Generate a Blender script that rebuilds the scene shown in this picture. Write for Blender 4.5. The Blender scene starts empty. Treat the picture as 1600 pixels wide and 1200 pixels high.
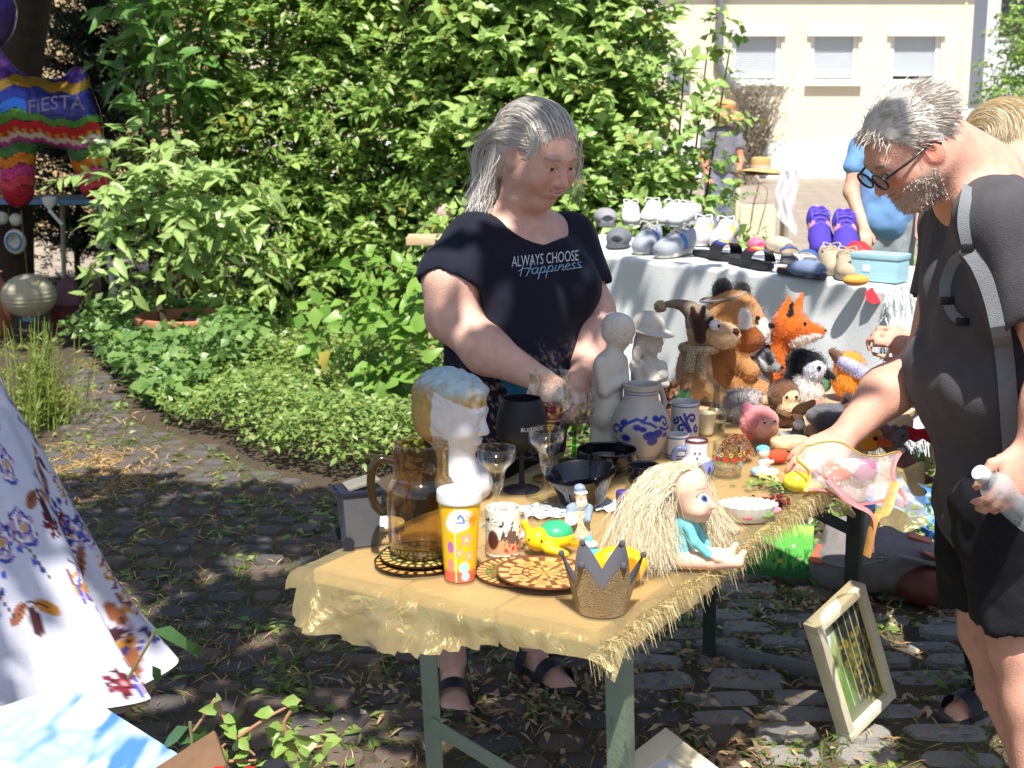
import bpy, bmesh, math, random
import numpy as np
from mathutils import Vector, Matrix
from mathutils.bvhtree import BVHTree
random.seed(7); RNG = np.random.default_rng(7)
S = bpy.context.scene; COL = S.collection
# ---------------------------------------------------------------- camera
FPX, CH, TH = 2133.0, 1.55, math.atan(435/2133.0)       # focal length in photo pixels, lens height, pitch
cam = bpy.data.cameras.new('camera'); camo = bpy.data.objects.new('camera', cam); COL.objects.link(camo)
cam.sensor_width = 36; cam.lens = 36*FPX/1600; cam.clip_start = .05; cam.clip_end = 600
camo.location = (0, 0, CH); camo.rotation_euler = (math.pi/2-TH, 0, 0)
cam.dof.use_dof = True; cam.dof.focus_distance = 2.9; cam.dof.aperture_fstop = 9
S.camera = camo
# ---------------------------------------------------------------- sky, sun, exposure
SUN_EL, SUN_AZ = math.radians(60), math.radians(3)      # shadows run away from the camera
w = bpy.data.worlds.new('World'); S.world = w; w.use_nodes = True
nt = w.node_tree; sk = nt.nodes.new('ShaderNodeTexSky'); sk.sky_type = 'NISHITA'; sk.sun_disc = False
sk.sun_elevation = SUN_EL; sk.sun_rotation = math.pi-SUN_AZ; sk.air_density = 1; sk.dust_density = 1.5; sk.ozone_density = 1
nt.links.new(sk.outputs[0], nt.nodes['Background'].inputs[0]); nt.nodes['Background'].inputs[1].default_value = .1
sl = bpy.data.lights.new('sun', 'SUN'); sl.energy = 5; sl.angle = math.radians(.53); sl.color = (1, .95, .87)
so = bpy.data.objects.new('sun', sl); COL.objects.link(so); so.location = (3, -8, 14)
SD = Vector((-math.sin(SUN_AZ)*math.cos(SUN_EL), math.cos(SUN_AZ)*math.cos(SUN_EL), -math.sin(SUN_EL)))
so.rotation_euler = SD.to_track_quat('-Z', 'Y').to_euler()
S.view_settings.view_transform = 'Standard'; S.view_settings.look = 'None'
S.view_settings.exposure = .6; S.view_settings.gamma = 1
S.cycles.use_denoising = True; S.cycles.max_bounces = 10; S.cycles.transparent_max_bounces = 16
S.cycles.transmission_bounces = 10; S.cycles.caustics_reflective = False; S.cycles.caustics_refractive = False
S.cycles.sample_clamp_indirect = 6
# ---------------------------------------------------------------- measuring
def at(px, py, Y=None, z=None):
    """the real place of a photo point, on the plane at depth Y or on the level z"""
    u, v = (px-800)/FPX, (py-600)/FPX
    d = Vector((u, math.cos(TH)-v*math.sin(TH), -math.sin(TH)-v*math.cos(TH)))
    t = Y/d.y if Y is not None else (z-CH)/d.z
    return Vector((0, 0, CH))+d*t
def V(*a): return Vector(a)
def lin(r, g, b):
    f = lambda c: (c/255/12.92 if c/255 <= .04045 else ((c/255+.055)/1.055)**2.4)
    return (f(r), f(g), f(b))
# ---------------------------------------------------------------- materials
MATS = {}
def mat(name, col=(.5,.5,.5), rough=.6, metal=0, var=.12, scale=30, bump=.15, bscale=None, spec=.4, trans=0, ior=1.45, sheen=0, coat=0,
        col2=None, sss=0, vc=False, alpha=1, transl=0, island=0, emis=None):
    if name in MATS: return MATS[name]
    m = bpy.data.materials.new(name); m.use_nodes = True; MATS[name] = m
    n, L = m.node_tree.nodes, m.node_tree.links; b = n['Principled BSDF']; out = n['Material Output']
    b.inputs['Roughness'].default_value = rough; b.inputs['Metallic'].default_value = metal
    b.inputs['Specular IOR Level'].default_value = spec; b.inputs['IOR'].default_value = ior
    b.inputs['Transmission Weight'].default_value = trans
    b.inputs['Sheen Weight'].default_value = sheen; b.inputs['Coat Weight'].default_value = coat
    b.inputs['Subsurface Weight'].default_value = sss; b.inputs['Subsurface Scale'].default_value = .02
    tc = n.new('ShaderNodeTexCoord')
    nz = n.new('ShaderNodeTexNoise'); nz.inputs['Scale'].default_value = scale; nz.inputs['Detail'].default_value = 5
    L.new(tc.outputs['Object'], nz.inputs['Vector'])
    if vc:
        src = n.new('ShaderNodeVertexColor'); src.layer_name = 'Col'; base = src.outputs[0]
    elif col2:
        mx = n.new('ShaderNodeMix'); mx.data_type = 'RGBA'; mx.inputs['A'].default_value = (*col, 1); mx.inputs['B'].default_value = (*col2, 1)
        rp = n.new('ShaderNodeMapRange'); rp.inputs[1].default_value = .35; rp.inputs[2].default_value = .65
        if island:
            g = n.new('ShaderNodeNewGeometry'); L.new(g.outputs['Random Per Island'], mx.inputs['Factor'])
        else:
            L.new(nz.outputs[0], rp.inputs[0]); L.new(rp.outputs[0], mx.inputs['Factor'])
        base = mx.outputs['Result']
    else:
        rgb = n.new('ShaderNodeRGB'); rgb.outputs[0].default_value = (*col, 1); base = rgb.outputs[0]
    hsv = n.new('ShaderNodeHueSaturation'); L.new(base, hsv.inputs['Color'])
    mr = n.new('ShaderNodeMapRange'); mr.inputs[1].default_value = .25; mr.inputs[2].default_value = .75
    mr.inputs[3].default_value = 1-var; mr.inputs[4].default_value = 1+var
    L.new(nz.outputs[0], mr.inputs[0]); L.new(mr.outputs[0], hsv.inputs['Value'])
    L.new(hsv.outputs[0], b.inputs['Base Color'])
    if bump:
        n2 = n.new('ShaderNodeTexNoise'); n2.inputs['Scale'].default_value = bscale or scale*4; n2.inputs['Detail'].default_value = 4
        L.new(tc.outputs['Object'], n2.inputs['Vector'])
        bp = n.new('ShaderNodeBump'); bp.inputs['Strength'].default_value = bump; bp.inputs['Distance'].default_value = .01
        L.new(n2.outputs[0], bp.inputs['Height']); L.new(bp.outputs[0], b.inputs['Normal'])
    sh = b.outputs[0]
    if transl:
        t = n.new('ShaderNodeBsdfTranslucent'); L.new(hsv.outputs[0], t.inputs[0])
        ms = n.new('ShaderNodeMixShader'); ms.inputs[0].default_value = transl
        L.new(sh, ms.inputs[1]); L.new(t.outputs[0], ms.inputs[2]); sh = ms.outputs[0]
    if alpha < 1:
        t = n.new('ShaderNodeBsdfTransparent'); ms = n.new('ShaderNodeMixShader'); ms.inputs[0].default_value = alpha
        L.new(t.outputs[0], ms.inputs[1]); L.new(sh, ms.inputs[2]); sh = ms.outputs[0]
    L.new(sh, out.inputs['Surface'])
    return m
def glass(name, col=(1,1,1), clear=.8, rough=.03):
    """thin clear glass: see-through with Fresnel reflection"""
    if name in MATS: return MATS[name]
    m = bpy.data.materials.new(name); m.use_nodes = True; MATS[name] = m
    n, L = m.node_tree.nodes, m.node_tree.links; n.remove(n['Principled BSDF'])
    t = n.new('ShaderNodeBsdfTransparent'); t.inputs[0].default_value = (*[c*clear+(1-clear)*c*.6 for c in col], 1)
    g = n.new('ShaderNodeBsdfGlossy'); g.inputs['Roughness'].default_value = rough; g.inputs[0].default_value = (.95,.97,1,1)
    lw = n.new('ShaderNodeLayerWeight'); lw.inputs[0].default_value = .32
    mr = n.new('ShaderNodeMapRange'); mr.inputs[3].default_value = .12; mr.inputs[4].default_value = .85
    L.new(lw.outputs['Facing'], mr.inputs[0])
    pw = n.new('ShaderNodeMath'); pw.operation = 'POWER'; pw.inputs[1].default_value = 1.6
    L.new(mr.outputs[0], pw.inputs[0])
    ms = n.new('ShaderNodeMixShader'); L.new(pw.outputs[0], ms.inputs[0]); L.new(t.outputs[0], ms.inputs[1]); L.new(g.outputs[0], ms.inputs[2])
    L.new(ms.outputs[0], n['Material Output'].inputs['Surface'])
    return m
# ---------------------------------------------------------------- object helpers
def tag(o, label=None, cat=None, group=None, kind=None):
    if label: o['label'] = label
    if cat: o['category'] = cat
    if group: o['group'] = group
    if kind: o['kind'] = kind
    return o
def wmat(o):
    m = Matrix.Identity(4)
    while o is not None: m = o.matrix_basis @ m; o = o.parent
    return m
def empty(name, loc=(0,0,0), rz=0, rot=None, label=None, cat=None, group=None, kind=None, parent=None, sc=1):
    o = bpy.data.objects.new(name, None); COL.objects.link(o); o.empty_display_size = .05
    o.location = loc; o.rotation_euler = rot or (0, 0, rz); o.parent = parent; o.scale = (sc, sc, sc)
    return tag(o, label, cat, group, kind)
def npmesh(name, Vv, F, cols=None, smooth=True):
    Vv = np.asarray(Vv, np.float32); me = bpy.data.meshes.new(name)
    if isinstance(F, np.ndarray):
        k = F.shape[1]; me.vertices.add(len(Vv)); me.vertices.foreach_set('co', Vv.ravel())
        me.loops.add(F.size); me.loops.foreach_set('vertex_index', F.astype(np.int32).ravel())
        me.polygons.add(len(F)); me.polygons.foreach_set('loop_start', np.arange(0, F.size, k, dtype=np.int32))
        me.polygons.foreach_set('loop_total', np.full(len(F), k, np.int32)); me.update(calc_edges=True)
    else:
        me.from_pydata(Vv.tolist(), [], F)
    if smooth: me.polygons.foreach_set('use_smooth', np.ones(len(me.polygons), bool))
    if cols is not None:
        a = me.color_attributes.new('Col', 'FLOAT_COLOR', 'POINT')
        c = np.ones((len(Vv), 4), np.float32); c[:, :3] = cols; a.data.foreach_set('color', c.ravel())
    me.update(); return me
def link(name, me, m=None, parent=None, label=None, cat=None, group=None, kind=None, loc=None, rz=0, world=False):
    o = bpy.data.objects.new(name, me); COL.objects.link(o); o.parent = parent
    if m is not None:
        me.materials.clear(); me.materials.append(m)
    if loc is not None: o.location = loc
    o.rotation_euler = (0, 0, rz)
    if world and parent is not None: me.transform(wmat(parent).inverted())
    return tag(o, label, cat, group, kind)
class MB:
    """collects shapes into one mesh"""
    def __init__(s): s.v, s.f, s.c = [], [], []
    def add(s, v, f, c=None):
        o = len(s.v); s.v += [tuple(p) for p in v]; s.f += [tuple(i+o for i in q) for q in f]
        s.c += ([c]*len(v) if c is None or not hasattr(c[0], '__len__') else list(c)); return s
    def box(s, c, sz, R=None, col=None, bev=0):
        hx, hy, hz = [k/2 for k in sz]; c = Vector(c)
        if bev:
            bm = bmesh.new(); bmesh.ops.create_cube(bm, size=1)
            for q in bm.verts: q.co = Vector((q.co.x*sz[0], q.co.y*sz[1], q.co.z*sz[2]))
            bmesh.ops.bevel(bm, geom=bm.edges[:], offset=bev, segments=2, affect='EDGES', profile=.6)
            bm.verts.index_update(); vs = [q.co.copy() for q in bm.verts]; fs = [[q.index for q in f.verts] for f in bm.faces]; bm.free()
        else:
            vs = [Vector((x*hx, y*hy, z*hz)) for x in (-1,1) for y in (-1,1) for z in (-1,1)]
            fs = [(0,1,3,2),(4,6,7,5),(0,4,5,1),(2,3,7,6),(0,2,6,4),(1,5,7,3)]
        if R is not None: vs = [R @ q for q in vs]
        return s.add([q+c for q in vs], fs, col)
    def bar(s, a, b, wd, th, up=(0,0,1), col=None, bev=0):
        a, b = Vector(a), Vector(b); z = (b-a).normalized(); x = Vector(up).cross(z)
        if x.length < 1e-4: x = Vector((1,0,0))
        x.normalize(); y = z.cross(x); R = Matrix((x, y, z)).transposed()
        return s.box((a+b)/2, (wd, th, (b-a).length), R, col, bev)
    def tube(s, pts, rad, n=10, cap=True, col=None, flat=1):
        pts = [Vector(p) for p in pts]; rad = rad if hasattr(rad, '__len__') else [rad]*len(pts)
        vs, fs, prev = [], [], None
        for i, p in enumerate(pts):
            t = (pts[min(i+1, len(pts)-1)]-pts[max(i-1, 0)]).normalized()
            if prev is None:
                x = t.cross(Vector((0,0,1)))
                if x.length < .05: x = t.cross(Vector((0,1,0)))
            else: x = prev-t*prev.dot(t)
            x.normalize(); prev = x; y = t.cross(x)
            vs += [p+(x*math.cos(a)+y*math.sin(a)*flat)*rad[i] for a in [2*math.pi*k/n for k in range(n)]]
        for i in range(len(pts)-1):
            for k in range(n): a, b = i*n+k, i*n+(k+1) % n; fs.append((a, b, b+n, a+n))
        if cap: fs += [tuple(reversed(range(n))), tuple(range((len(pts)-1)*n, len(pts)*n))]
        return s.add(vs, fs, col)
    def lathe(s, prof, n=40, c=(0,0,0), ax=None, ell=1, col=None):
        """prof: (r, z) from the bottom; r = 0 closes"""
        c = Vector(c); vs, fs, rows = [], [], []
        for r, z in prof:
            if r <= 1e-6: rows.append([len(vs)]); vs.append(Vector((0, 0, z)))
            else:
                rows.append(list(range(len(vs), len(vs)+n)))
                vs += [Vector((r*math.cos(2*math.pi*k/n), r*ell*math.sin(2*math.pi*k/n), z)) for k in range(n)]
        for A, B in zip(rows, rows[1:]):
            for k in range(n):
                j = (k+1) % n
                if len(A) == 1 and len(B) == 1: break
                if len(A) == 1: fs.append((A[0], B[j], B[k]))
                elif len(B) == 1: fs.append((A[k], A[j], B[0]))
                else: fs.append((A[k], A[j], B[j], B[k]))
        if ax is not None: vs = [ax @ q for q in vs]
        return s.add([q+c for q in vs], fs, col)
    def prism(s, poly, t, M=None, col=None, bev=0):
        """flat outline (x, y) made t thick along z"""
        bm = bmesh.new(); f = bm.faces.new([bm.verts.new((x, y, -t/2)) for x, y in poly])
        r = bmesh.ops.extrude_face_region(bm, geom=[f]); bmesh.ops.translate(bm, vec=(0,0,t), verts=[e for e in r['geom'] if isinstance(e, bmesh.types.BMVert)])
        bmesh.ops.recalc_face_normals(bm, faces=bm.faces[:])
        if bev: bmesh.ops.bevel(bm, geom=bm.edges[:], offset=bev, segments=2, affect='EDGES')
        bm.verts.index_update(); vs = [(M @ q.co if M is not None else q.co.copy()) for q in bm.verts]
        fs = [[q.index for q in f.verts] for f in bm.faces]; bm.free()
        return s.add(vs, fs, col)
    def grid(s, fn, nu, nv, col=None, closed=False):
        vs, cs = [], []
        for i in range(nu):
            for j in range(nv):
                u, q = i/(nu-1) if not closed else i/nu, j/(nv-1)
                vs.append(fn(u, q))
                if col: cs.append(col(u, q))
        fs = [(i*nv+j, (i+1) % nu*nv+j, (i+1) % nu*nv+j+1, i*nv+j+1) for i in range(nu if closed else nu-1) for j in range(nv-1)]
        return s.add(vs, fs, cs if col else None)
    def mesh(s, name, smooth=True):
        cols = None
        if any(c is not None for c in s.c): cols = np.array([c if c is not None else (.5,.5,.5) for c in s.c], np.float32)
        me = npmesh(name, np.array([tuple(p) for p in s.v], np.float32), s.f, cols, smooth)
        return me
    def build(s, name, m, parent=None, smooth=True, sharp=40, **k):
        me = s.mesh(name, smooth); o = link(name, me, m, parent, **k)
        if smooth and sharp:
            me.set_sharp_from_angle(angle=math.radians(sharp))
        return o
def vnoise(p, seed=0):
    """smooth value noise on an (n,3) array, 0..1"""
    p = np.asarray(p, np.float64); i = np.floor(p).astype(np.int64); f = p-i; f = f*f*(3-2*f); r = 0
    for dx in (0,1):
        for dy in (0,1):
            for dz in (0,1):
                h = (i[:,0]+dx)*374761393+(i[:,1]+dy)*668265263+(i[:,2]+dz)*2147483647+seed*974711
                h = (h ^ (h >> 13))*1274126177; h = (h ^ (h >> 16)) & 0xffff
                r = r+h/65535*np.abs(1-dx-f[:,0])*np.abs(1-dy-f[:,1])*np.abs(1-dz-f[:,2])
    return r
def fbm(p, seed=0, o=3):
    p = np.asarray(p, float); return sum(vnoise(p*2**k, seed+k)*.5**k for k in range(o))/sum(.5**k for k in range(o))
def spline(pts, n=8):
    """Catmull-Rom through points (tuples of any length)"""
    P = [np.array(p, float) for p in pts]; P = [2*P[0]-P[1]]+P+[2*P[-1]-P[-2]]; o = []
    for i in range(1, len(P)-2):
        for k in range(n):
            t = k/n; o.append(.5*(2*P[i]+(P[i+1]-P[i-1])*t+(2*P[i-1]-5*P[i]+4*P[i+1]-P[i+2])*t*t+(3*P[i]-P[i-1]-3*P[i+1]+P[i+2])*t**3))
    o.append(P[-2]); return o
def text_mesh(body, size=.1, extrude=.001, shear=0, sx=1):
    c = bpy.data.curves.new('t', 'FONT'); c.body = body; c.size = size; c.extrude = extrude; c.shear = shear; c.resolution_u = 3
    c.align_x = 'CENTER'; o = bpy.data.objects.new('t', c); COL.objects.link(o); bpy.context.view_layer.update()
    me = bpy.data.meshes.new_from_object(o.evaluated_get(bpy.context.evaluated_depsgraph_get()))
    bpy.data.objects.remove(o); bpy.data.curves.remove(c)
    for v in me.vertices: v.co.x *= sx
    return me
# ---------------------------------------------------------------- smooth solids for bodies, toys and statues
class Solid:
    """soft union of ellipsoids and tapered limbs, meshed as one continuous surface"""
    def __init__(s): s.p = []
    def ell(s, c, r, R=None, k=.02, col=None, op='u'):
        c = np.array(c, float); r = np.array(r if hasattr(r, '__len__') else (r,)*3, float)
        R = np.eye(3) if R is None else np.array(R, float); e = np.sqrt(((R*r)**2).sum(1))
        s.p.append(('e', c, r, R, k, col, op, c-e, c+e)); return s
    def limb(s, a, b, ra, rb, k=.02, col=None, op='u'):
        a, b = np.array(a, float), np.array(b, float)
        s.p.append(('l', a, b, ra, k, col, op, np.minimum(a-ra, b-rb), np.maximum(a+ra, b+rb), rb)); return s
    def chain(s, pts, rad, k=.02, col=None):
        for i in range(len(pts)-1): s.limb(pts[i], pts[i+1], rad[i], rad[i+1], k, col)
        return s
    @staticmethod
    def dist(q, P):
        if q[0] == 'e':
            L = ((P-q[1]) @ q[3])/q[2]; k0 = np.sqrt((L**2).sum(-1))+1e-9; k1 = np.sqrt(((L/q[2])**2).sum(-1))+1e-9
            return k0*(k0-1)/k1
        a, b = q[1], q[2]; ab = b-a; t = np.clip(((P-a) @ ab)/max(ab @ ab, 1e-12), 0, 1)
        return np.sqrt(((P-a-t[..., None]*ab)**2).sum(-1))-(q[3]+(q[9]-q[3])*t)
    def field(s, P):
        F = np.full(P.shape[:-1], 9.)
        for q in s.p: F = s.comb(F, s.dist(q, P), q)
        return F
    @staticmethod
    def comb(F, d, q):
        k = max(q[4], 1e-5)
        if q[6] == 'u': h = np.clip(.5+.5*(F-d)/k, 0, 1); return F*(1-h)+d*h-k*h*(1-h)
        h = np.clip(.5-.5*(F+d)/k, 0, 1); return F*(1-h)-d*h+k*h*(1-h)
    def mesh(s, res=.006, fine=None, disp=None, colfn=None, base=(.5,.5,.5), clip=None):
        """fine = (lo, hi, res): a box meshed more closely; returns verts, quads, colours"""
        lo = np.min([q[7] for q in s.p if q[6] == 'u'], 0)-.03; hi = np.max([q[8] for q in s.p if q[6] == 'u'], 0)+.03
        ax = []
        for i in range(3):
            if fine:
                a, b = max(lo[i], fine[0][i]), min(hi[i], fine[1][i])
                A = np.arange(lo[i], a, res) if a > lo[i] else np.array([]); B = np.arange(a, b, fine[2]); C = np.arange(b, hi[i], res)
                A = A[A < a-fine[2]*.4]; ax.append(np.concatenate([A, B, C]))
            else: ax.append(np.arange(lo[i], hi[i], res))
        F = np.full([len(a) for a in ax], 1.)
        for q in s.p:
            mg = q[4]+.02; sl = tuple(slice(max(0, np.searchsorted(ax[i], q[7][i]-mg)-1), np.searchsorted(ax[i], q[8][i]+mg)+1) for i in range(3))
            if any(x.stop-x.start < 1 for x in sl): continue
            g = np.stack(np.meshgrid(*[ax[i][sl[i]] for i in range(3)], indexing='ij'), -1)
            F[sl] = s.comb(F[sl], s.dist(q, g), q)
        if clip is not None:
            g = np.stack(np.meshgrid(*ax, indexing='ij'), -1); F = np.maximum(F, clip(g))
        if disp is not None:
            m = np.abs(F) < .03; g = np.stack(np.meshgrid(*ax, indexing='ij'), -1)[m]; F[m] = F[m]+disp(g)
        n = F.shape; c = tuple(k-1 for k in n); neg = F < 0
        cnt = sum(neg[i:i+c[0], j:j+c[1], k:k+c[2]].astype(np.int8) for i in (0,1) for j in (0,1) for k in (0,1))
        act = (cnt > 0) & (cnt < 8); idx = np.full(c, -1, np.int64); I = np.argwhere(act); idx[act] = np.arange(len(I))
        X = [ax[i] for i in range(3)]; acc = np.zeros((len(I), 3)); num = np.zeros(len(I))
        corners = [(i, j, k) for i in (0,1) for j in (0,1) for k in (0,1)]
        for ca in corners:
            for d in range(3):
                if ca[d]: continue
                cb = list(ca); cb[d] = 1
                ia, ib = I+np.array(ca), I+np.array(cb); fa, fb = F[tuple(ia.T)], F[tuple(ib.T)]; m = (fa < 0) != (fb < 0)
                t = np.where(m, fa/np.where(m, fa-fb, 1), 0)
                pa = np.stack([X[e][ia[:, e]] for e in range(3)], 1); pb = np.stack([X[e][ib[:, e]] for e in range(3)], 1)
                acc += np.where(m[:, None], pa+(pb-pa)*t[:, None], 0); num += m
        Vv = acc/np.maximum(num, 1)[:, None]; Q = []
        for d in range(3):
            e, g = (d+1) % 3, (d+2) % 3
            sl = [slice(1, c[i]) for i in range(3)]; sl[d] = slice(0, c[d]); s2 = list(sl); s2[d] = slice(1, c[d]+1)
            a, b = neg[tuple(sl)], neg[tuple(s2)]
            E = np.argwhere(a != b); off = np.array([x.start for x in sl]); E = E+off; up = neg[tuple(E.T)]
            def cell(de, dg): k = E.copy(); k[:, e] += de; k[:, g] += dg; return idx[tuple(k.T)]
            q = np.stack([cell(-1,-1), cell(0,-1), cell(0,0), cell(-1,0)], 1); q[~up] = q[~up][:, ::-1]; Q.append(q)
        Q = np.concatenate(Q)
        cols = None
        if colfn is not None or any(q[5] is not None for q in s.p):
            best = np.full(len(Vv), 9.); cols = np.tile(np.array(base, float), (len(Vv), 1))
            for q in s.p:
                if q[5] is None or q[6] != 'u': continue
                d = s.dist(q, Vv); m = d < best; best[m] = d[m]; cols[m] = q[5]
            if colfn is not None: cols = colfn(Vv, cols)
        return Vv, Q, cols
    def build(s, name, m, parent=None, res=.006, fine=None, disp=None, colfn=None, base=(.5,.5,.5), clip=None, world=False, **k):
        v, q, c = s.mesh(res, fine, disp, colfn, base, clip); return link(name, npmesh(name, v, q, c), m, parent, world=world, **k)
def strands(paths, r0=.001, r1=.0003, n=2):
    """paths: (N, K, 3) array of hairs -> verts, quads"""
    P = np.asarray(paths, float); N, K, _ = P.shape; T = np.gradient(P, axis=1); T /= np.linalg.norm(T, axis=2, keepdims=True)+1e-9
    up = np.array([.31,.52,.79])+(RNG.normal(0,.5,(N,1,3)) if n == 2 else 0); A = np.cross(T, up); A /= np.linalg.norm(A, axis=2, keepdims=True)+1e-9; B = np.cross(T, A)
    r = np.linspace(r0, r1, K)[None, :, None]
    if n == 2:                                            # flat ribbons
        i = np.arange(N)[:, None]*K*2+np.arange(K-1)[None]*2; return np.stack([P-A*r*1.25, P+A*r*1.25], 2).reshape(-1,3), np.stack([i, i+1, i+3, i+2], -1).reshape(-1,4)
    rings = np.stack([P+(A*math.cos(2*math.pi*k/n)+B*math.sin(2*math.pi*k/n))*r for k in range(n)], 2)   # N K n 3
    base = np.arange(N)[:, None, None]*K*n+np.arange(K-1)[None, :, None]*n; k = np.arange(n)[None, None, :]; k2 = (k+1) % n
    q = np.stack([base+k, base+k2, base+n+k2, base+n+k], -1).reshape(-1, 4)
    return rings.reshape(-1, 3), q
def fur(o, n, ln, m, r=.0006, name='fur', droop=.3, spread=.5, keep=None):
    """short hairs standing on a built mesh, coloured like it"""
    me = o.data; nv = len(me.vertices); co = np.empty(nv*3, np.float32); no = np.empty(nv*3, np.float32)
    me.vertices.foreach_get('co', co); me.vertices.foreach_get('normal', no); co = co.reshape(-1,3); no = no.reshape(-1,3)
    i = RNG.integers(0, nv, n)
    if keep is not None: i = i[keep(co[i])]
    p, d = co[i]+RNG.normal(0, .002, (len(i),3)), no[i]+RNG.normal(0, spread, (len(i),3)); d /= np.linalg.norm(d, axis=1, keepdims=True)+1e-9
    L = ln*RNG.uniform(.5, 1.2, (len(i),1)); g = np.array([0,0,-droop])
    P = np.stack([p, p+d*L*.5+g*L*.1, p+d*L+g*L*.5], 1); v, q = strands(P, r, r*.3)
    cols = None
    if 'Col' in me.color_attributes:
        a = np.empty(nv*4, np.float32); me.color_attributes['Col'].data.foreach_get('color', a); a = a.reshape(-1,4)[:, :3]
        cols = np.repeat(a[i]*RNG.uniform(.8, 1.15, (len(i),1)), 6, 0)
    return link(name, npmesh(name, v, q, cols), m, o, kind='stuff')
def rotm(f, up=(0,0,1)):
    """columns: forward, left, up"""
    f = np.array(f, float); f /= np.linalg.norm(f); l = np.cross(np.array(up, float), f); l /= np.linalg.norm(l); return np.stack([f, l, np.cross(f, l)], 1)
# ---------------------------------------------------------------- leaves
def leaf_arrays(P, D, N, L, W, fold=.25, curl=.25, sh=(.72, 1., .8)):
    """P base, D direction, N upper side; each leaf 8 points, 8 triangles, folded along its midrib"""
    P, D, N = [np.asarray(a, float) for a in (P, D, N)]; n = len(P); L = np.broadcast_to(L, n)[:, None]; W = np.broadcast_to(W, n)[:, None]
    D = D/(np.linalg.norm(D, axis=1, keepdims=True)+1e-9); B = np.cross(N, D); B /= np.linalg.norm(B, axis=1, keepdims=True)+1e-9; N = np.cross(D, B)
    c = curl*RNG.uniform(.2, 1.6, (n,1)); f = fold*RNG.uniform(.3, 1.4, (n,1))
    def pt(t, s, w): return P+D*L*t+B*W*.5*s*w+N*(-c*L*t*t+f*W*.5*w*abs(s))
    v = np.stack([pt(0,0,0), pt(.33,1,sh[1]*.95), pt(.33,0,1), pt(.33,-1,sh[1]*.95), pt(.68,1,sh[2]*.85), pt(.68,0,1), pt(.68,-1,sh[2]*.85), pt(1,0,0)], 1)
    t = np.array([(0,2,1),(0,3,2),(1,2,5),(1,5,4),(2,3,6),(2,6,5),(4,5,7),(5,6,7)])
    return v.reshape(-1,3), (np.arange(n)[:, None, None]*8+t[None]).reshape(-1,3)
def leaf_small(P, D, N, L, W, fold=.25, curl=.25):
    """a plainer leaf of 4 triangles for masses of tiny ones"""
    P, D, N = [np.asarray(a, float) for a in (P, D, N)]; n = len(P); L = np.broadcast_to(L, n)[:, None]; W = np.broadcast_to(W, n)[:, None]
    D = D/(np.linalg.norm(D, axis=1, keepdims=True)+1e-9); B = np.cross(N, D); B /= np.linalg.norm(B, axis=1, keepdims=True)+1e-9; N = np.cross(D, B); M = P+D*L*.42-N*curl*L*.2
    v = np.stack([P, M+B*W*.5+N*fold*W*.5, M, M-B*W*.5+N*fold*W*.5, P+D*L-N*curl*L], 1); t = np.array([(0,2,1),(0,3,2),(1,2,4),(2,3,4)]); return v.reshape(-1,3), (np.arange(n)[:, None, None]*5+t[None]).reshape(-1,3)
def unit(a): a = np.asarray(a, float); return a/(np.linalg.norm(a, axis=-1, keepdims=True)+1e-9)
def twigs(P, D, ln, per, leaf, width, droop=.25, ang=.9, up=.8):
    """leafy twigs from bases P along D -> leaf bases, directions, upper sides, lengths, widths and the twig paths"""
    P, D = np.asarray(P, float), unit(D); n = len(P); ln = np.broadcast_to(ln, n); bases, dirs, nor, Ls = [], [], [], []; paths = []
    side = unit(np.cross(D, np.array([0,0,1.])+RNG.normal(0,.3,(n,3))))
    for t in np.linspace(0, 1, 5): paths.append(P+D*(ln*t)[:, None]+np.array([0,0,-1.])*(droop*ln*t*t)[:, None])
    for j in range(per):
        t = (j+.6)/per; p = P+D*(ln*t)[:, None]+np.array([0,0,-1.])*(droop*ln*t*t)[:, None]
        s = 1 if j % 2 else -1; a = RNG.normal(0, .5, (n,1)); sd = unit(side*s*np.cos(a)+np.cross(side, D)*np.sin(a))
        d = unit(D*(1-ang*.5)+sd*ang+RNG.normal(0,.22,(n,3))-np.array([0,0,.35])*RNG.uniform(0,1.3,(n,1)))
        bases.append(p); dirs.append(d); nor.append(unit(np.array([0,-.25,up])+RNG.normal(0,.42,(n,3))+D*.3)); Ls.append(leaf*RNG.uniform(.65,1.25,n)*(1 if t < .9 else .75))
    return np.concatenate(bases), np.concatenate(dirs), np.concatenate(nor), np.concatenate(Ls), np.concatenate(Ls)*width, np.stack(paths, 1)
LEAF_T = {}
def leaf_objects(parent, P, D, N, L, Wd, m, num, near=None, name='leaf'):
    """the leaves that show largest, each its own object; returns the mask of the rest"""
    key = m.name
    if key not in LEAF_T:
        LEAF_T[key] = []
        for k in range(4):
            v, f = leaf_arrays([(0,0,0)], [(1,0,0)], [(0,0,1)], 1, Wd[0]/L[0], fold=.2+.1*k, curl=.1+.12*k); me = npmesh(name, v, f); me.materials.append(m); LEAF_T[key].append(me)
    score = P[:, 1]-.6*L*10 if near is None else near
    order = np.argsort(score)[:num*3]; pick = RNG.permutation(order)[:num]; rest = np.ones(len(P), bool); rest[pick] = False
    Wm = wmat(parent).inverted()
    for i in pick:
        d = unit(D[i]); b = unit(np.cross(N[i], d)); nn = np.cross(d, b)
        M = Matrix([[*(x*L[i] for x in (d[r], b[r], nn[r])), P[i][r]] for r in range(3)]+[[0,0,0,1]])
        o = bpy.data.objects.new(name, LEAF_T[key][random.randrange(4)]); COL.objects.link(o); o.parent = parent; o.matrix_basis = Wm @ M
    return rest
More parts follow.
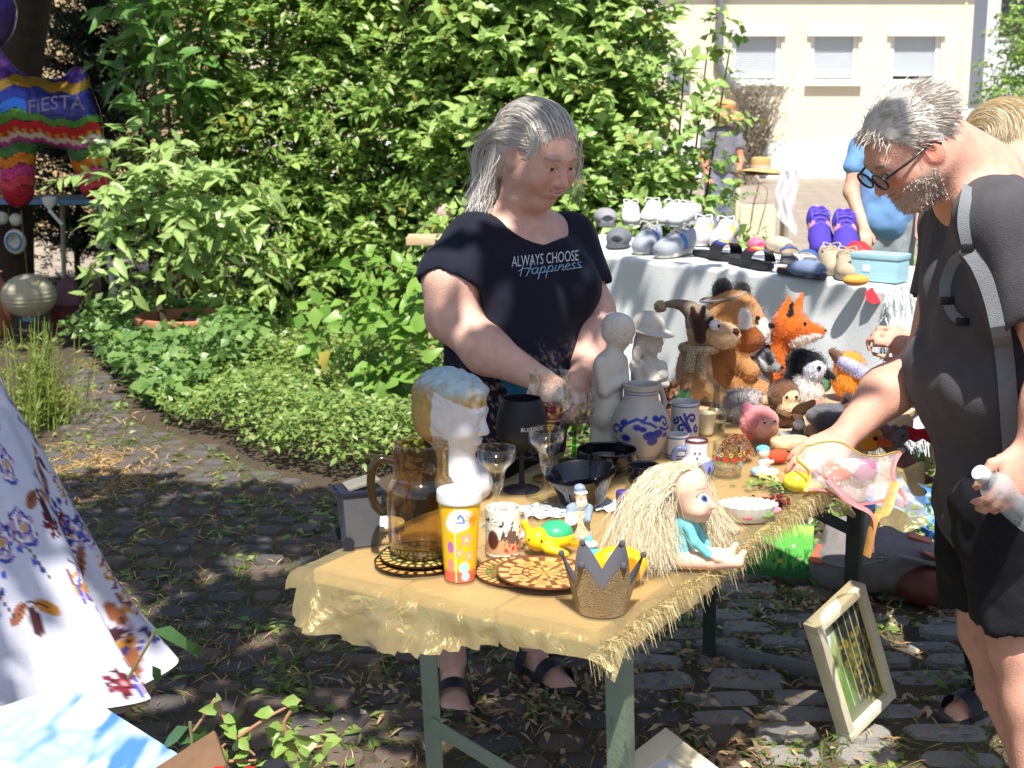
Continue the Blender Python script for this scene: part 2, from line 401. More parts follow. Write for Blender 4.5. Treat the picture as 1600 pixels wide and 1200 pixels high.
# ================================================================ the setting
def inpoly(X, Y, poly):
    X, Y = np.asarray(X), np.asarray(Y); c = np.zeros(X.shape, bool); n = len(poly)
    for i in range(n):
        x1, y1 = poly[i][:2]; x2, y2 = poly[(i+1) % n][:2]
        if y1 == y2: continue
        c ^= ((y1 > Y) != (y2 > Y)) & (X < (x2-x1)*(Y-y1)/(y2-y1)+x1)
    return c
def gpoly(*px): return [tuple(at(x, y, z=0))[:2] for x, y in px]
def sheet(name, poly, z, m, kind='structure', label=None, **k):
    me = npmesh(name, np.array([(x, y, z) for x, y in poly]), [tuple(range(len(poly)))], smooth=False); return link(name, me, m, kind=kind, label=label, **k)
m_soil = mat('dry soil', lin(92,76,62), .95, var=.45, scale=3, bump=.8, bscale=60, col2=lin(60,56,46))
m_yard = bpy.data.materials.new('pale paving'); m_yard.use_nodes = True
_n, _L = m_yard.node_tree.nodes, m_yard.node_tree.links; _b = _n['Principled BSDF']; _b.inputs['Roughness'].default_value = .9
_bk = _n.new('ShaderNodeTexBrick'); _bk.inputs['Color1'].default_value = (*lin(150,138,124),1); _bk.inputs['Color2'].default_value = (*lin(162,150,134),1)
_bk.inputs['Mortar'].default_value = (*lin(118,108,98),1); _bk.inputs['Scale'].default_value = 1; _bk.inputs['Brick Width'].default_value = .4; _bk.inputs['Row Height'].default_value = .4; _bk.inputs['Mortar Size'].default_value = .012
_tc = _n.new('ShaderNodeTexCoord'); _mp = _n.new('ShaderNodeMapping'); _mp.inputs['Rotation'].default_value = (0,0,.6); _L.new(_tc.outputs['Object'], _mp.inputs[0]); _L.new(_mp.outputs[0], _bk.inputs['Vector']); _L.new(_bk.outputs[0], _b.inputs['Base Color'])
sheet('ground', [(-150,-60),(150,-60),(150,260),(-150,260)], 0, m_soil, label='dry brown soil between and under the plants')
sheet('paved_yard', [(-12,12.5),(40,12.5),(40,60),(-12,60)], .004, m_yard, label='pale paved yard in front of the cream house')
PATH = gpoly((118,560),(165,560),(178,620),(215,665),(300,690),(420,745),(520,775),(640,770),(760,790),(1000,800),(1270,905),(1480,915),(1640,960),(1740,1500),(-400,1500),(-380,800),(40,760),(95,690),(110,640))
path = sheet('cobblestone_path', PATH, .008, mat('joint earth', lin(104,90,72), .95, var=.4, scale=14, bump=.7, bscale=90, col2=lin(74,70,52)), label='old cobblestone path with grass in its joints')
# stones: rough courses, larger and flatter slabs at the right front
def stone_mesh(k, lo=False):
    r = random.Random(k); n = 5 if lo else 8; vs, fs = [], []
    ang = [2*math.pi*(i+r.uniform(-.2,.2))/n for i in range(n)]
    def ring(s, z): return [((abs(math.cos(a))**.55*math.copysign(1, math.cos(a)))*s*.5*r.uniform(.93,1.04), (abs(math.sin(a))**.55*math.copysign(1, math.sin(a)))*s*.5*r.uniform(.93,1.04), z+r.uniform(-.02,.02)) for a in ang]
    st = r.getstate(); vs += ring(1.02, -.5); r.setstate(st); vs += ring(1.0, .2); r.setstate(st); vs += ring(.9, .45); vs.append((0,0,.47+r.uniform(-.03,.03)))
    for q in range(2):
        for i in range(n): j = (i+1) % n; fs.append((q*n+i, q*n+j, q*n+n+j, q*n+n+i))
    fs += [(2*n+i, 2*n+(i+1) % n, 3*n) for i in range(n)]
    return vs, fs
ST_M = [mat('granite grey', lin(176,172,164), .85, var=.25, scale=25, bump=.5, bscale=160, col2=lin(136,132,128)),
        mat('granite dark', lin(108,102,98), .85, var=.25, scale=25, bump=.5, bscale=160, col2=lin(80,76,76)),
        mat('granite warm', lin(130,114,100), .85, var=.25, scale=25, bump=.5, bscale=160, col2=lin(98,86,78))]
ST = []
for k in range(12):
    v, f = stone_mesh(k); me = npmesh('cobblestone', np.array(v), f); me.set_sharp_from_angle(angle=math.radians(50)); me.materials.append(ST_M[k % 3]); ST.append(me)
spots = []
y = .9
while y < 7.9:
    big = 0; h = RNG.uniform(.085,.12); x = -3.6+RNG.uniform(0,.1)
    while x < 2.6:
        yy = y+.16*math.sin(x*1.3+.4)-.05*x; slab = x > .42+.25*math.sin(y*3)
        wd = RNG.uniform(.16,.25) if slab else RNG.uniform(.09,.15)
        spots.append((x+wd/2, yy+RNG.normal(0,.008), wd*.93, h*(.9 if not slab else .92), RNG.normal(0,.07), RNG.uniform(-.006,.01), slab)); x += wd+RNG.uniform(.004,.016)
    y += h+.012
spots = np.array(spots, float)
spots = spots[inpoly(spots[:,0], spots[:,1], PATH) & (RNG.uniform(0,1,len(spots)) > .05)]
def inview(x, y, z=0, mg=60):
    z = z-CH; dep = y*math.cos(TH)-z*math.sin(TH); u = 800+FPX*x/dep; v = 600-FPX*(y*math.sin(TH)+z*math.cos(TH))/dep
    return (u > -mg) & (u < 1600+mg) & (v < 1200+mg) & (v > -mg)
vis = inview(spots[:,0], spots[:,1]); key = np.where(vis, spots[:,1], 99); order = np.argsort(key); rest = MB()
for n_, i in enumerate(order):
    x, yy, wd, h, a, dz, slab = spots[i]
    if n_ < 300 and vis[i]:
        o = bpy.data.objects.new('cobblestone', ST[random.randrange(4)*3+(0 if slab else random.choice((1,2)))]); COL.objects.link(o); o.parent = path
        o.location = (x, yy, -.009+dz); o.rotation_euler = (RNG.normal(0,.02), RNG.normal(0,.02), a+random.choice((0,math.pi))); o.scale = (wd, h, .055)
    else:
        v, f = stone_mesh(random.randrange(12), True); R = Matrix.Rotation(a, 3, 'Z')
        rest.add([R @ Vector((p[0]*wd, p[1]*h, p[2]*.055))+Vector((x, yy, -.009+dz)) for p in v], f)
rest.build('cobblestones', ST_M[1], path, sharp=50, kind='stuff')
# ---------------------------------------------------------------- cream house across the yard
HY = 30.0
def hx(px): return at(px, 150, Y=HY).x
def hz(py): return at(1300, py, Y=HY).z
m_cream = mat('cream render', lin(226,216,192), .9, var=.09, scale=.9, bump=.1, bscale=80)
m_white = mat('white paint', lin(228,228,226), .55, var=.04, scale=6, bump=.05)
house = empty('house', (7, HY, 0), label='cream rendered house with three shuttered windows across the yard', cat='house')
wins = [(1141,1218), (1263,1338), (1387,1466)]; ZT, ZB = hz(52), hz(130)
xl, xr = -7.0, hx(1513); edges = [xl]+[e for a, b in wins for e in (hx(a), hx(b))]+[xr]
wall = MB(); zp = hz(222); top = 4.6
for i in range(len(edges)-1):
    a, b = edges[i], edges[i+1]
    if i % 2 == 0: wall.box(((a+b)/2, HY+.2, (zp+top)/2), (b-a, .4, top-zp))
    else:
        wall.box(((a+b)/2, HY+.2, (zp+ZB)/2), (b-a, .4, ZB-zp)); wall.box(((a+b)/2, HY+.2, (ZT+top)/2), (b-a, .4, top-ZT))
wall.build('wall', m_cream, house, smooth=False, world=True)
MB().box(((xl+xr)/2, HY+.185, zp/2), (xr-xl+.03, .43, zp-.003)).build('plinth', mat('pale plinth', lin(222,224,224), .8, var=.05, scale=2), house, smooth=False, world=True)
MB().box(((xl+xr)/2, HY+1.6, top+.09), (xr-xl+.9, 4.3, .18)).build('eaves', mat('eaves wood', lin(190,180,160), .8), house, smooth=False, world=True)
def roof_fn(u, v): return (xl-.4+(xr-xl+.8)*u, HY-.6+4.6*v, top+.2+2.2*v)
MB().grid(roof_fn, 2, 2).build('roof', mat('roof tile', lin(150,78,58), .8, var=.3, scale=8), house, smooth=False, world=True)
m_sh = bpy.data.materials.new('roller shutter'); m_sh.use_nodes = True
_n, _L = m_sh.node_tree.nodes, m_sh.node_tree.links; _b = _n['Principled BSDF']; _b.inputs['Base Color'].default_value = (*lin(204,210,216),1); _b.inputs['Roughness'].default_value = .55
for wi, (a, b) in enumerate(wins):
    x0, x1 = hx(a), hx(b); wn = empty('window', (x0, HY, ZB), parent=house); wn.location = Vector((x0, HY, ZB))-house.location
    fr = MB()
    for q in (x0+.05, x1-.05): fr.box((q, HY+.12, (ZB+ZT)/2), (.1, .1, ZT-ZB))
    fr.box(((x0+x1)/2, HY+.121, ZB+.04), (x1-x0-.2, .1, .08)); fr.build('frame', m_white, wn, smooth=False, world=True)
    MB().box(((x0+x1)/2, HY+.03, ZT+.02), (x1-x0+.16, .22, .17), bev=.01).build('shutter_box', m_white, wn, world=True)
    MB().box(((x0+x1)/2, HY-.02, ZB-.035), (x1-x0+.18, .22, .05), bev=.008).build('sill', m_white, wn, world=True)
    low = ZB+.1+(.05 if wi == 2 else 0); ns = 20
    sh = MB()
    for k in range(ns):
        z0 = low+(ZT-.06-low)*k/ns; hh = (ZT-.06-low)/ns; sh.add([(x0+.1, HY+.13, z0), (x1-.1, HY+.13, z0), (x1-.1, HY+.105, z0+hh*.5), (x0+.1, HY+.105, z0+hh*.5), (x1-.1, HY+.13, z0+hh*.96), (x0+.1, HY+.13, z0+hh*.96)], [(0,1,2,3), (3,2,4,5)])
    sh.build('shutter', m_sh, wn, smooth=False, world=True)
    MB().box(((x0+x1)/2, HY+.2, (ZB+ZT)/2), (x1-x0-.2, .01, ZT-ZB)).build('pane', mat('dark pane', (.02,.025,.03), .1, spec=.6, bump=0), wn, smooth=False, world=True)
px = at(1127, 20, Y=HY-.12)
dp = MB().tube([(px.x, HY-.12, 4.6), (px.x-.03, HY-.12, 2.45), (px.x+.1, HY-.12, 2.2), (px.x+1.0, HY-.14, 1.3), (px.x+1.02, HY-.14, .05)], .085, 12)
dp.build('downpipe', mat('zinc', lin(140,144,150), .45, metal=.6, var=.15, scale=6), house, world=True)
for z in (2.5, 3.05, 3.45): MB().tube([(px.x, HY-.12, z), (px.x, HY-.12, z+.05)], .1, 12).build('pipe_clamp', MATS['zinc'], house, world=True)
MB().box((hx(1060), HY-.01, hz(118)), (.5, .04, .75)).box((hx(1060), HY-.035, hz(118)), (.38, .02, .62)).build('vent_panel', mat('grey panel', lin(120,124,130), .6), house, smooth=False, world=True)
MB().box((hx(1500), HY-.015, 2.7), (.05, .03, 3.2)).build('cable_duct', m_cream, house, smooth=False, world=True)
# white house behind it
h2 = empty('house', (16, 38, 0), label='white house corner far right beyond the cream house', cat='house')
MB().box((17.3, 40, 3.5), (9, 4, 7)).build('wall', mat('white render', lin(226,232,240), .9, var=.03, scale=1), h2, smooth=False, world=True)
w2 = empty('window', Vector((13.5, 37.98, 3.6))-h2.location, parent=h2)
MB().box((13.5, 37.97, 3.9), (.9, .06, 1.2)).build('frame', m_white, w2, smooth=False, world=True)
MB().box((13.5, 37.93, 3.9), (.74, .03, 1.04)).build('pane', MATS['dark pane'], w2, smooth=False, world=True)
r2 = MB().add([(12.4,37.4,7),(22.2,37.4,7),(22.2,40,9),(12.4,40,9),(12.4,42.6,7),(22.2,42.6,7)], [(0,1,2,3),(3,2,5,4)]); r2.build('roof', MATS['roof tile'], h2, smooth=False, world=True)
# sandstone house at the left
h3 = empty('house', (-5, 17, 0), label='sandstone house wall behind the dark conifer', cat='house')
MB().box((-6.6, 17.2, 2.5), (6.4, .4, 5)).build('wall', mat('sandstone', lin(204,178,130), .9, var=.22, scale=2.2, bump=.5, bscale=12, col2=lin(178,158,122)), h3, smooth=False, world=True)
MB().box((-6.75, 16.95, 2.0), (.9, .08, 4)).build('door', mat('pale door', lin(176,180,186), .6), h3, smooth=False, world=True)
for k in range(3): MB().box((-7.22+.01+k*.45, 16.9, 2.0), (.03, .03, 3.98)).build('door_batten', MATS['pale door'], h3, smooth=False, world=True)
# ================================================================ plants
def leafmat(name, a, b, transl=.3, rough=.38, spec=.55): return mat(name, lin(*a), rough, var=.15, scale=14, bump=0, spec=spec, col2=lin(*b), island=1, transl=transl)
m_lf1 = leafmat('privet leaf', (104,142,62), (164,192,98)); m_lf2 = leafmat('maple leaf', (124,160,78), (176,202,116)); m_lf3 = leafmat('elder leaf', (140,170,96), (176,202,124))
m_lf4 = leafmat('ground cover leaf', (104,138,66), (158,178,96)); m_lfd = leafmat('dark tree leaf', (44,62,34), (66,92,44), .2); m_yl = leafmat('yellow leaf', (170,160,70), (150,140,60))
m_laur = leafmat('laurel leaf', (88,134,62), (124,164,84), .2, .3, .5); m_bark = mat('bark', lin(92,76,60), .9, var=.4, scale=12, bump=.9, bscale=40, col2=lin(58,50,42)); m_twig = mat('twig', lin(116,110,70), .8, var=.3)
def blob_points(blobs, n, shell=.45):
    """points in the outer part of a set of ellipsoids, with outward directions"""
    B = np.array(blobs, float); vol = B[:,3]*B[:,4]*B[:,5]; k = RNG.choice(len(B), n, p=vol/vol.sum()); d = unit(RNG.normal(0,1,(n,3)))
    r = 1-shell*RNG.uniform(0,1,n)**1.3; return B[k,:3]+d*B[k,3:6]*r[:, None], unit(d/B[k,3:6])
def bush(name, label, blobs, ntw, ln, per, leaf, width, m, stems, nobj=60, group=None, keep=None, mstem=None, extra=None, droop=.3, cat='shrub', crown='foliage'):
    B = np.array(blobs, float); c = B[:,:3].mean(0); root = empty(name, (c[0], c[1], 0), label=label, cat=cat, group=group)
    P, D = blob_points(blobs, ntw); D = unit(D*.7+np.array([0,-.2,.45])+RNG.normal(0,.35,D.shape))
    if keep is not None: k = keep(P); P, D = P[k], D[k]
    b, d, nn, L, Wd, paths = twigs(P, D, ln*RNG.uniform(.6,1.3,len(P)), per, leaf, width, droop); k = b[:,2] > .03; b, d, nn, L, Wd = [a[k] for a in (b,d,nn,L,Wd)]
    scr = b[:,1]+(~inview(b[:,0], b[:,1], b[:,2], 0))*50
    rest = leaf_objects(root, b, d, nn, L, Wd, m, nobj, scr)
    old = rest & (RNG.uniform(0,1,len(rest)) < .018); rest &= ~old; v, f = leaf_arrays(b[old], d[old], nn[old], L[old], Wd[old], .5, .6); link('yellowed_leaves', npmesh('yellowed_leaves', v, f), m_yl, root, world=True, kind='stuff')
    fr_ = rest & (b[:,1] < np.quantile(b[:,1], .5)) if leaf > .06 else rest & False; bk = rest & ~fr_; v, f = leaf_arrays(b[fr_], d[fr_], nn[fr_], L[fr_], Wd[fr_]); v2, f2 = leaf_small(b[bk], d[bk], nn[bk], L[bk], Wd[bk]); link(crown, npmesh(crown, np.concatenate([v,v2]), np.concatenate([f, f2+len(v)])), m, root, world=True, kind='stuff')
    v, q = strands(paths, .003, .0012); link('twigs', npmesh('twigs', v, q), mstem or m_twig, root, world=True, kind='stuff')
    for s in stems: MB().tube(spline(s[0], 5), np.linspace(s[1], s[2], (len(s[0])-1)*5+1), 7).build('stem', m_bark, root, world=True)
    return root
# large privet hedge bush behind the woman
blobs = [(-2.0,10.0,.9,.75,.6,.9), (-1.4,9.9,1.7,.95,.75,1.2), (-1.9,9.9,2.2,.65,.7,.9), (-.75,9.6,1.3,.8,.7,1.2), (-.6,9.8,2.2,.9,.7,.8), (-.2,9.5,.8,.7,.6,.8), (-1.3,9.5,.6,.8,.6,.6), (-1.2,10.6,2.6,1.3,.8,.7), (-1.5,11.0,1.2,1.1,.35,1.3), (.2,10.8,1.3,1.0,.35,1.4)]
bush('privet_bush', 'large glossy green privet bush behind the woman and potted tree', blobs, 4300, .34, 14, .082, .44, m_lf1,
     [([(-1.5+.25*k, 9.9, 0), (-1.6+.3*k, 9.85, .8), (-1.7+.33*k, 9.8, 1.9)], .03, .012) for k in range(5)], 180)
blobs = [(.1,9.2,1.5,.7,.6,1.1), (.4,9.3,2.2,.55,.6,.8), (.6,9.1,1.1,.5,.5,.7), (.0,9.3,2.5,.7,.6,.7), (.3,8.9,.7,.8,.5,.5)]
bush('maple_shrub', 'pale green maple shrub right of the woman, reaching to the house windows', blobs, 1900, .36, 12, .088, .62, m_lf2,
     [([(.3+.2*k, 9.3, 0), (.3+.2*k, 9.25, .9), (.35+.25*k, 9.2, 2.0)], .022, .009) for k in range(3)], 120)
blobs = [(1.08,9.0,1.95,.2,.2,.35), (1.0,8.9,1.35,.3,.3,.4), (1.05,8.8,.75,.45,.4,.4)]
bush('maple_shrub', 'thin leafy maple shoots right of the straw-hatted person', blobs, 105, .3, 9, .09, .75, m_lf2,
     [([(1.0+.1*k, 8.9, 0), (1.05+.1*k, 8.9, .9), (1.1+.14*k, 8.9, 1.9)], .012, .005) for k in range(3)], 60)
# laurel with long leaves at the left edge of the bush
bush('laurel_bush', 'laurel with long shiny leaves at the left edge of the hedge', [(-2.35,9.2,1.75,.22,.25,.55), (-2.2,9.3,2.35,.28,.25,.4)], 46, .3, 8, .2, .36, m_laur,
     [([(-2.3, 9.4, 0), (-2.3, 9.35, 1), (-2.3, 9.3, 2.1)], .02, .008)], 90)
bush('dogwood_bush', 'low dogwood with heart-shaped leaves beside the woman', [(-.55,6.9,.42,.26,.22,.26), (-.4,6.8,.3,.25,.2,.25), (-.75,7.2,.5,.3,.25,.2)], 70, .22, 6, .1, .78, leafmat('dogwood leaf', (104,148,60), (140,176,80)),
     [([(-.6, 7.1, 0), (-.6, 7.0, .3), (-.6, 6.95, .5)], .012, .005)], 90)
# ---- tree in a terracotta bowl
pb = at(290, 497, z=.26); pt = empty('potted_tree', (pb.x, pb.y, 0), label='small pale-leaved tree growing in a wide terracotta bowl', cat='potted tree')
m_terra = mat('terracotta', lin(188,124,92), .8, var=.15, scale=9, bump=.2)
bowl = MB().lathe([(0,.02),(.2,.02),(.26,.14),(.285,.22),(.30,.225),(.31,.245),(.305,.275),(.28,.28),(.27,.26),(.262,.2),(0,.2)], 56); bowl.build('bowl', m_terra, pt)
MB().lathe([(0,.215),(.2,.212),(.263,.2)], 30).build('potting_soil', m_soil, pt)
MB().box((.1,-.12,.25), (.1,.05,.05), Matrix.Rotation(.4,3,'Z'), bev=.008).build('plant_label', mat('magenta plastic', lin(150,50,110), .4), pt)
tr = MB().tube(spline([(-.14,.02,.15),(-.16,.02,.4),(-.13,0,.62),(-.18,.02,.85)],5), np.linspace(.03,.02,16), 8).tube(spline([(-.13,0,.5),(-.02,-.03,.66),(.08,-.05,.86)],5), np.linspace(.014,.008,11), 6).tube(spline([(-.16,0,.72),(-.24,0,.95),(-.3,0,1.15)],5), np.linspace(.016,.007,11), 6)
tr.build('trunk', m_bark, pt)
P, D = blob_points([(-.25,0,1.15,.33,.3,.2),(.1,-.05,1.0,.36,.3,.27),(-.1,0,.8,.35,.28,.16),(-.35,.0,.7,.2,.2,.22),(.32,-.1,.75,.2,.2,.22)], 110, .8); P[:, :2] += np.array(pb)[:2]
b, d, nn, L, Wd, paths = twigs(P, unit(D+np.array([0,-.3,.3])), .22, 8, .13, .42, .5, 1.0, .9)
rest_ = leaf_objects(pt, b, d, nn, L, Wd, m_lf3, 150)
v, f = leaf_arrays(b[rest_], d[rest_], nn[rest_], L[rest_], Wd[rest_]); link('crown', npmesh('crown', v, f), m_lf3, pt, world=True, kind='stuff')
v, q = strands(paths, .004, .0015, 4); link('twigs', npmesh('twigs', v, q), m_twig, pt, world=True, kind='stuff')
# ---- ivy and ground cover (nobody could count them)
def carpet(name, label, poly, n, leaf, width, m, h=.12, bump=1.2, cat='ground cover', seed=1, flat=.9):
    xs, ys = [p[0] for p in poly], [p[1] for p in poly]; X, Y = RNG.uniform(min(xs), max(xs), n*3), RNG.uniform(min(ys), max(ys), n*3); k = inpoly(X, Y, poly); X, Y = X[k][:n], Y[k][:n]
    hh = h*(.25+1.3*fbm(np.stack([X*bump*2, Y*bump*2, X*0], 1), seed))*(.3+.7*RNG.uniform(0,1,len(X))**.6); P = np.stack([X, Y, hh], 1)
    a = RNG.uniform(0, 2*math.pi, len(X)); D = np.stack([np.cos(a), np.sin(a), RNG.normal(0,.45,len(X))], 1); N = unit(RNG.normal(0,.5,(len(X),3))+np.array([0,-.2,flat]))
    L = leaf*RNG.uniform(.6,1.3,len(X)); v, f = leaf_small(P, D, N, L, L*width, .2, .2); return link(name, npmesh(name, v, f), m, kind='stuff', label=label, cat=cat)
carpet('ground_cover', 'dense small-leaved ground cover between path and hedge', gpoly((200,600),(262,668),(340,695),(420,735),(530,755),(660,745),(760,720),(800,560),(500,520),(330,540)), 26000, .04, .5, m_lf4, .2)
carpet('ivy', 'ivy creeping round the terracotta bowl', gpoly((90,545),(130,548),(170,595),(215,640),(270,650),(400,600),(430,545),(420,500),(230,505)), 5200, .07, .85, leafmat('ivy leaf', (92,132,70), (138,168,92)), .26)
carpet('ground_cover', 'green weeds behind the shoe table', [(.0,7.6),(1.6,6.3),(2.9,6.6),(3.6,12.4),(-.4,9.6)], 6500, .075, .42, m_lf2, .3, seed=4)
carpet('ground_cover', 'grassy weeds on the right behind backpack and plaid cloth', [(.9,4.25),(1.5,3.95),(2.9,4.2),(3.2,6.6),(1.7,6.2),(.6,7.2),(-.1,5.7)], 6500, .06, .35, m_lf4, .1, seed=5)
# grass and litter on the path
def blades(name, label, poly, n, ln, m, wd=.004, z0=0, cluster=.05, lay=.3, cat='grass', nclu=120):
    xs, ys = [p[0] for p in poly], [p[1] for p in poly]; C = np.stack([RNG.uniform(min(xs), max(xs), nclu*4), RNG.uniform(min(ys), max(ys), nclu*4)], 1); C = C[inpoly(C[:,0], C[:,1], poly)][:nclu]
    i = RNG.integers(0, len(C), n); P = np.concatenate([C[i]+RNG.normal(0, cluster, (n,2)), np.full((n,1), z0)], 1); a = RNG.uniform(0, 2*math.pi, n)
    up = RNG.uniform(0,1,n)*(1-lay); D = unit(np.stack([np.cos(a)*(1-up*.7), np.sin(a)*(1-up*.7), up+.05], 1)); N = unit(np.array([0,0,1.])+RNG.normal(0,.4,(n,3))); L = ln*RNG.uniform(.5,1.4,n)
    v, f = leaf_small(P, D, N, L, np.full(n, wd)*RNG.uniform(.7,1.5,n), .1, .5); return link(name, npmesh(name, v, f), m, kind='stuff', label=label, cat=cat)
m_gr = leafmat('grass blade', (82,112,48), (126,140,66)); m_dry = leafmat('dry straw', (196,168,118), (148,112,72), .05, .8); m_lit = leafmat('fallen leaf', (150,112,78), (200,182,148), .05, .8)
blades('grass', 'grass tufts growing in the path joints', PATH, 12000, .05, m_gr, .004, .012, .04, nclu=520)
blades('weeds', 'broad-leaved weeds between the cobbles', PATH, 1700, .045, m_lf4, .018, .015, .05, .5, nclu=150, cat='weeds')
blades('dry_grass', 'dry straw scattered over the cobbles', PATH, 6500, .055, m_dry, .0035, .03, .09, .95, nclu=330, cat='straw')
blades('leaf_litter', 'brown fallen leaves under the table', gpoly((560,1000),(800,930),(1080,880),(1300,920),(1480,980),(1560,1250),(500,1280)), 1300, .034, m_lit, .012, .028, .09, .96, nclu=80, cat='leaf litter')
blades('dry_grass', 'straw-coloured grass by the dress', gpoly((70,690),(150,700),(240,735),(180,775),(60,780)), 1500, .07, m_dry, .004, .02, .06, .8, nclu=60, cat='straw')
# feathery herb beside the dress
hb = at(70, 665, z=0); herb = empty('herb_clump', (hb.x, hb.y, 0), label='feathery yellow-green herb clump beside the path left', cat='plant')
n = 230; P0 = np.stack([RNG.normal(0,.06,n)-.02, RNG.normal(0,.1,n), np.zeros(n)], 1); a = RNG.uniform(0,2*math.pi,n); h_ = RNG.uniform(.15,.6,n)**1.2; sp = RNG.uniform(.02,.17,n)
K = np.linspace(0,1,5)[None, :, None]; paths = P0[:, None]+np.stack([np.cos(a)*sp, np.sin(a)*sp, h_], 1)[:, None]*K*np.array([1,1,1.15])-np.array([0,0,.15])*K**2*h_[:, None, None]
v, q = strands(paths, .003, .001); link('stalks', npmesh('stalks', v, q), mat('herb green', lin(118,138,60), .7, var=.3, scale=20, bump=0), herb, kind='stuff')
i = RNG.integers(0,n,3600); t = RNG.uniform(.25,1,3600); pp = paths[i, (t*4).astype(int).clip(0,4)]; aa = RNG.uniform(0,2*math.pi,3600)
v, f = leaf_small(pp, np.stack([np.cos(aa), np.sin(aa), RNG.uniform(.3,1.2,3600)],1), RNG.normal(0,1,(3600,3)), .045, .005, .1, .1); link('needles', npmesh('needles', v, f), leafmat('herb needle', (126,142,64), (164,170,88)), herb, kind='stuff')
# ---- dark conifer, bare shrub, trunk tree at upper left
cb = at(160, 330, Y=11.6); con = empty('conifer', (cb.x, 11.6, 0), label='dark young conifer at upper left behind the balloon', cat='tree')
MB().tube([(0,0,0),(0,0,3.6)], [.05,.015], 8).build('trunk', m_bark, con)
nb = 330; z = RNG.uniform(.25,3.5,nb); a = RNG.uniform(0,2*math.pi,nb); ln_ = (.34+.42*(1-z/3.7))*RNG.uniform(.7,1.2,nb); D = np.stack([np.cos(a), np.sin(a), RNG.uniform(.15,.55,nb)],1)
bp = np.stack([np.zeros((nb,3))+np.stack([0*z,0*z,z],1)+D*(ln_*t)[:, None] for t in (0,.33,.66,1)], 1); v, q = strands(bp, .008, .003, 4); link('boughs', npmesh('boughs', v, q), m_bark, con, kind='stuff')
nn_ = 38000; i = RNG.integers(0,nb,nn_); t = RNG.uniform(.1,1,nn_); pp = np.stack([0*z,0*z,z],1)[i]+D[i]*(ln_[i]*t)[:, None]+RNG.normal(0,.03,(nn_,3)); dd = unit(D[i]*.6+RNG.normal(0,.55,(nn_,3)))
v, f = leaf_small(pp, dd, RNG.normal(0,1,(nn_,3)), .08*RNG.uniform(.6,1.3,nn_), .016, .1, .1); link('needles', npmesh('needles', v, f), leafmat('conifer needle', (28,44,30), (52,72,44), .05), con, kind='stuff')
sb = at(232, 330, Y=12.4); bs = empty('bare_shrub', (sb.x, 12.4, 0), label='thin bare twigs standing between conifer and hedge', cat='shrub')
stm = []; nb = 60; a = RNG.uniform(0,2*math.pi,nb); z = RNG.uniform(.5,2.9,nb)
for k in range(3): MB().tube([(.06*k,0,0),(.08*k-.05,0,1.6),(.16*k-.15,0,3.1)], [.02,.014,.006], 6).build('stem', m_bark, bs)
D = np.stack([np.cos(a), np.sin(a)*.6, RNG.uniform(.4,1.1,nb)],1); bp = np.stack([np.stack([0*z,0*z,z],1)+D*(.45*t)+RNG.normal(0,.02,(nb,3)) for t in (0,.3,.6,1)],1); v, q = strands(bp, .006, .002, 4)
i = RNG.integers(0,nb,420); p0 = bp[i,2]+RNG.normal(0,.05,(420,3)); p1 = p0+unit(RNG.normal(0,1,(420,3)))*.16; v2, q2 = strands(np.stack([p0,(p0+p1)/2,p1],1), .0025, .001)
link('twigs', npmesh('twigs', np.concatenate([v,v2]), np.concatenate([q, q2+len(v)])), mat('grey twig', lin(84,70,56), .9), bs, kind='stuff')
bush('yew_hedge', 'low dark yew hedge behind the folding table at left', [(-4.6,11.6,.6,.7,.45,.8), (-3.7,11.5,.55,.8,.45,.75), (-2.8,11.4,.55,.7,.45,.7)], 700, .22, 16, .05, .3, leafmat('yew leaf', (34,52,32), (56,78,46), .1), [([(-3.7,11.6,0),(-3.7,11.6,.5),(-3.6,11.5,.9)], .03, .01)], 0)
# grey dry shrub by the downpipe
gs = at(1180, 215, Y=27.5); dry = empty('dry_shrub', (gs.x, 27.5, 0), label='grey dry shrub against the house wall under the first window', cat='shrub')
n = 700; P0 = np.stack([RNG.normal(0,.12,n)-.3, RNG.normal(0,.12,n), np.zeros(n)],1); tip = np.stack([RNG.normal(-.15,.28,n), RNG.normal(0,.2,n), RNG.uniform(.8,1.95,n)],1); K = np.linspace(0,1,5)[None,:,None]
pth = P0[:,None]*(1-K)+tip[:,None]*K+RNG.normal(0,.05,(n,5,3)); v, q = strands(pth, .01, .004); i = RNG.integers(0,n,5000); pp = pth[i, RNG.integers(2,5,5000)]+RNG.normal(0,.06,(5000,3))
link('twigs', npmesh('twigs', v, q), mat('grey brush', lin(134,124,112), .9), dry, kind='stuff'); v, f = leaf_small(pp, RNG.normal(0,1,(5000,3)), RNG.normal(0,1,(5000,3)), .08, .035); link('foliage', npmesh('foliage', v, f), leafmat('grey leaf', (128,122,104), (160,152,132), .1), dry, kind='stuff')
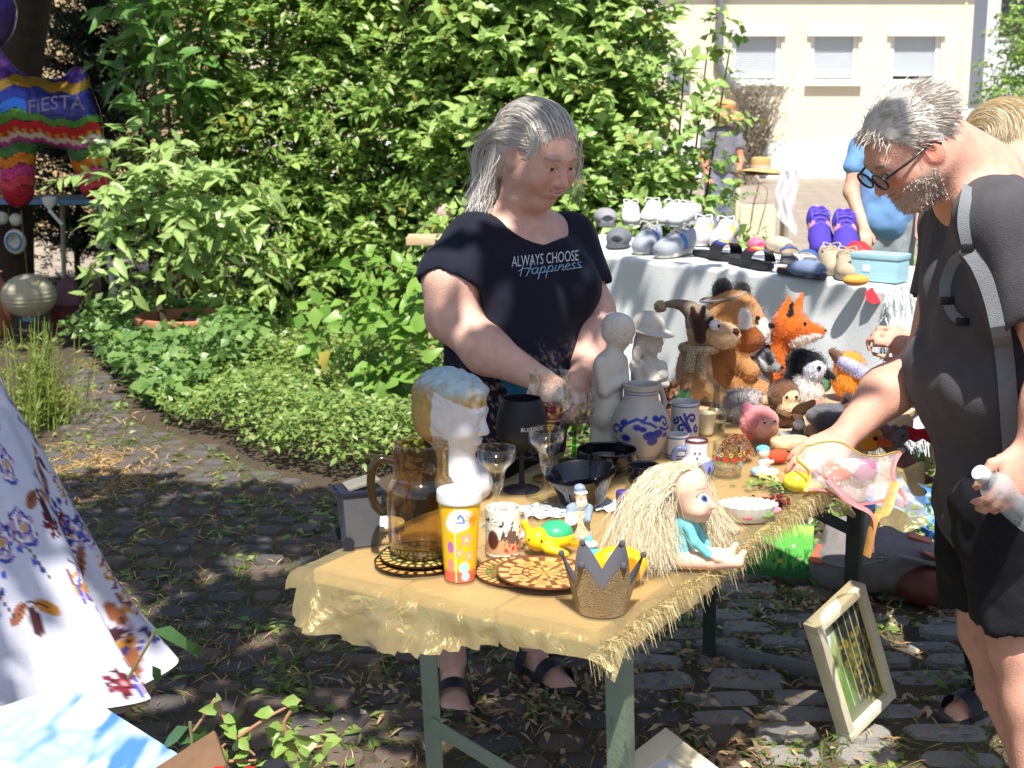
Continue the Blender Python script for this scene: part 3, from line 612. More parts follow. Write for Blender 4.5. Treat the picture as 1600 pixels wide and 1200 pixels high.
# clipped tree at the upper right
def crown_tree(name, label, base, blobs, n, leaf, m, trunk, nobj=0, cat='tree', group=None, width=.5, per=9):
    root = empty(name, base, label=label, cat=cat, group=group)
    for pts, r0, r1 in trunk: MB().tube(spline(pts,5), np.linspace(r0,r1,(len(pts)-1)*5+1), 9).build('trunk' if pts[0][2] < .2 else 'limb', m_bark, root, world=True)
    P, D = blob_points(blobs, n, .7); b, d, nn, L, Wd, paths = twigs(P, unit(D+RNG.normal(0,.4,D.shape)), leaf*3.4, per, leaf, width); v, f = leaf_small(b, d, nn, L, Wd); link('crown', npmesh('crown', v, f), m, root, world=True, kind='stuff')
    v, q = strands(paths, leaf*.03, leaf*.012); link('twigs', npmesh('twigs', v, q), m_twig, root, world=True, kind='stuff'); return root
tb = at(1600, 200, Y=22)
crown_tree('garden_tree', 'dense green tree at the upper right edge behind the man', (tb.x, 22, 0), [(tb.x+.3,22,1.9,.95,.8,.7), (tb.x+.45,22,2.7,.85,.8,.7), (tb.x+.1,21.7,1.45,.6,.6,.4)], 900, .1, m_lf1, [([(tb.x+.3,22,0),(tb.x+.3,22,1.2),(tb.x+.3,22,2.2)], .12, .06)])
MB().box((tb.x+1.2, 23.4, .75), (3.6, .12, 1.5)).build('garden_wall', mat('pale wall', lin(214,216,216), .8), smooth=False, label='pale low garden wall below the tree at the right edge', cat='wall')
# dark trunk at the top left; its crown is above the picture and shades the balloon table
t0 = at(45, 60, Y=10.5)
crown_tree('shade_tree', 'dark leaning tree trunk at the top left corner', (t0.x-.25, 10.5, 0), [(-3.6,8.2,3.9,1.0,1.1,.5), (-3.1,7.4,4.1,.6,.8,.45), (-4.5,8.8,4.0,1.0,1.2,.6), (-3.3,9.4,4.4,.9,.9,.6)], 900, .14, m_lfd,
           [([(t0.x-.3,10.5,0),(t0.x-.22,10.5,1.0),(t0.x-.05,10.45,1.9),(t0.x+.12,10.4,2.6),(t0.x+.2,10.2,3.6)], .2, .13), ([(t0.x+.2,10.2,3.5),(-3.2,9.0,4.0),(-3.2,8.0,4.1)], .08, .03), ([(t0.x+.2,10.2,3.5),(-4.2,9.2,4.0)], .08, .03)], width=.6)
# the big tree over the photographer: its boughs throw the dappled shade on woman, path and table
KS = np.array([SD.x/-SD.z, SD.y/-SD.z])
big = empty('shade_tree', (-3.9, -1.2, 0), label='big tree overhead whose boughs shade the woman and path', cat='tree')
MB().tube(spline([(-3.9,-1.2,0),(-3.85,-1.2,1.4),(-3.7,-1.1,2.6),(-3.3,-.8,3.6)],6), np.linspace(.3,.2,19), 12).build('trunk', m_bark, big, world=True)
for e in ((-2.4,.6,3.7),(-1.2,1.6,3.9),(-.3,2.1,3.8),(-2.6,2.2,4.0),(-.6,3.0,4.1)):
    MB().tube(spline([(-3.4,-.85,3.4),((e[0]-3.2)/2,(e[1]-.5)/2,3.75),e],6), np.linspace(.1,.025,13), 7).build('limb', m_bark, big, world=True)
SH = [(-5,2.6),(-2.4,2.8),(-1.3,2.95),(-.5,3.0),(-.15,3.14),(.12,3.28),(.25,3.62),(.34,4.0),(.5,4.4),(.45,5.0),(.0,5.3),(-.8,5.45),(-1.5,5.6),(-2.2,5.5),(-3.2,5.4),(-5,5.2)]     # where the shade lies
n = 60000; X, Y = RNG.uniform(-4,.7,n), RNG.uniform(2.5,5.75,n)
wob = (fbm(np.stack([X*3,Y*3,X*0],1), 3)-.5)*.3; k = inpoly(X+wob, Y-wob, SH); gap = fbm(np.stack([X*4.5,Y*4.5,X*0+7],1), 9); k &= (gap > .36); X, Y = X[k][:7800], Y[k][:7800]
dn = 900; dX, dY = RNG.uniform(.3,1.2,dn), RNG.uniform(5.7,6.9,dn); kk = fbm(np.stack([dX*6,dY*6,dX*0],1), 5) > .53; X, Y = np.concatenate([X, dX[kk][:150]]), np.concatenate([Y, dY[kk][:150]])
dX, dY = RNG.uniform(.2,.72,dn), RNG.uniform(3.5,4.7,dn); kk = fbm(np.stack([dX*7,dY*7,dX*0],1), 6) > .56; X, Y = np.concatenate([X, dX[kk][:60]]), np.concatenate([Y, dY[kk][:60]])
dX, dY = RNG.uniform(-1.7,-.95,dn), RNG.uniform(2.7,3.6,dn); kk = fbm(np.stack([dX*6,dY*6,dX*0],1), 8) > .5; X, Y = np.concatenate([X, dX[kk][:120]]), np.concatenate([Y, dY[kk][:120]])
Z = RNG.uniform(3.3,4.3,len(X)); P = np.stack([X-KS[0]*Z, Y-KS[1]*Z, Z],1); a = RNG.uniform(0,2*math.pi,len(X))
v, f = leaf_small(P, np.stack([np.cos(a),np.sin(a),RNG.normal(0,.3,len(X))],1), unit(-np.array(SD)+RNG.normal(0,.35,(len(X),3))), .14*RNG.uniform(.7,1.2,len(X)), .075); link('crown', npmesh('crown', v, f), m_lfd, big, world=True, kind='stuff')
# ================================================================ the flea-market table
TZ = .75; TL = np.array([.515,.857]); TW = np.array([.857,-.515]); TA = np.array([.142,1.965])-.6*TW+.02*TL   # near-left corner; u across, v along
def tp(u, v, z=TZ): p = TA+TW*u+TL*v; return Vector((p[0], p[1], z))
def ppm(p): p = Vector(p); return FPX/(p.y*math.cos(TH)-(p.z-CH)*math.sin(TH))
TRZ = math.atan2(TL[1], TL[0])-math.pi/2
CZ = TZ+.006                                                  # top of the cloth
tb_ = empty('trestle_table', tp(.29, 1.02, 0), TRZ, label='narrow folding trestle table under the gold cloth and bric-a-brac', cat='table')
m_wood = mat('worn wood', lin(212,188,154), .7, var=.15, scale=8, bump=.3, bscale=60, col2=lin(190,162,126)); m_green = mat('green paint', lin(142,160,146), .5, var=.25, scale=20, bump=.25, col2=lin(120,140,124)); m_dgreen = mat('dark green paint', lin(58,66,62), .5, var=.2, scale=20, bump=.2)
for k in range(3): MB().box((-.19+.19*k, 0, TZ-.014), (.186, 2.02, .026), bev=.003).build('plank', m_wood, tb_)
for k in (-.85, 0, .85): MB().box((0, k, TZ-.045), (.54, .06, .034), bev=.003).build('batten', m_wood, tb_)
def angle_leg(x, y0, y1, m): # angle-iron legs
    return MB().bar((x, y0, TZ-.06), (x, y1, .0), .038, .005, (0,1,0), bev=.001).bar((x+.0165*(1 if x > 0 else -1), y0+.018, TZ-.06), (x+.0165*(1 if x > 0 else -1), y1+.018, 0), .005, .034, (0,1,0), bev=.001)
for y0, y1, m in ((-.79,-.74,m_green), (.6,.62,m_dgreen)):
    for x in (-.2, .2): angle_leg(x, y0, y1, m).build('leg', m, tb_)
    if y0 < 0:
        MB().bar((-.2, -.775, .38), (.19, -.745, .24), .03, .005, (0,1,0), bev=.001).build('diagonal_brace', m, tb_); MB().bar((-.2, y0+.01, .62), (.2, y0+.01, .62), .045, .006, (0,1,0), bev=.001).build('crossbar', m, tb_)
        MB().bar((.19,-.78,.47), (-.02,-.3,TZ-.065), .035, .006, (1,0,0), bev=.001).build('stay', m, tb_)
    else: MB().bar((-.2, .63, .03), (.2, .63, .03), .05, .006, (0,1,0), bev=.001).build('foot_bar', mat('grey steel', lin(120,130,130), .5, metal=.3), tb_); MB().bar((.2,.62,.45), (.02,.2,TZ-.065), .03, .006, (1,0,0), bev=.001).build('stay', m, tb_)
# ---- gold organza cloth
def make_cloth():
    n1, n2 = 130, 190; u = np.linspace(-.13, .70, n1); v = np.linspace(-.16, 1.42, n2); U, Vv = np.meshgrid(u, v, indexing='ij'); p = np.stack([U*6, Vv*6, U*0], -1).reshape(-1,3)
    nz = (fbm(p*1.3, 3).reshape(U.shape)-.5); n_f = (fbm(p*5, 8).reshape(U.shape)-.5); rag = (fbm(p*.8, 21).reshape(U.shape)-.5)
    su, sv = np.clip(-U, 0, 9), np.clip(-Vv, 0, 9); ou = np.clip(U-.6, 0, 9)
    fold_v = np.sin(U*26+1.5*np.sin(U*9))*.5+.5; fold_u = np.sin(Vv*22+2*np.sin(Vv*5))*.5+.5
    def hang(s, f): # a strip of cloth leaving the edge: bends over, then falls
        out = np.where(s < .03, s, .03+(s-.03)*(.06+.62*f)); return out, np.where(s < .03, -(s**2)/.06, -.015-(s-.03)*(.97-.1*f))
    o1, z1 = hang(sv, fold_v*np.clip(sv/.1,0,1)); o2, z2 = hang(ou*1.0, fold_u*np.clip(ou/.1,0,1)); o3, z3 = hang(su, fold_u*np.clip(su/.1,0,1))
    Uo = np.where(U < 0, -o3, np.where(U > .6, .6+o2, U)); Vo = np.where(Vv < 0, -o1, Vv); Z = z1+z2+z3
    on_top = (U > .01) & (U < .59) & (Vv > .01)
    Z = Z+np.where(on_top, np.clip(nz,0,1)*.014+n_f*.003, n_f*.006); Uo = Uo+(~on_top)*nz*.02; Vo = Vo+(~on_top)*(n_f*.022+nz*.02)
    P = np.stack([TA[0]+TW[0]*Uo+TL[0]*Vo, TA[1]+TW[1]*Uo+TL[1]*Vo, CZ-.003+Z], -1)
    keep = ((Vv > -.095-.035*np.sin(U*7+1.1)-.05*rag+.03*np.clip((.2-U)/.3,0,1)) & (U < np.where(Vv < 1.0, .635+.01*np.sin(Vv*9), .70)) & (U > -.025-.012*np.sin(Vv*6)) & ~((U < 0) & (Vv < -.05-.05*rag)))
    idx = np.arange(n1*n2).reshape(n1, n2); q = np.stack([idx[:-1,:-1], idx[1:,:-1], idx[1:,1:], idx[:-1,1:]], -1); kk = keep[:-1,:-1] & keep[1:,:-1] & keep[1:,1:] & keep[:-1,1:]
    q = q[kk].reshape(-1,4); used = np.unique(q); mp = np.full(n1*n2, -1); mp[used] = np.arange(len(used)); return P.reshape(-1,3)[used], mp[q]
m_gold = bpy.data.materials.new('gold organza'); m_gold.use_nodes = True; _n, _L = m_gold.node_tree.nodes, m_gold.node_tree.links; _b = _n['Principled BSDF']
_b.inputs['Base Color'].default_value = (*lin(232,210,150),1); _b.inputs['Roughness'].default_value = .3; _b.inputs['Metallic'].default_value = .35; _b.inputs['Sheen Weight'].default_value = .4
_tc = _n.new('ShaderNodeTexCoord'); _nz = _n.new('ShaderNodeTexNoise'); _nz.inputs['Scale'].default_value = 38; _nz.inputs['Detail'].default_value = 6; _nz.inputs['Distortion'].default_value = 1.2; _L.new(_tc.outputs['Object'], _nz.inputs['Vector'])
_bp = _n.new('ShaderNodeBump'); _bp.inputs['Strength'].default_value = .55; _bp.inputs['Distance'].default_value = .008; _L.new(_nz.outputs[0], _bp.inputs['Height']); _L.new(_bp.outputs[0], _b.inputs['Normal'])
_t = _n.new('ShaderNodeBsdfTransparent'); _t.inputs[0].default_value = (.95,.88,.68,1); _tl = _n.new('ShaderNodeBsdfTranslucent'); _tl.inputs[0].default_value = (*lin(240,224,178),1); _m1 = _n.new('ShaderNodeMixShader'); _m1.inputs[0].default_value = .3; _m2 = _n.new('ShaderNodeMixShader'); _m2.inputs[0].default_value = .47
_L.new(_b.outputs[0], _m1.inputs[1]); _L.new(_tl.outputs[0], _m1.inputs[2]); _L.new(_t.outputs[0], _m2.inputs[1]); _L.new(_m1.outputs[0], _m2.inputs[2]); _L.new(_m2.outputs[0], _n['Material Output'].inputs['Surface'])
cv, cq = make_cloth(); cloth = link('tablecloth', npmesh('tablecloth', cv, cq), m_gold, label='sheer gold organza cloth with fringe draped over the trestle table', cat='tablecloth')
n = 2600; vv = np.round(RNG.uniform(-.1,1.25,n)*85)/85+RNG.normal(0,.0022,n); p0 = np.stack([TA[0]+TW[0]*.612+TL[0]*vv, TA[1]+TW[1]*.612+TL[1]*vv, np.full(n, CZ-.004)],1)+RNG.normal(0,.003,(n,3))
dr = np.array([TW[0],TW[1],0])[None]*RNG.uniform(.006,.03,(n,1))+RNG.normal(0,.006,(n,3)); v, q = strands(np.stack([p0, p0+dr*.6+np.array([0,0,.003]), p0+dr+np.array([0,0,-.02])*RNG.uniform(-.2,1.8,(n,1))],1), .00045, .0002); link('fringe', npmesh('fringe', v, q), mat('gold thread', lin(228,208,156), .5, metal=.2, bump=0), cloth, kind='stuff')
# ---------------------------------------------------------------- helpers for small wares
def on(px, py, z=CZ): return at(px, py, z=z)
m_vc = mat('painted ware', vc=True, rough=.35, var=.04, scale=40, bump=.04, spec=.5); m_plush = mat('plush', vc=True, rough=.95, var=.14, scale=90, bump=.5, bscale=320, sheen=.4, spec=.1); m_fur = mat('plush fur', vc=True, rough=.9, var=.05, bump=0, spec=.1)
m_plas = mat('toy plastic', vc=True, rough=.32, var=.02, bump=0, spec=.5); m_matt = mat('matt ware', vc=True, rough=.8, var=.1, scale=50, bump=.25, bscale=200); m_prn = mat('printed surface', vc=True, rough=.55, var=.03, bump=.05); m_fab = mat('printed cloth', vc=True, rough=.85, var=.05, scale=60, bump=.15, bscale=300, sheen=.2)
def turned(name, prof, m, parent=None, n=64, paint=None, sub=5, world=False, **k):
    """a lathe piece through the given (r, z) profile; paint(theta, z, r) -> rgb arrays"""
    pr = [tuple(p) for p in spline(prof, sub)] if sub > 1 else prof; pr = [(max(r, 0), z) for r, z in pr]; b = MB().lathe(pr, n)
    if paint:
        a = np.array([tuple(p) for p in b.v]); b.c = [tuple(c) for c in paint(np.arctan2(a[:,1], a[:,0]), a[:,2], np.hypot(a[:,0], a[:,1]))]
    return b.build(name, m, parent, **k)
def wallp(prof, t):
    """give a profile an inside at thickness t"""
    ins = [(max(r-t, .0005), z) for r, z in reversed(prof)]; ins[-1] = (0, prof[0][1]+t*1.6); return [(0, prof[0][1])]+prof+ins
def lay(cols, mask, c): m = np.clip(mask, 0, 1)[:, None]; return cols*(1-m)+np.array(c)*m
def flat(n, c): return np.tile(np.array(c, float), (n, 1))
def stroke(x, y, pts, wd):
    """1 within wd of a polyline"""
    d = np.full(x.shape, 9.)
    for (x1, y1), (x2, y2) in zip(pts, pts[1:]):
        ex, ey = x2-x1, y2-y1; t = np.clip(((x-x1)*ex+(y-y1)*ey)/(ex*ex+ey*ey+1e-9), 0, 1); d = np.minimum(d, np.hypot(x-x1-t*ex, y-y1-t*ey))
    return np.clip((wd-d)/(wd*.35)+.5, 0, 1)
def disc(x, y, cx, cy, r, ry=None): return np.clip((1-np.hypot((x-cx)/r, (y-cy)/(ry or r)))*4+.5, 0, 1)
def facing(px, py, base): return math.atan2(base.y-0, base.x-0)
# ---- heads for figures
def head(S_, o, R, h, nose=1, jaw=1, cheek=1, col=None, ears=True, neck=None, nr=.19, lips=1, k=1):
    o = np.array(o, float); g = lambda f, l, u: o+R @ (np.array([f,l,u])*h)
    def e(c, r, kk=.1, op='u', RR=None): S_.ell(g(*c), np.array(r)*h, R if RR is None else R @ RR, kk*h*k, col, op)
    e((-.06,0,.13), (.43,.345,.375)); e((.12,0,-.1), (.27,.27*jaw,.36), .15); e((.2,0,-.4), (.14,.15*jaw,.1), .12); e((.0,0,-.22), (.26,.29*jaw,.22), .15)
    for s in (-1,1): e((.21,.17*s,-.13), (.14*cheek,.12*cheek,.13*cheek), .1); e((.4,.15*s,.0), (.055,.085,.05), .07, 's'); e((.31,.145*s,-.005), (.07,.075,.058), .02)
    S_.limb(g(.345,-.17,.085), g(.345,.17,.085), .045*h, .045*h, .07*h*k, col); S_.limb(g(.36,0,.03), g(.36+.1*nose,0,-.14), .035*h, .052*h, .05*h*k, col)
    for s in (-1,1): e((.39+.02*nose,.05*s,-.155), (.045,.035,.032), .04)
    e((.365,0,-.262), (.045*lips,.105,.02), .025); e((.36,0,-.305), (.045*lips,.085,.026), .025); e((.405,0,-.283), (.02,.09,.006), .012, 's')
    if ears:
        for s in (-1,1): e((-.03,.345*s,-.04), (.09,.04,.135), .04); e((.0,.39*s,-.03), (.05,.03,.08), .03, 's')
    if neck is not None: S_.limb(g(-.1,0,-.25), neck, nr*h, nr*1.08*h, .1*h*k, col)
    return g
def face_paint(Vv, cols, o, R, h, lip=None, brow=None, iris=None, white=(.75,.73,.7), shut=False, blush=None, squint=1, smile=0):
    q = ((Vv-np.array(o)) @ R)/h; f, l, u = q.T; fr = f > .2
    if blush is not None:
        for s in (-1,1): cols = lay(cols, fr*np.exp(-((l-.18*s)**2+(u+.13)**2)/.012)*.5, blush)
    lw_ = .13+(.03 if smile else 0)
    if lip is not None: cols = lay(cols, fr*(np.abs(l) < lw_-.02)*np.clip((.036*(1-(l/lw_)**2)-np.abs(u+.283-smile*(l/.1)**2))*60, 0, 1), lip)
    for s in (-1,1):
        if iris is not None and not shut:
            d = np.hypot((l-.145*s)/.078, (u+.003+.012*(1-squint))/(.036*squint)); cols = lay(cols, fr*np.clip((1-d)*5,0,1), white); di = np.hypot(l-.145*s, u+.003); cols = lay(cols, fr*(d < 1.05)*np.clip((.04-di)*80,0,1), iris); cols = lay(cols, fr*np.clip((.017-di)*90,0,1), (.01,.01,.01))
            cols = lay(cols, fr*np.clip(1-np.abs(d-1.05)*9,0,1)*(u > -.01), (.05,.03,.03))
        if shut: cols = lay(cols, fr*np.clip((.012-np.abs(u+.01-.25*(np.abs(l-.145*s))**2*10*.1))*120,0,1)*(np.abs(l-.145*s) < .075), (.06,.035,.03))
        if brow is not None: cols = lay(cols, fr*np.clip((.02-np.abs(u-.1+.6*(np.abs(l)-.15)**2*3))*90,0,1)*(np.abs(np.abs(l)-.15) < .09)*(l*s > 0), brow)
    return cols
# ================================================================ wares on the near end
# grey miniature wheelie bin
b = on(562, 848); k_ = empty('pen_holder', b, .35, label='grey plastic pen holder shaped like a wheelie bin', cat='pen holder'); m_gp = mat('grey plastic', lin(92,94,100), .5, var=.08, scale=40, bump=.1)
body = MB(); z0, z1 = 0, .098
def sq(a, z): return [(-a,-a*.85,z),(a,-a*.85,z),(a,a*.85,z),(-a,a*.85,z)]
o_, i_ = [sq(.029,0), sq(.036,.098)], [sq(.034,.098), sq(.027,.006)]; vs = o_[0]+o_[1]+i_[0]+i_[1]; fs = [(3,2,1,0)]+[(r*4+i, r*4+(i+1) % 4, r*4+4+(i+1) % 4, r*4+4+i) for r in range(3) for i in range(4)]+[(12,13,14,15)]; body.add(vs, fs); body.build('bin_body', m_gp, k_, smooth=False)
MB().box((0,0,.103), (.082,.068,.008), bev=.002).build('rim', mat('navy plastic', lin(34,38,52), .4), k_); MB().box((.006,.004,.115), (.062,.052,.006), Matrix.Rotation(-.22,3,'Y'), bev=.002).build('lid', mat('dusty lid', lin(128,126,116), .7, var=.2, scale=60), k_)
MB().tube([(-.046,-.03,.106),(-.05,0,.104),(-.046,.03,.106)], .005, 8).build('handle', MATS['navy plastic'], k_)
for s in (-1,1): MB().tube([(-.03,.033*s,.012),(-.03,.037*s,.012)], .012, 14).build('wheel', MATS['navy plastic'], k_)
b = on(603, 826); tag(turned('dish', wallp([(.02,0),(.034,.008),(.036,.014)], .003), mat('white china', lin(230,228,222), .25, var=.03, spec=.6, bump=.02), None, 40), 'small white china dish behind the smoked glass jug', 'dish').location = b
# two dark lacquer coasters, jug
def rosette(dark, lites, nP, R_):
    def f(t, z, r):
        q = r/R_; c = flat(len(t), dark)
        c = lay(c, (np.abs(q-.86) < .1)*(np.cos(t*nP*2) > -.2)*1., lites[0]); c = lay(c, (np.abs(q-.62) < .13)*(np.abs(np.sin(t*nP/2)) > .35)*1., lites[1]); c = lay(c, (np.abs(q-.62) < .06)*(np.abs(np.sin(t*nP/2)) > .8), lites[2])
        c = lay(c, (np.abs(q-.4) < .035)*(np.cos(t*nP*1.5) > 0), lites[0]); c = lay(c, (q < .32)*(np.abs(np.sin(t*4)) > .45), lites[1]); c = lay(c, (q < .14)*(np.abs(np.sin(t*3)) > .3), lites[2]); c = lay(c, (np.abs(q-.75) < .012)*1., dark); c = lay(c, (q > .965)*1., dark); return lay(c, (z < .0005)*1., dark)
    return f
def plate(px, py, R_, label, dark, lites, nP, dz=0, tilt=0, group='painted wooden plates'):
    b = on(px, py)+V(0,0,dz); prof = [(R_*i/60, .0035) for i in range(58)]+[(R_*.97,.005),(R_,.0065),(R_,.003),(R_*.8,0),(0,0)]
    mb = MB().lathe(list(reversed(prof)), 150); a = np.array([tuple(p) for p in mb.v]); mb.c = [tuple(c) for c in rosette(dark, lites, nP, R_)(np.arctan2(a[:,1],a[:,0]), a[:,2], np.hypot(a[:,0],a[:,1]))]
    o = mb.build('plate', m_vc, label=label, cat='plate', group=group, loc=b); o.rotation_euler = (tilt, 0, RNG.uniform(0,3)); return o
g1 = [lin(196,150,80), lin(120,96,48), lin(90,104,60)]
plate(652, 880, .076, 'lower dark lacquer plate under the smoked glass jug', lin(40,24,18), g1, 12); plate(657, 876, .072, 'upper dark lacquer plate directly beneath the smoked glass jug', lin(52,34,20), [lin(206,176,96), lin(70,84,52), lin(206,176,96)], 14, .007)
plate(812, 896, .078, 'brown wooden plate with green and red rim pattern, partly covered', lin(96,60,36), [lin(222,170,100), lin(110,140,60), lin(160,50,36)], 16); plate(852, 905, .084, 'carved brown wooden plate with pale orange flower rosette', lin(116,70,42), [lin(224,168,104), lin(232,164,98), lin(206,130,70)], 8, .008, .035)
# smoked glass jug
b = on(660, 873)+V(0,0,.013); jug = empty('glass_jug', b, 0, label='smoky brown glass jug with handle standing on dark plates', cat='jug', sc=.92); m_smoke = glass('smoked glass', (.87,.78,.6), .95); m_clear = glass('clear glass', (.96,.98,.97), .95)
turned('body', wallp([(.045,0),(.062,.012),(.066,.05),(.067,.12),(.06,.142),(.054,.152),(.053,.17),(.053,.215)], .003), m_smoke, jug, 56, sub=4)
MB().tube(spline([(-.05,-.012,.185),(-.08,-.016,.188),(-.094,-.018,.16),(-.092,-.018,.11),(-.076,-.016,.085)],6), .0085, 10).build('handle', mat('smoked handle', lin(50,38,20), .12, spec=.7, bump=0), jug)
# yellow drinking cup: sun, clouds and flowers
b = on(719, 903); cup = empty('drinking_cup', b, 0, label='tall yellow plastic cup printed with sun and pink flowers', cat='cup', sc=.91)
def cupaint(t, z, r):
    x = (t+math.pi/2)*.04; n = len(t); Y_ = lin(250,196,22); c = flat(n, Y_); c = lay(c, np.clip((.028-z)*120,0,1), lin(236,108,84)); c = lay(c, disc(x,z,.004,.125,.026,.02), lin(236,240,246)); c = lay(c, disc(x,z,-.008,.116,.02,.016), lin(236,240,246)); c = lay(c, (np.abs(x+.008) < .0016)*1., lin(246,226,170))
    c = lay(c, disc(x,z,.028,.123,.009), lin(244,150,30)); ang = np.arctan2(z-.123, x-.028); c = lay(c, (np.abs(np.hypot(x-.028,z-.123)-.0125) < .0018)*(np.cos(ang*10) > 0), lin(244,150,30)); c = lay(c, stroke(x,z,[(-.002,.128),(.003,.134),(.008,.128),(.01,.122)],.002), lin(60,130,200)); c = lay(c, stroke(x,z,[(-.003,.119),(.01,.119)],.0016), lin(40,90,180))
    for cx, cz, s in ((.016,.085,.016),(.024,.052,.013),(.0,.06,.012)):
        a = np.arctan2(z-cz, x-cx); c = lay(c, np.clip((s*(.65+.35*np.cos(a*5))-np.hypot(x-cx,z-cz))*500,0,1), lin(232,150,190)); c = lay(c, disc(x,z,cx,cz,s*.3), lin(250,220,120))
    c = lay(c, disc(x,z,.012,.03,.013,.011), lin(176,222,226)); c = lay(c, disc(x,z,.016,.012,.011,.008), lin(176,222,226)); c = lay(c, disc(x,z,-.02,.07,.008,.012), lin(190,110,180)); return lay(c, disc(x,z,-.022,.035,.008,.012), lin(240,140,150))
pr = [(.029,.001)]+[(.029+.011*i/60, .002+.15*i/60) for i in range(61)]; mb = MB().lathe(pr, 150); a = np.array([tuple(p) for p in mb.v]); mb.c = [tuple(c) for c in cupaint(np.arctan2(a[:,1],a[:,0]), a[:,2], 0)]; mb.build('printed_wall', m_plas, cup)
turned('rim', [(.0402,.1515),(.0425,.152),(.0432,.163),(.0425,.172),(.0405,.1725),(.0395,.163),(.039,.15)], mat('frosted plastic', lin(226,226,224), .4, var=.02, bump=0, sss=.1), cup, 60, sub=3); turned('lining', [(.0385,.155),(.0322,.06),(.0278,.004),(0,.003)], MATS['frosted plastic'], cup, 48, sub=1)
# mug with a landscape print
def mugpaint(t, z, r):
    x = (t+math.pi/2)*.032; c = flat(len(t), lin(232,228,218)); p = np.stack([x*160, z*160, x*0],1); nz = fbm(p, 2); h = .035+.02*np.sin(x*70+.6)+(nz-.5)*.03; c = lay(c, (z < h)*(z > .018)*1., lin(110,90,80)); c = lay(c, (z < .03+(nz-.5)*.03)*(z > .008)*1., lin(214,160,120)); c = lay(c, (nz > .6)*(z < .03)*(x > .002)*1., lin(196,60,40)); c = lay(c, (nz > .66)*(z > .04)*(z < .075)*1., lin(60,56,60)); c = lay(c, disc(x,z,-.02,.035,.012,.018), lin(90,54,40)); return lay(c, (z > .084)*1., lin(226,224,220))
b = on(786, 866); mug = empty('mug', b, 0, label='white mug printed with a brown and red landscape', cat='mug'); pr = [(.028,0),(.031,.003)]+[(.0315,.004+.083*i/50) for i in range(51)]+[(.0305,.089),(.029,.088),(.0285,.05),(.028,.006),(0,.005)]; mb = MB().lathe([(0,0)]+pr, 120); a = np.array([tuple(p) for p in mb.v]); mb.c = [tuple(c) for c in mugpaint(np.arctan2(a[:,1],a[:,0]), a[:,2], 0)]; mb.build('body', m_vc, mug)
MB().tube(spline([(.02,.022,.07),(.036,.036,.07),(.042,.042,.045),(.034,.034,.022),(.02,.022,.02)],5), .004, 8).build('handle', mat('mug white', lin(226,224,220), .3, bump=0), mug)
# turtle bath toy
b = on(856, 864); tt = empty('toy_turtle', b, 0, label='yellow and green bath toy turtle beside the mug', cat='toy'); YEL, GRN = lin(246,206,30), lin(60,176,120)
s_ = Solid().ell((.014,0,.03), (.034,.03,.022), k=.006, col=YEL); s_.ell((-.018,-.012,.03), (.023,.022,.022), k=.006, col=YEL); s_.limb((-.03,0,.03), (-.043,-.004,.058), .008, .006, .005, YEL); s_.limb((.0,-.03,.018), (.03,-.042,.012), .01, .007, .006, YEL); s_.limb((.035,.01,.02), (.052,.012,.012), .009,.006,.005,YEL); s_.limb((-.02,.02,.02), (-.03,.035,.012), .009,.006,.005,YEL)
s_.build('body', m_plas, tt, .0018); Solid().ell((.014,.002,.037), (.032,.03,.0235), k=.001, col=GRN).build('shell', m_plas, tt, .0018, clip=lambda g: .036-.25*(g[...,0]-.014)-g[...,2])
for x_, y_ in ((-.034,-.027), (-.012,-.034)): MB().lathe([(0,-.0025),(.0025,0),(0,.0025)], 8, (x_,y_,.034)).build('eye', mat('black eye', (.01,.01,.012), .15, bump=0), tt)
# paper crown
b = on(940, 952); cr = empty('glitter_tiara', b, .2, label='small gold glitter crown with grey lining at the table corner', cat='crown', sc=.86); m_gl = mat('gold glitter', lin(206,180,134), .3, metal=.5, var=.5, scale=420, bump=1, bscale=420, col2=lin(120,100,78)); m_gin = mat('grey card', lin(92,92,100), .7, var=.05, bump=.05)
def crown_fn(off):
    def f(u, v):
        th = 2*math.pi*u; tri = abs(((u*6+.25) % 1)*2-1); tri = min(1, tri*1.18)**1.0; hgt = .058+.05*tri; z = hgt*v; r = .046+off+.026*(z/.118); lean = .006*tri*v; return (math.cos(th)*(r+lean), math.sin(th)*(r+lean), z)
    return f
MB().grid(crown_fn(.0008), 192, 14, closed=True).build('glitter_band', m_gl, cr, sharp=0); MB().grid(crown_fn(-.0008), 192, 14, closed=True).build('lining', m_gin, cr, sharp=0)
for k in range(6):
    u = (k+.75)/6; c = crown_fn(0)(u, 1); MB().lathe([(0,-.006),(.005,-.004),(.0065,0),(.005,.005),(0,.006)], 12, c).build('knob', m_gin, cr)
# yellow dish toy with a little blue character face-free float: bath boat
b = on(965, 915); bt = empty('toy_boat', b, .1, label='yellow round toy behind the glitter crown', cat='toy')
Solid().ell((0,0,.035), (.05,.022,.035), k=.004, col=lin(248,190,24)).build('body', m_plas, bt, .002); MB().lathe([(0,-.003),(.02,-.002),(.022,.0),(.02,.002),(0,.003)], 24, (.012,-.021,.036), Matrix.Rotation(math.pi/2,3,'X')).build('button', mat('orange plastic', lin(240,150,20), .35, bump=0), bt)
b = on(920, 893); ps = empty('toy_penguin', b, 0, label='tiny turquoise and lime stacking toy between turtle and crown', cat='toy'); Solid().ell((0,0,.012), (.022,.018,.014), k=.003, col=lin(176,220,60)).ell((0,0,.034), (.019,.017,.014), k=.003, col=lin(96,200,220)).ell((0,0,.05), (.016,.015,.006), k=.002, col=lin(232,238,240)).ell((0,0,.058), (.006,.006,.007), k=.002, col=lin(96,200,220)).build('body', m_plas, ps, .0016)
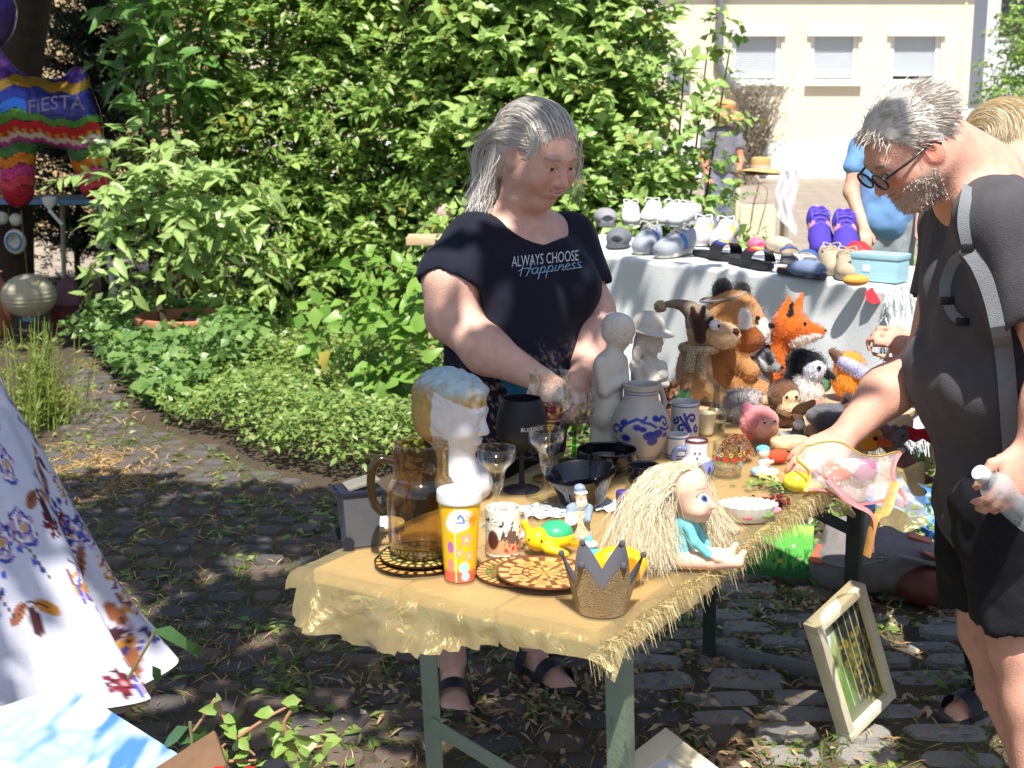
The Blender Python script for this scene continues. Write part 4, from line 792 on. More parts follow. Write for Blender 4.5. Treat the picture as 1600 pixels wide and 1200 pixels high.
for s in (-1,1): MB().lathe([(0,-.004),(.0016,0),(0,.004)], 8, (.006*s,-.0168,.034)).build('eye', MATS['black eye'], ps)
MB().lathe([(0,0),(.012,.002),(.012,.008),(0,.014)], 20, (-.02,.028,.036)).build('orange_cap', MATS['orange plastic'], ps)
# Santa figurine
b = on(905, 848); sn = empty('santa_figurine', b, 0, label='blue and cream Santa figurine with drum before the black bowls', cat='figurine'); CR_, BL_ = lin(206,194,164), lin(140,156,176)
s_ = Solid().ell((0,0,.012), (.022,.018,.014), k=.006, col=CR_).ell((.004,-.005,.012), (.02,.016,.012), k=.005, col=lin(170,172,172)); s_.limb((0,0,.02), (0,0,.06), .021, .017, .006, CR_); s_.limb((-.017,-.002,.066), (-.02,-.016,.045), .008,.007,.004, BL_); s_.limb((.017,-.002,.066), (.014,-.018,.05), .008,.007,.004, BL_); s_.ell((0,0,.068), (.021,.016,.01), k=.005, col=BL_); s_.ell((.002,-.004,.088), (.011,.011,.013), k=.003, col=lin(206,160,130)); s_.ell((.003,-.011,.079), (.011,.009,.012), k=.003, col=lin(222,214,196)); s_.ell((.002,-.002,.097), (.0125,.0125,.004), k=.002, col=lin(220,214,200)); s_.ell((0,0,.104), (.011,.011,.009), k=.003, col=BL_); s_.ell((.002,-.0155,.088), (.003,.003,.003), k=.002, col=lin(200,140,112))
s_.build('body', m_matt, sn, .0013, disp=lambda g: (fbm(g*400, 3, 2)-.5)*.0025); MB().lathe([(0,-.008),(.012,-.008),(.0125,0),(.012,.008),(0,.008)], 20, (-.016,-.019,.052), Matrix.Rotation(1.25,3,'X')).build('drum', m_white, sn)
# ---- glasses
def stemglass(name, px, py, prof, m, label, cat='glass', group=None, sub=5):
    b = on(px, py); o = turned(name, prof, m, None, 48, sub=sub); o.location = b; return tag(o, label, cat, group)
marg = lambda h: [(0,0),(.03,.001),(.031,.003),(.006,.007),(.0042,.02),(.0045,h*.38),(.009,h*.47),(.014,h*.55),(.0155,h*.66),(.02,h*.74),(.034,h*.84),(.0365,h*.92),(.0365,h),(.0352,h),(.0352,h*.92),(.033,h*.855),(.018,h*.75),(.013,h*.66),(.011,h*.56),(0,h*.5)]
stemglass('margarita_glass', 776, 822, marg(.155), m_clear, 'clear margarita glass right beside the bust'); stemglass('margarita_glass', 853, 792, marg(.16), m_clear, 'clear margarita glass in front of the candle glass')
b = on(815, 765); gb = empty('goblet', b, 0, label='matt black balloon goblet with white lettering', cat='goblet'); m_blk = mat('matt black', lin(30,30,38), .55, var=.1, bump=.03)
turned('cup', [(0,0),(.035,.0),(.037,.003),(.012,.008),(.006,.02),(.0055,.07),(.007,.082),(.03,.095),(.05,.115),(.054,.14),(.05,.17),(.041,.195),(.0395,.195),(.048,.17),(.052,.14),(.048,.117),(.02,.1),(0,.098)], m_blk, gb, 56)
tm = text_mesh('BULLDOG', .0115, .0004)
for v_ in tm.vertices: th = -math.pi/2+.45+v_.co.x/.053; zz = v_.co.y+.138; v_.co = Vector((math.cos(th)*(.0543+v_.co.z), math.sin(th)*(.0543+v_.co.z), zz))
link('lettering', tm, mat('white print', lin(224,224,226), .6, bump=0), gb)
b = on(858, 748); cg = empty('candle_glass', b, 0, label='engraved glass bowl with red candle on a thin brass stem', cat='candle holder')
turned('bowl', [(0,.128),(.02,.13),(.04,.146),(.05,.172),(.047,.2),(.043,.218),(.045,.235),(.044,.235),(.042,.218),(.046,.2),(.0485,.172),(.039,.148),(0,.132)], m_clear, cg, 56); MB().lathe([(0,.133),(.022,.134),(.03,.142),(.033,.158),(.028,.166),(0,.166)], 30).build('candle', mat('red wax', lin(140,32,40), .35, var=.1, bump=.1, sss=.2), cg)
turned('stem', [(0,0),(.032,.001),(.033,.004),(.006,.009),(.003,.02),(.003,.105),(.011,.112),(.012,.124),(.014,.127),(0,.128)], mat('brass', lin(196,168,96), .3, metal=.9, bump=.05), cg, 24, sub=3)
sw = MB()
for k in range(9):
    th0 = -math.pi+k*.72; 
    for dz, s in ((.19,1), (.205,-1), (.176,1)):
        pts = []
        for i in range(22): q = i/21*4.6; rr = .0085*(1-i/26); th = th0+s*(rr*math.cos(q))/.047; z = dz+rr*math.sin(q); r = np.interp(z, [.146,.172,.2,.218], [.041,.0508,.0478,.044]); pts.append((r*math.cos(th), r*math.sin(th), z))
        sw.tube(pts, .0005, 4)
sw.build('engraving', m_white, cg)
b = on(897, 722); wg = empty('wine_glass', b, 0, label='wine glass with green stem left of the stoneware jug', cat='wine glass'); turned('bowl', [(0,.085),(.012,.087),(.035,.1),(.046,.122),(.047,.145),(.043,.165),(.0422,.165),(.046,.145),(.045,.122),(.034,.102),(0,.089)], m_clear, wg, 48); turned('stem', [(0,0),(.033,.001),(.034,.003),(.01,.008),(.0055,.02),(.005,.06),(.0065,.082),(.01,.085),(0,.0855)], glass('green glass', (.25,.72,.22), .7), wg, 30, sub=4)
m_gb = mat('black glass', (.006,.006,.01), .07, spec=.7, var=0, bump=0)
def bowl_(px, py, r, h, label, sl=.7):
    b = on(px, py); o = turned('bowl', wallp([(r*.45,0),(r*.62,.004),(r*(sl+.15),h*.5),(r,h)], .0028), m_gb, None, 60); o.location = b; return tag(o, label, 'bowl')
bowl_(948, 737, .066, .05, 'wide black glass bowl in front of the stoneware jug', .82); o = bowl_(912, 790, .072, .062, 'tilted black glass bowl behind the Santa figurine', .6); o.rotation_euler = (.1,-.12,0); o.location.z += .008; bowl_(1005, 770, .034, .058, 'small dark glass tumbler beside the blonde doll', .8)
# lace doilies
def doily(px, py, R_, label, ell=.8):
    b = on(px, py); mb = MB(); nT, nR = 96, 22
    P = [[(R_*(.08+.92*j/(nR-1))*(1+.06*math.cos(i/nT*2*math.pi*14)*(j/(nR-1))**3)*math.cos(2*math.pi*i/nT), ell*R_*(.08+.92*j/(nR-1))*(1+.06*math.cos(i/nT*2*math.pi*14)*(j/(nR-1))**3)*math.sin(2*math.pi*i/nT), .0015+.002*math.sin(i*.7)*(j/(nR-1))) for j in range(nR)] for i in range(nT)]
    fs = []
    for i in range(nT):
        for j in range(nR-1):
            hole = j in (4,5,10,11,16,17) and (i//2+j//6) % 3 == 0 or (j in (13,14,19) and i % 4 == 1)
            if not hole: fs.append((i*nR+j, (i+1) % nT*nR+j, (i+1) % nT*nR+j+1, i*nR+j+1))
    mb.add([p for r in P for p in r], fs); mb.build('doily', mat('lace', lin(228,230,236), .85, var=.05, bump=.3, bscale=500), label=label, cat='doily', loc=b+V(0,0,.002))
doily(853, 800, .062, 'white lace doily under the margarita glass'); doily(957, 792, .05, 'white lace doily beneath the black bowls')
# blue candle between doily and doll
b = on(972, 812); tag(turned('candle', [(0,0),(.013,0),(.014,.01),(.012,.035),(.013,.055),(.009,.06),(0,.06)], mat('violet wax', lin(76,60,130), .4, sss=.1), None, 24), 'violet blue candle half hidden behind the doll hair', 'candle').location = b
# ---- plaster bust with blue and gold hair
b = on(716, 775); bu = empty('plaster_bust', b, 0, label='white plaster boy bust with gold and pale blue hair', cat='bust'); hh = .165; Ro = rotm((.93,-.3,-.12)); ho = np.array([-.008,0,.175]); s_ = Solid(); g = head(s_, ho, Ro, hh, nose=.75, neck=(.0,.0,.07), nr=.2); s_.ell((.012,-.005,.028), (.06,.05,.045), k=.03)
s_.ell(g(-.1,0,.2), np.array([.46,.4,.38])*hh, Ro, .01); s_.ell(g(-.24,0,-.03), np.array([.28,.37,.36])*hh, Ro, .015); s_.ell(g(.2,0,.34), np.array([.2,.27,.13])*hh, Ro, .015)
def buc(Vv, c):
    q = ((Vv-ho) @ Ro)/hh; f, l, u = q.T; nz = fbm(Vv*np.array([90,90,40]), 4); hair = (u > .2-.35*(f-.22)) & (u > -.32) & ~((f > .05) & (u < .17+.0*f) & (np.abs(l) < .3+.0*f) & (f > -.02+.5*np.abs(u-.3)*0)) & ~((np.abs(l) > .3) & (f > -.08) & (f < .1) & (u < .1))
    hair &= ~((f > .02) & (u < .16)); hair |= (f < -.16) & (u > -.36); c = flat(len(Vv), lin(214,214,220)); gold = lin(188,158,92); pale = lin(176,196,204); w_ = np.clip((u-.22)*5+(nz-.5)*1.5, 0, 1)[:, None]; c[hair] = (np.array(gold)*(1-w_)+np.array(pale)*w_)[hair]*(.75+.5*nz[hair, None]); return c
def bud(gp):
    q = ((gp-ho) @ Ro)/hh; f, l, u = q.T; m = ((u > .16) | (f < -.16)) & (u > -.36); w_ = np.sin(f*38+6*np.sin(u*11+l*7))*np.sin(u*16+3*np.sin(f*9)); return m*w_*.0022
s_.build('body', mat('plaster', vc=True, rough=.7, var=.05, scale=40, bump=.1, bscale=150), bu, .0026, disp=bud, colfn=buc)
# ---- stoneware jug with cobalt flowers, mugs and owl jug
COB = lin(28,48,150)
def curl(cx, cy, r, a0, turns, s=1, n=14): return [(cx+s*r*(1-i/n*.75)*math.cos(a0+turns*6.28*i/n), cy+r*(1-i/n*.75)*math.sin(a0+turns*6.28*i/n)) for i in range(n+1)]
def jugpaint(t, z, r):
    x = (t+math.pi/2-.12)*.06; c = flat(len(t), lin(178,176,170))
    for zz in (.15,.157,.006): c = lay(c, np.clip((.0016-np.abs(z-zz))*900,0,1), COB)
    for cx, cz, s in ((.006,.062,.014),(.024,.066,.013),(.014,.048,.013),(-.02,.082,.009),(-.008,.078,.008),(.022,.1,.009),(.045,.06,.008),(-.05,.09,.01),(-.045,.055,.011)):
        c = lay(c, disc(x,z,cx,cz,s,s*.8), COB)
    for st in ([(-.06,.07),(-.045,.088),(-.022,.1),(-.008,.096),(.0,.104)], [(-.01,.094),(.008,.09),(.02,.082)], curl(.044,.09,.014,2.8,-.9), [(.03,.08),(.045,.072),(.058,.078)], curl(-.07,.07,.016,0,.8), [(.06,.05),(.08,.07),(.09,.09)], [(-.09,.05),(-.07,.04),(-.05,.04)]): c = lay(c, stroke(x,z,st,.0032), COB)
    return c
b = on(1000, 712); sj = empty('stoneware_jug', b, 0, label='grey stoneware jug with cobalt blue flowers', cat='jug'); pr = spline([(.042,0),(.045,.006),(.056,.03),(.067,.062),(.066,.088),(.054,.115),(.042,.133),(.04,.15),(.042,.165),(.043,.17)], 12); pr = [(0,0)]+[tuple(p) for p in pr]+[(.04,.171),(.037,.165),(.036,.14),(.05,.11),(.06,.07),(.05,.02),(0,.01)]; mb = MB().lathe(pr, 170); a = np.array([tuple(p) for p in mb.v]); mb.c = [tuple(c) for c in jugpaint(np.arctan2(a[:,1],a[:,0]), a[:,2], 0)]; mb.build('body', m_vc, sj)
MB().tube(spline([(.03,.03,.15),(.05,.055,.145),(.06,.065,.11),(.05,.05,.08)],6), .007, 10).build('handle', mat('stoneware', lin(178,176,170), .35, bump=.05), sj)
def delft(px, py, r, h, label, paint, dz=0, rz=0, handle=True):
    b = on(px, py)+V(0,0,dz); o = empty('mug', b, rz, label=label, cat='mug', group='blue and white stoneware cups'); pr = [(0,0),(r*.95,0)]+[(r*(1-.04*math.sin(3.14*i/50)),.002+h*i/50) for i in range(51)]+[(r*.93,h+.002),(r*.9,h*.5),(r*.88,.006),(0,.006)]; mb = MB().lathe(pr, 110); a = np.array([tuple(p) for p in mb.v]); mb.c = [tuple(c) for c in paint((np.arctan2(a[:,1],a[:,0])+math.pi/2-rz)*r, a[:,2], h)]; mb.build('body', m_vc, o)
    if handle: MB().tube(spline([(-r*.9,.004,h*.8),(-r*1.5,.004,h*.82),(-r*1.75,.004,h*.5),(-r*1.4,.004,h*.2),(-r*.9,.004,h*.22)],5), .004, 8).build('handle', MATS['stoneware'], o)
    return o
def mp1(x, z, h):
    c = flat(len(x), lin(206,208,212)); c = lay(c, np.clip((.0022-np.abs(z-h*.94))*900,0,1), COB); c = lay(c, np.clip((.0015-np.abs(z-h*.06))*900,0,1), COB)
    for st in (curl(.014,h*.66,.012,3.1,-1.0), curl(-.012,h*.42,.012,0,1.0), [(-.006,h*.78),(0,h*.6),(.006,h*.3)], [(.0,h*.6),(.012,h*.36)], [(-.016,h*.7),(-.002,h*.5)], curl(.03,h*.4,.01,2,.9), curl(-.03,h*.6,.01,1,-.9)): c = lay(c, stroke(x,z,st,.0032), COB)
    return c
def mp2(x, z, h):
    c = flat(len(x), lin(214,216,220)); c = lay(c, np.clip((.002-np.abs(z-h*.92))*900,0,1), COB); return lay(c, np.clip((.002-np.abs(z-h*.1))*900,0,1), COB)
delft(1058, 712, .027, .05, 'lower blue-rimmed white cup beneath the patterned beaker', mp2); delft(1072, 706, .0345, .1, 'tall white beaker with blue scroll pattern', mp1, .0, 0, False).location += V(.004,.07,.004)
b = on(1087, 747); ow = empty('owl_jug', b, -.3, label='small blue and white pot-bellied jug with handle', cat='jug')
def owp(t, z, r):
    x = (t+math.pi/2-.25)*.032; c = flat(len(t), lin(120,128,168)); c = lay(c, np.clip((z-.042)*300,0,1), lin(222,222,228)); c = lay(c, np.clip((z-.081)*900,0,1), lin(96,52,48))
    for cx, cz in ((-.007,.06),(.007,.06),(0,.05)): c = lay(c, disc(x,z,cx,cz,.0035,.0045), COB)
    for k in range(9): c = lay(c, stroke(x,z,[((k-4)*.018,.008),((k-4)*.018+.006,.03)],.003), COB)
    return c
turned('body', [(0,0),(.026,0),(.038,.014),(.04,.028),(.032,.042),(.025,.05),(.025,.083),(.022,.084),(.021,.05),(0,.02)], m_vc, ow, 90, owp, 6); MB().tube(spline([(-.02,-.01,.066),(-.04,-.018,.066),(-.046,-.02,.045),(-.037,-.016,.028)],6), .0065, 10).build('handle', mat('blue glaze', lin(110,118,160), .25), ow)
b = on(1103, 678); tag(turned('cup', wallp([(.016,0),(.02,.02),(.024,.05)], .002), mat('ivory glaze', lin(222,208,176), .3, var=.08, scale=60), None, 36), 'ivory cup behind the blue and white beaker', 'cup').location = b
b = on(1118, 672); tag(turned('bottle', [(0,0),(.022,0),(.024,.008),(.024,.045),(.014,.062),(.009,.08),(.0075,.105),(.0095,.108),(.0095,.113),(.0075,.113),(.007,.08),(.012,.062),(.022,.044),(.022,.008),(0,.004)], glass('bottle glass', (.82,.84,.8), .9), None, 40, sub=4), 'small clear glass bottle before the reindeer plush', 'bottle').location = b
# tumbler with painted fruit
b = on(1137, 742); tu = empty('tumbler', b, 0, label='glass tumbler painted with red fruit and yellow swirls', cat='glass'); turned('glass_body', [(0,0),(.026,0),(.029,.004),(.034,.04),(.034,.07),(.033,.07),(.033,.04),(.028,.014),(0,.012)], m_clear, tu, 48, sub=4); de = MB()
for k in range(7):
    t0_ = -math.pi+k*.62
    for cx, cz, r_, c_ in ((0,.042,.006,lin(206,60,36)), (.35,.052,.004,lin(236,200,40)), (.2,.034,.003,lin(60,130,60))):
        pts = [(.0346*math.cos(t0_+cx+a_[0]), .0346*math.sin(t0_+cx+a_[0]), cz+a_[1]) for a_ in [(r_/.034*math.cos(j*.63), r_*math.sin(j*.63)) for j in range(11)]]
        if c_[1] < .2: de.add(pts[:10], [tuple(range(10))], c_)
        else: de.tube(pts, .0007, 4, col=c_)
de.build('painted_fruit', m_plas, tu)
# ================================================================ statues, dolls and plush toys
PL = lin(208,204,196); m_plaster = mat('statue plaster', lin(206,202,194), .75, var=.1, scale=18, bump=.25, bscale=120)
b = on(950, 704); bo = empty('boy_statue', b, 0, label='white plaster boy statue with tousled hair behind the wine glass', cat='statue'); s_ = Solid(); Rb = rotm((.85,-.35,-.3)); hb_ = np.array([.022,-.005,.282])
g = head(s_, hb_, Rb, .078, nose=.7, neck=(.012,0,.235), nr=.2); s_.ell(g(-.1,0,.14), np.array([.5,.44,.42])*.078, Rb, .01); s_.ell(g(-.25,0,-.1), np.array([.26,.38,.3])*.078, Rb, .01)
s_.ell((.005,0,.2), (.036,.03,.04), k=.02); s_.limb((.0,0,.2), (-.008,0,.09), .035, .04, .015); s_.limb((.012,-.01,.11), (.01,-.012,.02), .024,.018,.01); s_.limb((-.02,.006,.11), (-.025,.006,.02), .024,.018,.01); s_.ell((-.004,0,.008), (.055,.045,.012), k=.008); s_.limb((-.02,-.026,.215), (-.012,-.034,.15), .017,.015,.008); s_.limb((-.012,-.034,.15), (.022,-.03,.17), .014,.012,.006); s_.limb((.03,.01,.215), (.035,-.02,.17), .014,.012,.006)
s_.build('figure', m_plaster, bo, .003, disp=lambda g_: (((g_-hb_) @ Rb)[...,2] > -.01)*(np.sin(g_[...,0]*420+3*np.sin(g_[...,2]*190))*np.sin(g_[...,2]*260+4*np.sin(g_[...,1]*150)))*.0016*(((g_-hb_) @ Rb)[...,0] < .026)+np.sin(g_[...,0]*130+g_[...,2]*14)*.0008)
b = on(1010, 672); gi = empty('girl_statue', b, 0, label='white plaster girl statue in a wide-brimmed hat', cat='statue'); s_ = Solid(); Rg = rotm((.75,-.6,-.32)); hg = np.array([.004,-.006,.225])
g = head(s_, hg, Rg, .078, nose=.7, neck=(0,0,.175), nr=.2); Rh = rotm((.85,-.35,-.18)); s_.ell(hg+np.array([0,0,.028]), (.062,.058,.007), Rh, .006); s_.ell(hg+np.array([-.004,.004,.042]), (.041,.039,.034), Rh, .008)
for q in (-1,1): s_.limb(g(-.1,.36*q,.0), g(-.05,.42*q,-.7), .014,.011,.006)
s_.limb(g(-.35,.1,-.1), g(-.3,.1,-.7), .02,.016,.01); s_.ell((0,0,.15), (.04,.032,.035), k=.015); s_.limb((0,0,.14), (0,0,.03), .037,.05,.015); s_.ell((0,0,.008), (.056,.05,.012), k=.008); s_.limb((-.034,-.012,.165), (-.02,-.04,.12), .014,.012,.006); s_.limb((-.02,-.04,.12), (.022,-.04,.14), .011,.01,.006); s_.limb((.036,-.004,.165), (.04,-.035,.125), .013,.011,.006); s_.ell((.034,-.04,.15), (.014,.012,.014), k=.004)
s_.build('figure', m_plaster, gi, .003, disp=lambda g_: np.sin(g_[...,0]*260+g_[...,2]*60+3*np.sin(g_[...,2]*70))*.0011*(g_[...,2] < .21))
# ---- blonde doll sitting at the table edge
b = on(1052, 885); dl = empty('doll', b, 0, label='long-haired blonde doll in turquoise top sitting on the table edge', cat='doll'); SK = lin(236,196,172); TQ = lin(112,196,208); s_ = Solid(); Rd = rotm((.93,-.36,-.1)); hd = np.array([.026,-.004,.133]); HD = .092
s_.ell(hd+Rd @ np.array([-.012,0,.014]), (.04,.037,.039), Rd, .01, SK); s_.ell(hd+Rd @ np.array([.01,0,-.016]), (.03,.031,.029), Rd, .014, SK); s_.ell(hd+Rd @ np.array([.026,0,-.034]), (.011,.013,.009), Rd, .012, SK); s_.limb(hd+Rd @ np.array([.036,0,-.008]), hd+Rd @ np.array([.0435,0,-.014]), .003,.0042,.006,SK); s_.ell(hd+Rd @ np.array([.0365,0,-.0265]), (.0035,.009,.003), Rd, .004, SK)
for q in (-1,1): s_.ell(hd+Rd @ np.array([.022,.018*q,-.02]), (.013,.012,.012), Rd, .01, SK)
s_.limb(hd+Rd @ np.array([-.008,0,-.03]), (.02,0,.08), .012,.012,.008,SK); s_.limb((.02,0,.078), (.012,0,.02), .022,.024,.01,TQ); s_.chain([(.022,-.022,.078),(.032,-.03,.055),(.056,-.036,.034)], [.0095,.0085,.0075], .005, TQ); s_.chain([(.056,-.036,.034),(.07,-.036,.026),(.08,-.036,.024)], [.0068,.006,.004], .003, SK); s_.chain([(.024,.022,.078),(.044,.028,.058),(.06,.02,.036)], [.0095,.0085,.0075], .005, TQ)
s_.chain([(.012,-.014,.018),(.062,-.024,.017),(.108,-.03,.018)], [.017,.0145,.0105], .004, SK); s_.limb((.108,-.03,.018), (.118,-.03,.036), .009,.0055,.004,SK); s_.chain([(.012,.014,.018),(.06,.012,.017),(.1,.01,.018)], [.017,.0145,.0105], .004, SK); s_.limb((.1,.01,.018), (.11,.01,.036), .009,.0055,.004,SK)
def dollc(Vv, c):
    q = ((Vv-hd) @ Rd); f, l, u = q.T; fr = (f > .008) & (u > -.045)
    for q_ in (-1,1):
        e = np.hypot((l-.0165*q_)/.0105, (u-.003)/.0095); c = lay(c, fr*np.clip((1-e)*5,0,1), (.85,.85,.86)); c = lay(c, fr*np.clip((.0068-np.hypot(l-.0165*q_,(u-.0022)))*900,0,1), lin(70,96,156)); c = lay(c, fr*np.clip((.0034-np.hypot(l-.0165*q_,(u-.0022)))*900,0,1), (.01,.01,.02)); c = lay(c, fr*(u > .003)*np.clip(1-np.abs(e-1.05)*7,0,1), lin(60,44,50)); c = lay(c, fr*np.clip((.0012-np.abs(u-.0195+30*(np.abs(l)-.017)**2))*1500,0,1)*(np.abs(np.abs(l)-.017) < .0095), lin(170,130,96)); c = lay(c, fr*np.exp(-((l-.02*q_)**2+(u+.016)**2)/.00006)*.35, lin(232,140,140))
    return lay(c, fr*(np.abs(l) < .0095)*np.clip((.0032*(1-(l/.0105)**2)-np.abs(u+.0265))*900,0,1), lin(206,90,100))
s_.build('body', mat('doll vinyl', vc=True, rough=.5, var=.03, bump=0, sss=.15), dl, .0019, colfn=dollc)
m_blond = mat('blonde doll hair', lin(250,242,218), .34, var=.06, scale=60, bump=0, col2=lin(238,226,194), island=1)
N = 11000; d = unit(RNG.normal(0,1,(N,3))); d[:,2] = np.abs(d[:,2])*.9+.02*0; q = d*np.array([.045,.041,.044]); keep = ~((q[:,0] > -.006) & (q[:,2] < .036)) & ~((q[:,0] > .014)); q = q[keep]; N = len(q); st = hd+np.array([-.01,0,.014])+q @ Rd.T; side = np.where(q[:,1] < .004, -1, 1.); K = 12
rt = (side > 0) & (RNG.uniform(0,1,N) < .75); end = np.stack([np.where(rt, RNG.normal(.075,.022,N), RNG.normal(-.05,.032,N)), np.where(rt, RNG.normal(.05,.012,N), RNG.normal(-.025,.028,N)), RNG.uniform(.006,.06,N)],1); t = np.linspace(0,1,K)[None,:,None]
mid = st+np.stack([np.where(rt, .012, -.05)+RNG.normal(0,.008,N), np.where(rt,.045,side*.02), .0+0*side],1)+q*.5; P = (1-t)**2*st[:,None]+2*t*(1-t)*mid[:,None]+t*t*end[:,None]; ph = RNG.uniform(0,6.28,(N,1,3)); P = P+np.sin(t*RNG.uniform(8,26,(N,1,1))+ph)*.0065*t; P[:,:,2] = np.maximum(P[:,:,2], .003)
v, q_ = strands(P, .0003, .00018); link('hair', npmesh('hair', v, q_), m_blond, dl, kind='stuff')
# ---- plush toys
def plush(name, px, py, label, build, cat='plush toy', res=.004, rz=0, hair=0, ln=.008, dz=0, keep=None, sc=1):
    b = on(px, py)+V(0,0,dz); r = empty(name, b, rz, label=label, cat=cat, sc=sc, group='plush toys on the table'); s_ = Solid(); build(s_); o = s_.build('body', m_plush, r, res, disp=lambda g_: (fbm(g_*130, 4, 2)-.5)*.004)
    if hair: fur(o, hair, ln, m_fur, .0005, keep=keep)
    return r
def eyes(r, pts, rad=.006, white=None):
    for p in pts:
        if white: MB().lathe([(0,-white),(white*.7,-white*.7),(white,0),(white*.7,white*.7),(0,white)], 16, p).build('eye_white', mat('eye white', lin(226,226,228), .25, bump=0), r); p = (p[0]+white*.5, p[1]-white*.75, p[2])
        MB().lathe([(0,-rad),(rad*.7,-rad*.7),(rad,0),(rad*.7,rad*.7),(0,rad)], 12, p).build('eye', MATS['black eye'], r)
ORB, WHT, TAN, DKB, GRY, BLK = lin(190,136,84), lin(228,222,214), lin(196,156,112), lin(58,36,26), lin(110,110,114), lin(26,26,32)
def bear(s):
    s.ell((-.01,0,.09), (.07,.065,.09), k=.03, col=ORB).ell((.03,-.005,.21), (.082,.075,.08), k=.02, col=ORB).ell((.09,-.03,.185), (.04,.038,.036), k=.02, col=WHT).ell((.045,-.05,.165), (.06,.045,.04), k=.03, col=lin(160,90,40)).ell((.045,-.055,.215), (.028,.03,.04), k=.01, col=WHT)
    s.ell((.0,.01,.29), (.03,.018,.036), k=.01, col=BLK); s.ell((.06,.05,.28), (.026,.018,.03), k=.01, col=BLK); s.limb((.04,-.05,.04), (.1,-.06,.02), .032,.03,.02,ORB); s.limb((.02,-.06,.12), (.07,-.08,.08), .026,.024,.02,ORB); s.ell((.05,-.02,.135), (.055,.05,.025), k=.02, col=WHT)
r = plush('bear_plush', 1125, 614, 'large tan and white bear plush with black ears', bear, hair=5200, ln=.009); eyes(r, [(.085,-.075,.225)], .007); MB().lathe([(0,-.008),(.011,-.004),(.012,.002),(.006,.008),(0,.009)], 16, (.128,-.045,.198)).build('nose', MATS['black eye'], r)
MB().tube([(.0+.062*math.cos(a), .0+.05*math.sin(a), .273+.012*math.cos(a)) for a in np.linspace(0,6.28,28)], .0035, 8).build('cap_brim', mat('grey felt', lin(150,148,140), .9), r)
def deer(s):
    s.ell((-.012,0,.08), (.05,.045,.085), k=.02, col=TAN).ell((.01,-.004,.195), (.046,.042,.046), k=.02, col=TAN).ell((.062,-.02,.185), (.046,.038,.037), k=.02, col=lin(214,180,140)).limb((.02,-.03,.05), (.06,-.05,.02), .026,.022,.015,TAN).limb((-.03,-.02,.12), (.0,-.055,.08), .018,.016,.012,lin(176,140,100))
r = plush('reindeer_plush', 1090, 627, 'tan reindeer plush with dark antler, stocking cap and tweed scarf', deer, hair=2400, ln=.006); eyes(r, [(.034,-.045,.218)], .005, .017); MB().lathe([(0,-.009),(.01,-.005),(.0125,.001),(.006,.009),(0,.01)], 16, (.09,-.043,.2)).build('nose', mat('brown felt', lin(74,44,30), .8), r)
an = Solid().limb((-.0,-.03,.185), (-.012,-.036,.225), .02,.014,.01).limb((-.012,-.036,.22), (-.026,-.038,.262), .012,.007,.008).limb((-.006,-.036,.215), (.004,-.04,.265), .013,.007,.008).limb((.004,-.034,.2), (.026,-.04,.235), .012,.007,.008); an.build('antler', mat('dark brown plush', lin(60,36,26), .9, bump=.4, bscale=300, sheen=.3), r, .0025)
hat = MB().tube(spline([(.0,.0,.22),(-.025,0,.252),(-.06,0,.268),(-.095,0,.268)],6), [.042,.04,.037,.034,.031,.028,.025,.023,.021,.019,.017,.015,.014,.013,.012,.011,.01,.009,.008], 16); hat.build('stocking_cap', mat('grey brown knit', lin(140,124,104), .95, var=.2, bump=.6, bscale=300), r); Solid().ell((-.108,0,.262), .017).build('pompon', mat('beige pompon', lin(190,168,134), .95, bump=.8, bscale=300), r, .003, disp=lambda g_: (fbm(g_*260,5,2)-.5)*.012)
sc_ = MB()
for k in range(2): sc_.tube([(.005-.03*k,-.045,.15),(-.002-.03*k,-.06,.12),(-.004-.034*k,-.062,.075+.02*k)], [.014,.016,.017], 10, flat=.35)
sc_.tube([(.05*math.cos(a)*.9, .045*math.sin(a), .148) for a in np.linspace(0,6.28,20)], .013, 8); sc_.build('scarf', mat('tweed', lin(120,96,70), .95, var=.6, scale=420, bump=.5, bscale=420, col2=lin(200,184,156)), r)
FX = lin(212,106,34)
def fox(s):
    s.limb((-.03,0,.04), (-.012,0,.13), .034,.024,.02,FX).ell((.004,-.005,.16), (.044,.04,.042), k=.02, col=FX).limb((.02,-.01,.155), (.075,-.03,.152), .03,.012,.02,FX).limb((.02,-.018,.132), (.072,-.032,.142), .022,.01,.01,WHT).limb((-.012,-.012,.18), (.0,-.014,.235), .022,.004,.01,FX).limb((.022,.02,.19), (.04,.03,.235), .018,.004,.01,FX).limb((.0,-.027,.185), (.006,-.024,.222), .01,.003,.002,BLK).limb((0,-.02,.05), (.03,-.04,.01), .02,.016,.01,FX)
r = plush('fox_plush', 1226, 610, 'bright orange fox plush with tall black-lined ear', fox, hair=2600, ln=.007, sc=1.16); eyes(r, [(.034,-.04,.172)], .0045); MB().lathe([(0,-.005),(.006,0),(0,.005)], 10, (.084,-.034,.154)).build('nose', MATS['black eye'], r)
def peng(s):
    s.ell((0,0,.05), (.05,.042,.05), k=.02, col=WHT).ell((.012,-.006,.115), (.036,.034,.036), k=.015, col=BLK).ell((.016,-.03,.108), (.028,.014,.026), k=.004, col=lin(214,214,226)).limb((.03,-.02,.108), (.064,-.034,.09), .016,.007,.01,BLK).limb((.056,-.032,.094), (.07,-.036,.086), .0075,.004,.003,lin(232,160,40)).limb((-.04,.0,.09), (-.045,-.01,.03), .016,.012,.008,BLK).ell((-.012,.014,.12), (.036,.03,.036), k=.01, col=BLK).ell((.03,-.03,.012), (.03,.022,.012), k=.006, col=lin(226,150,120))
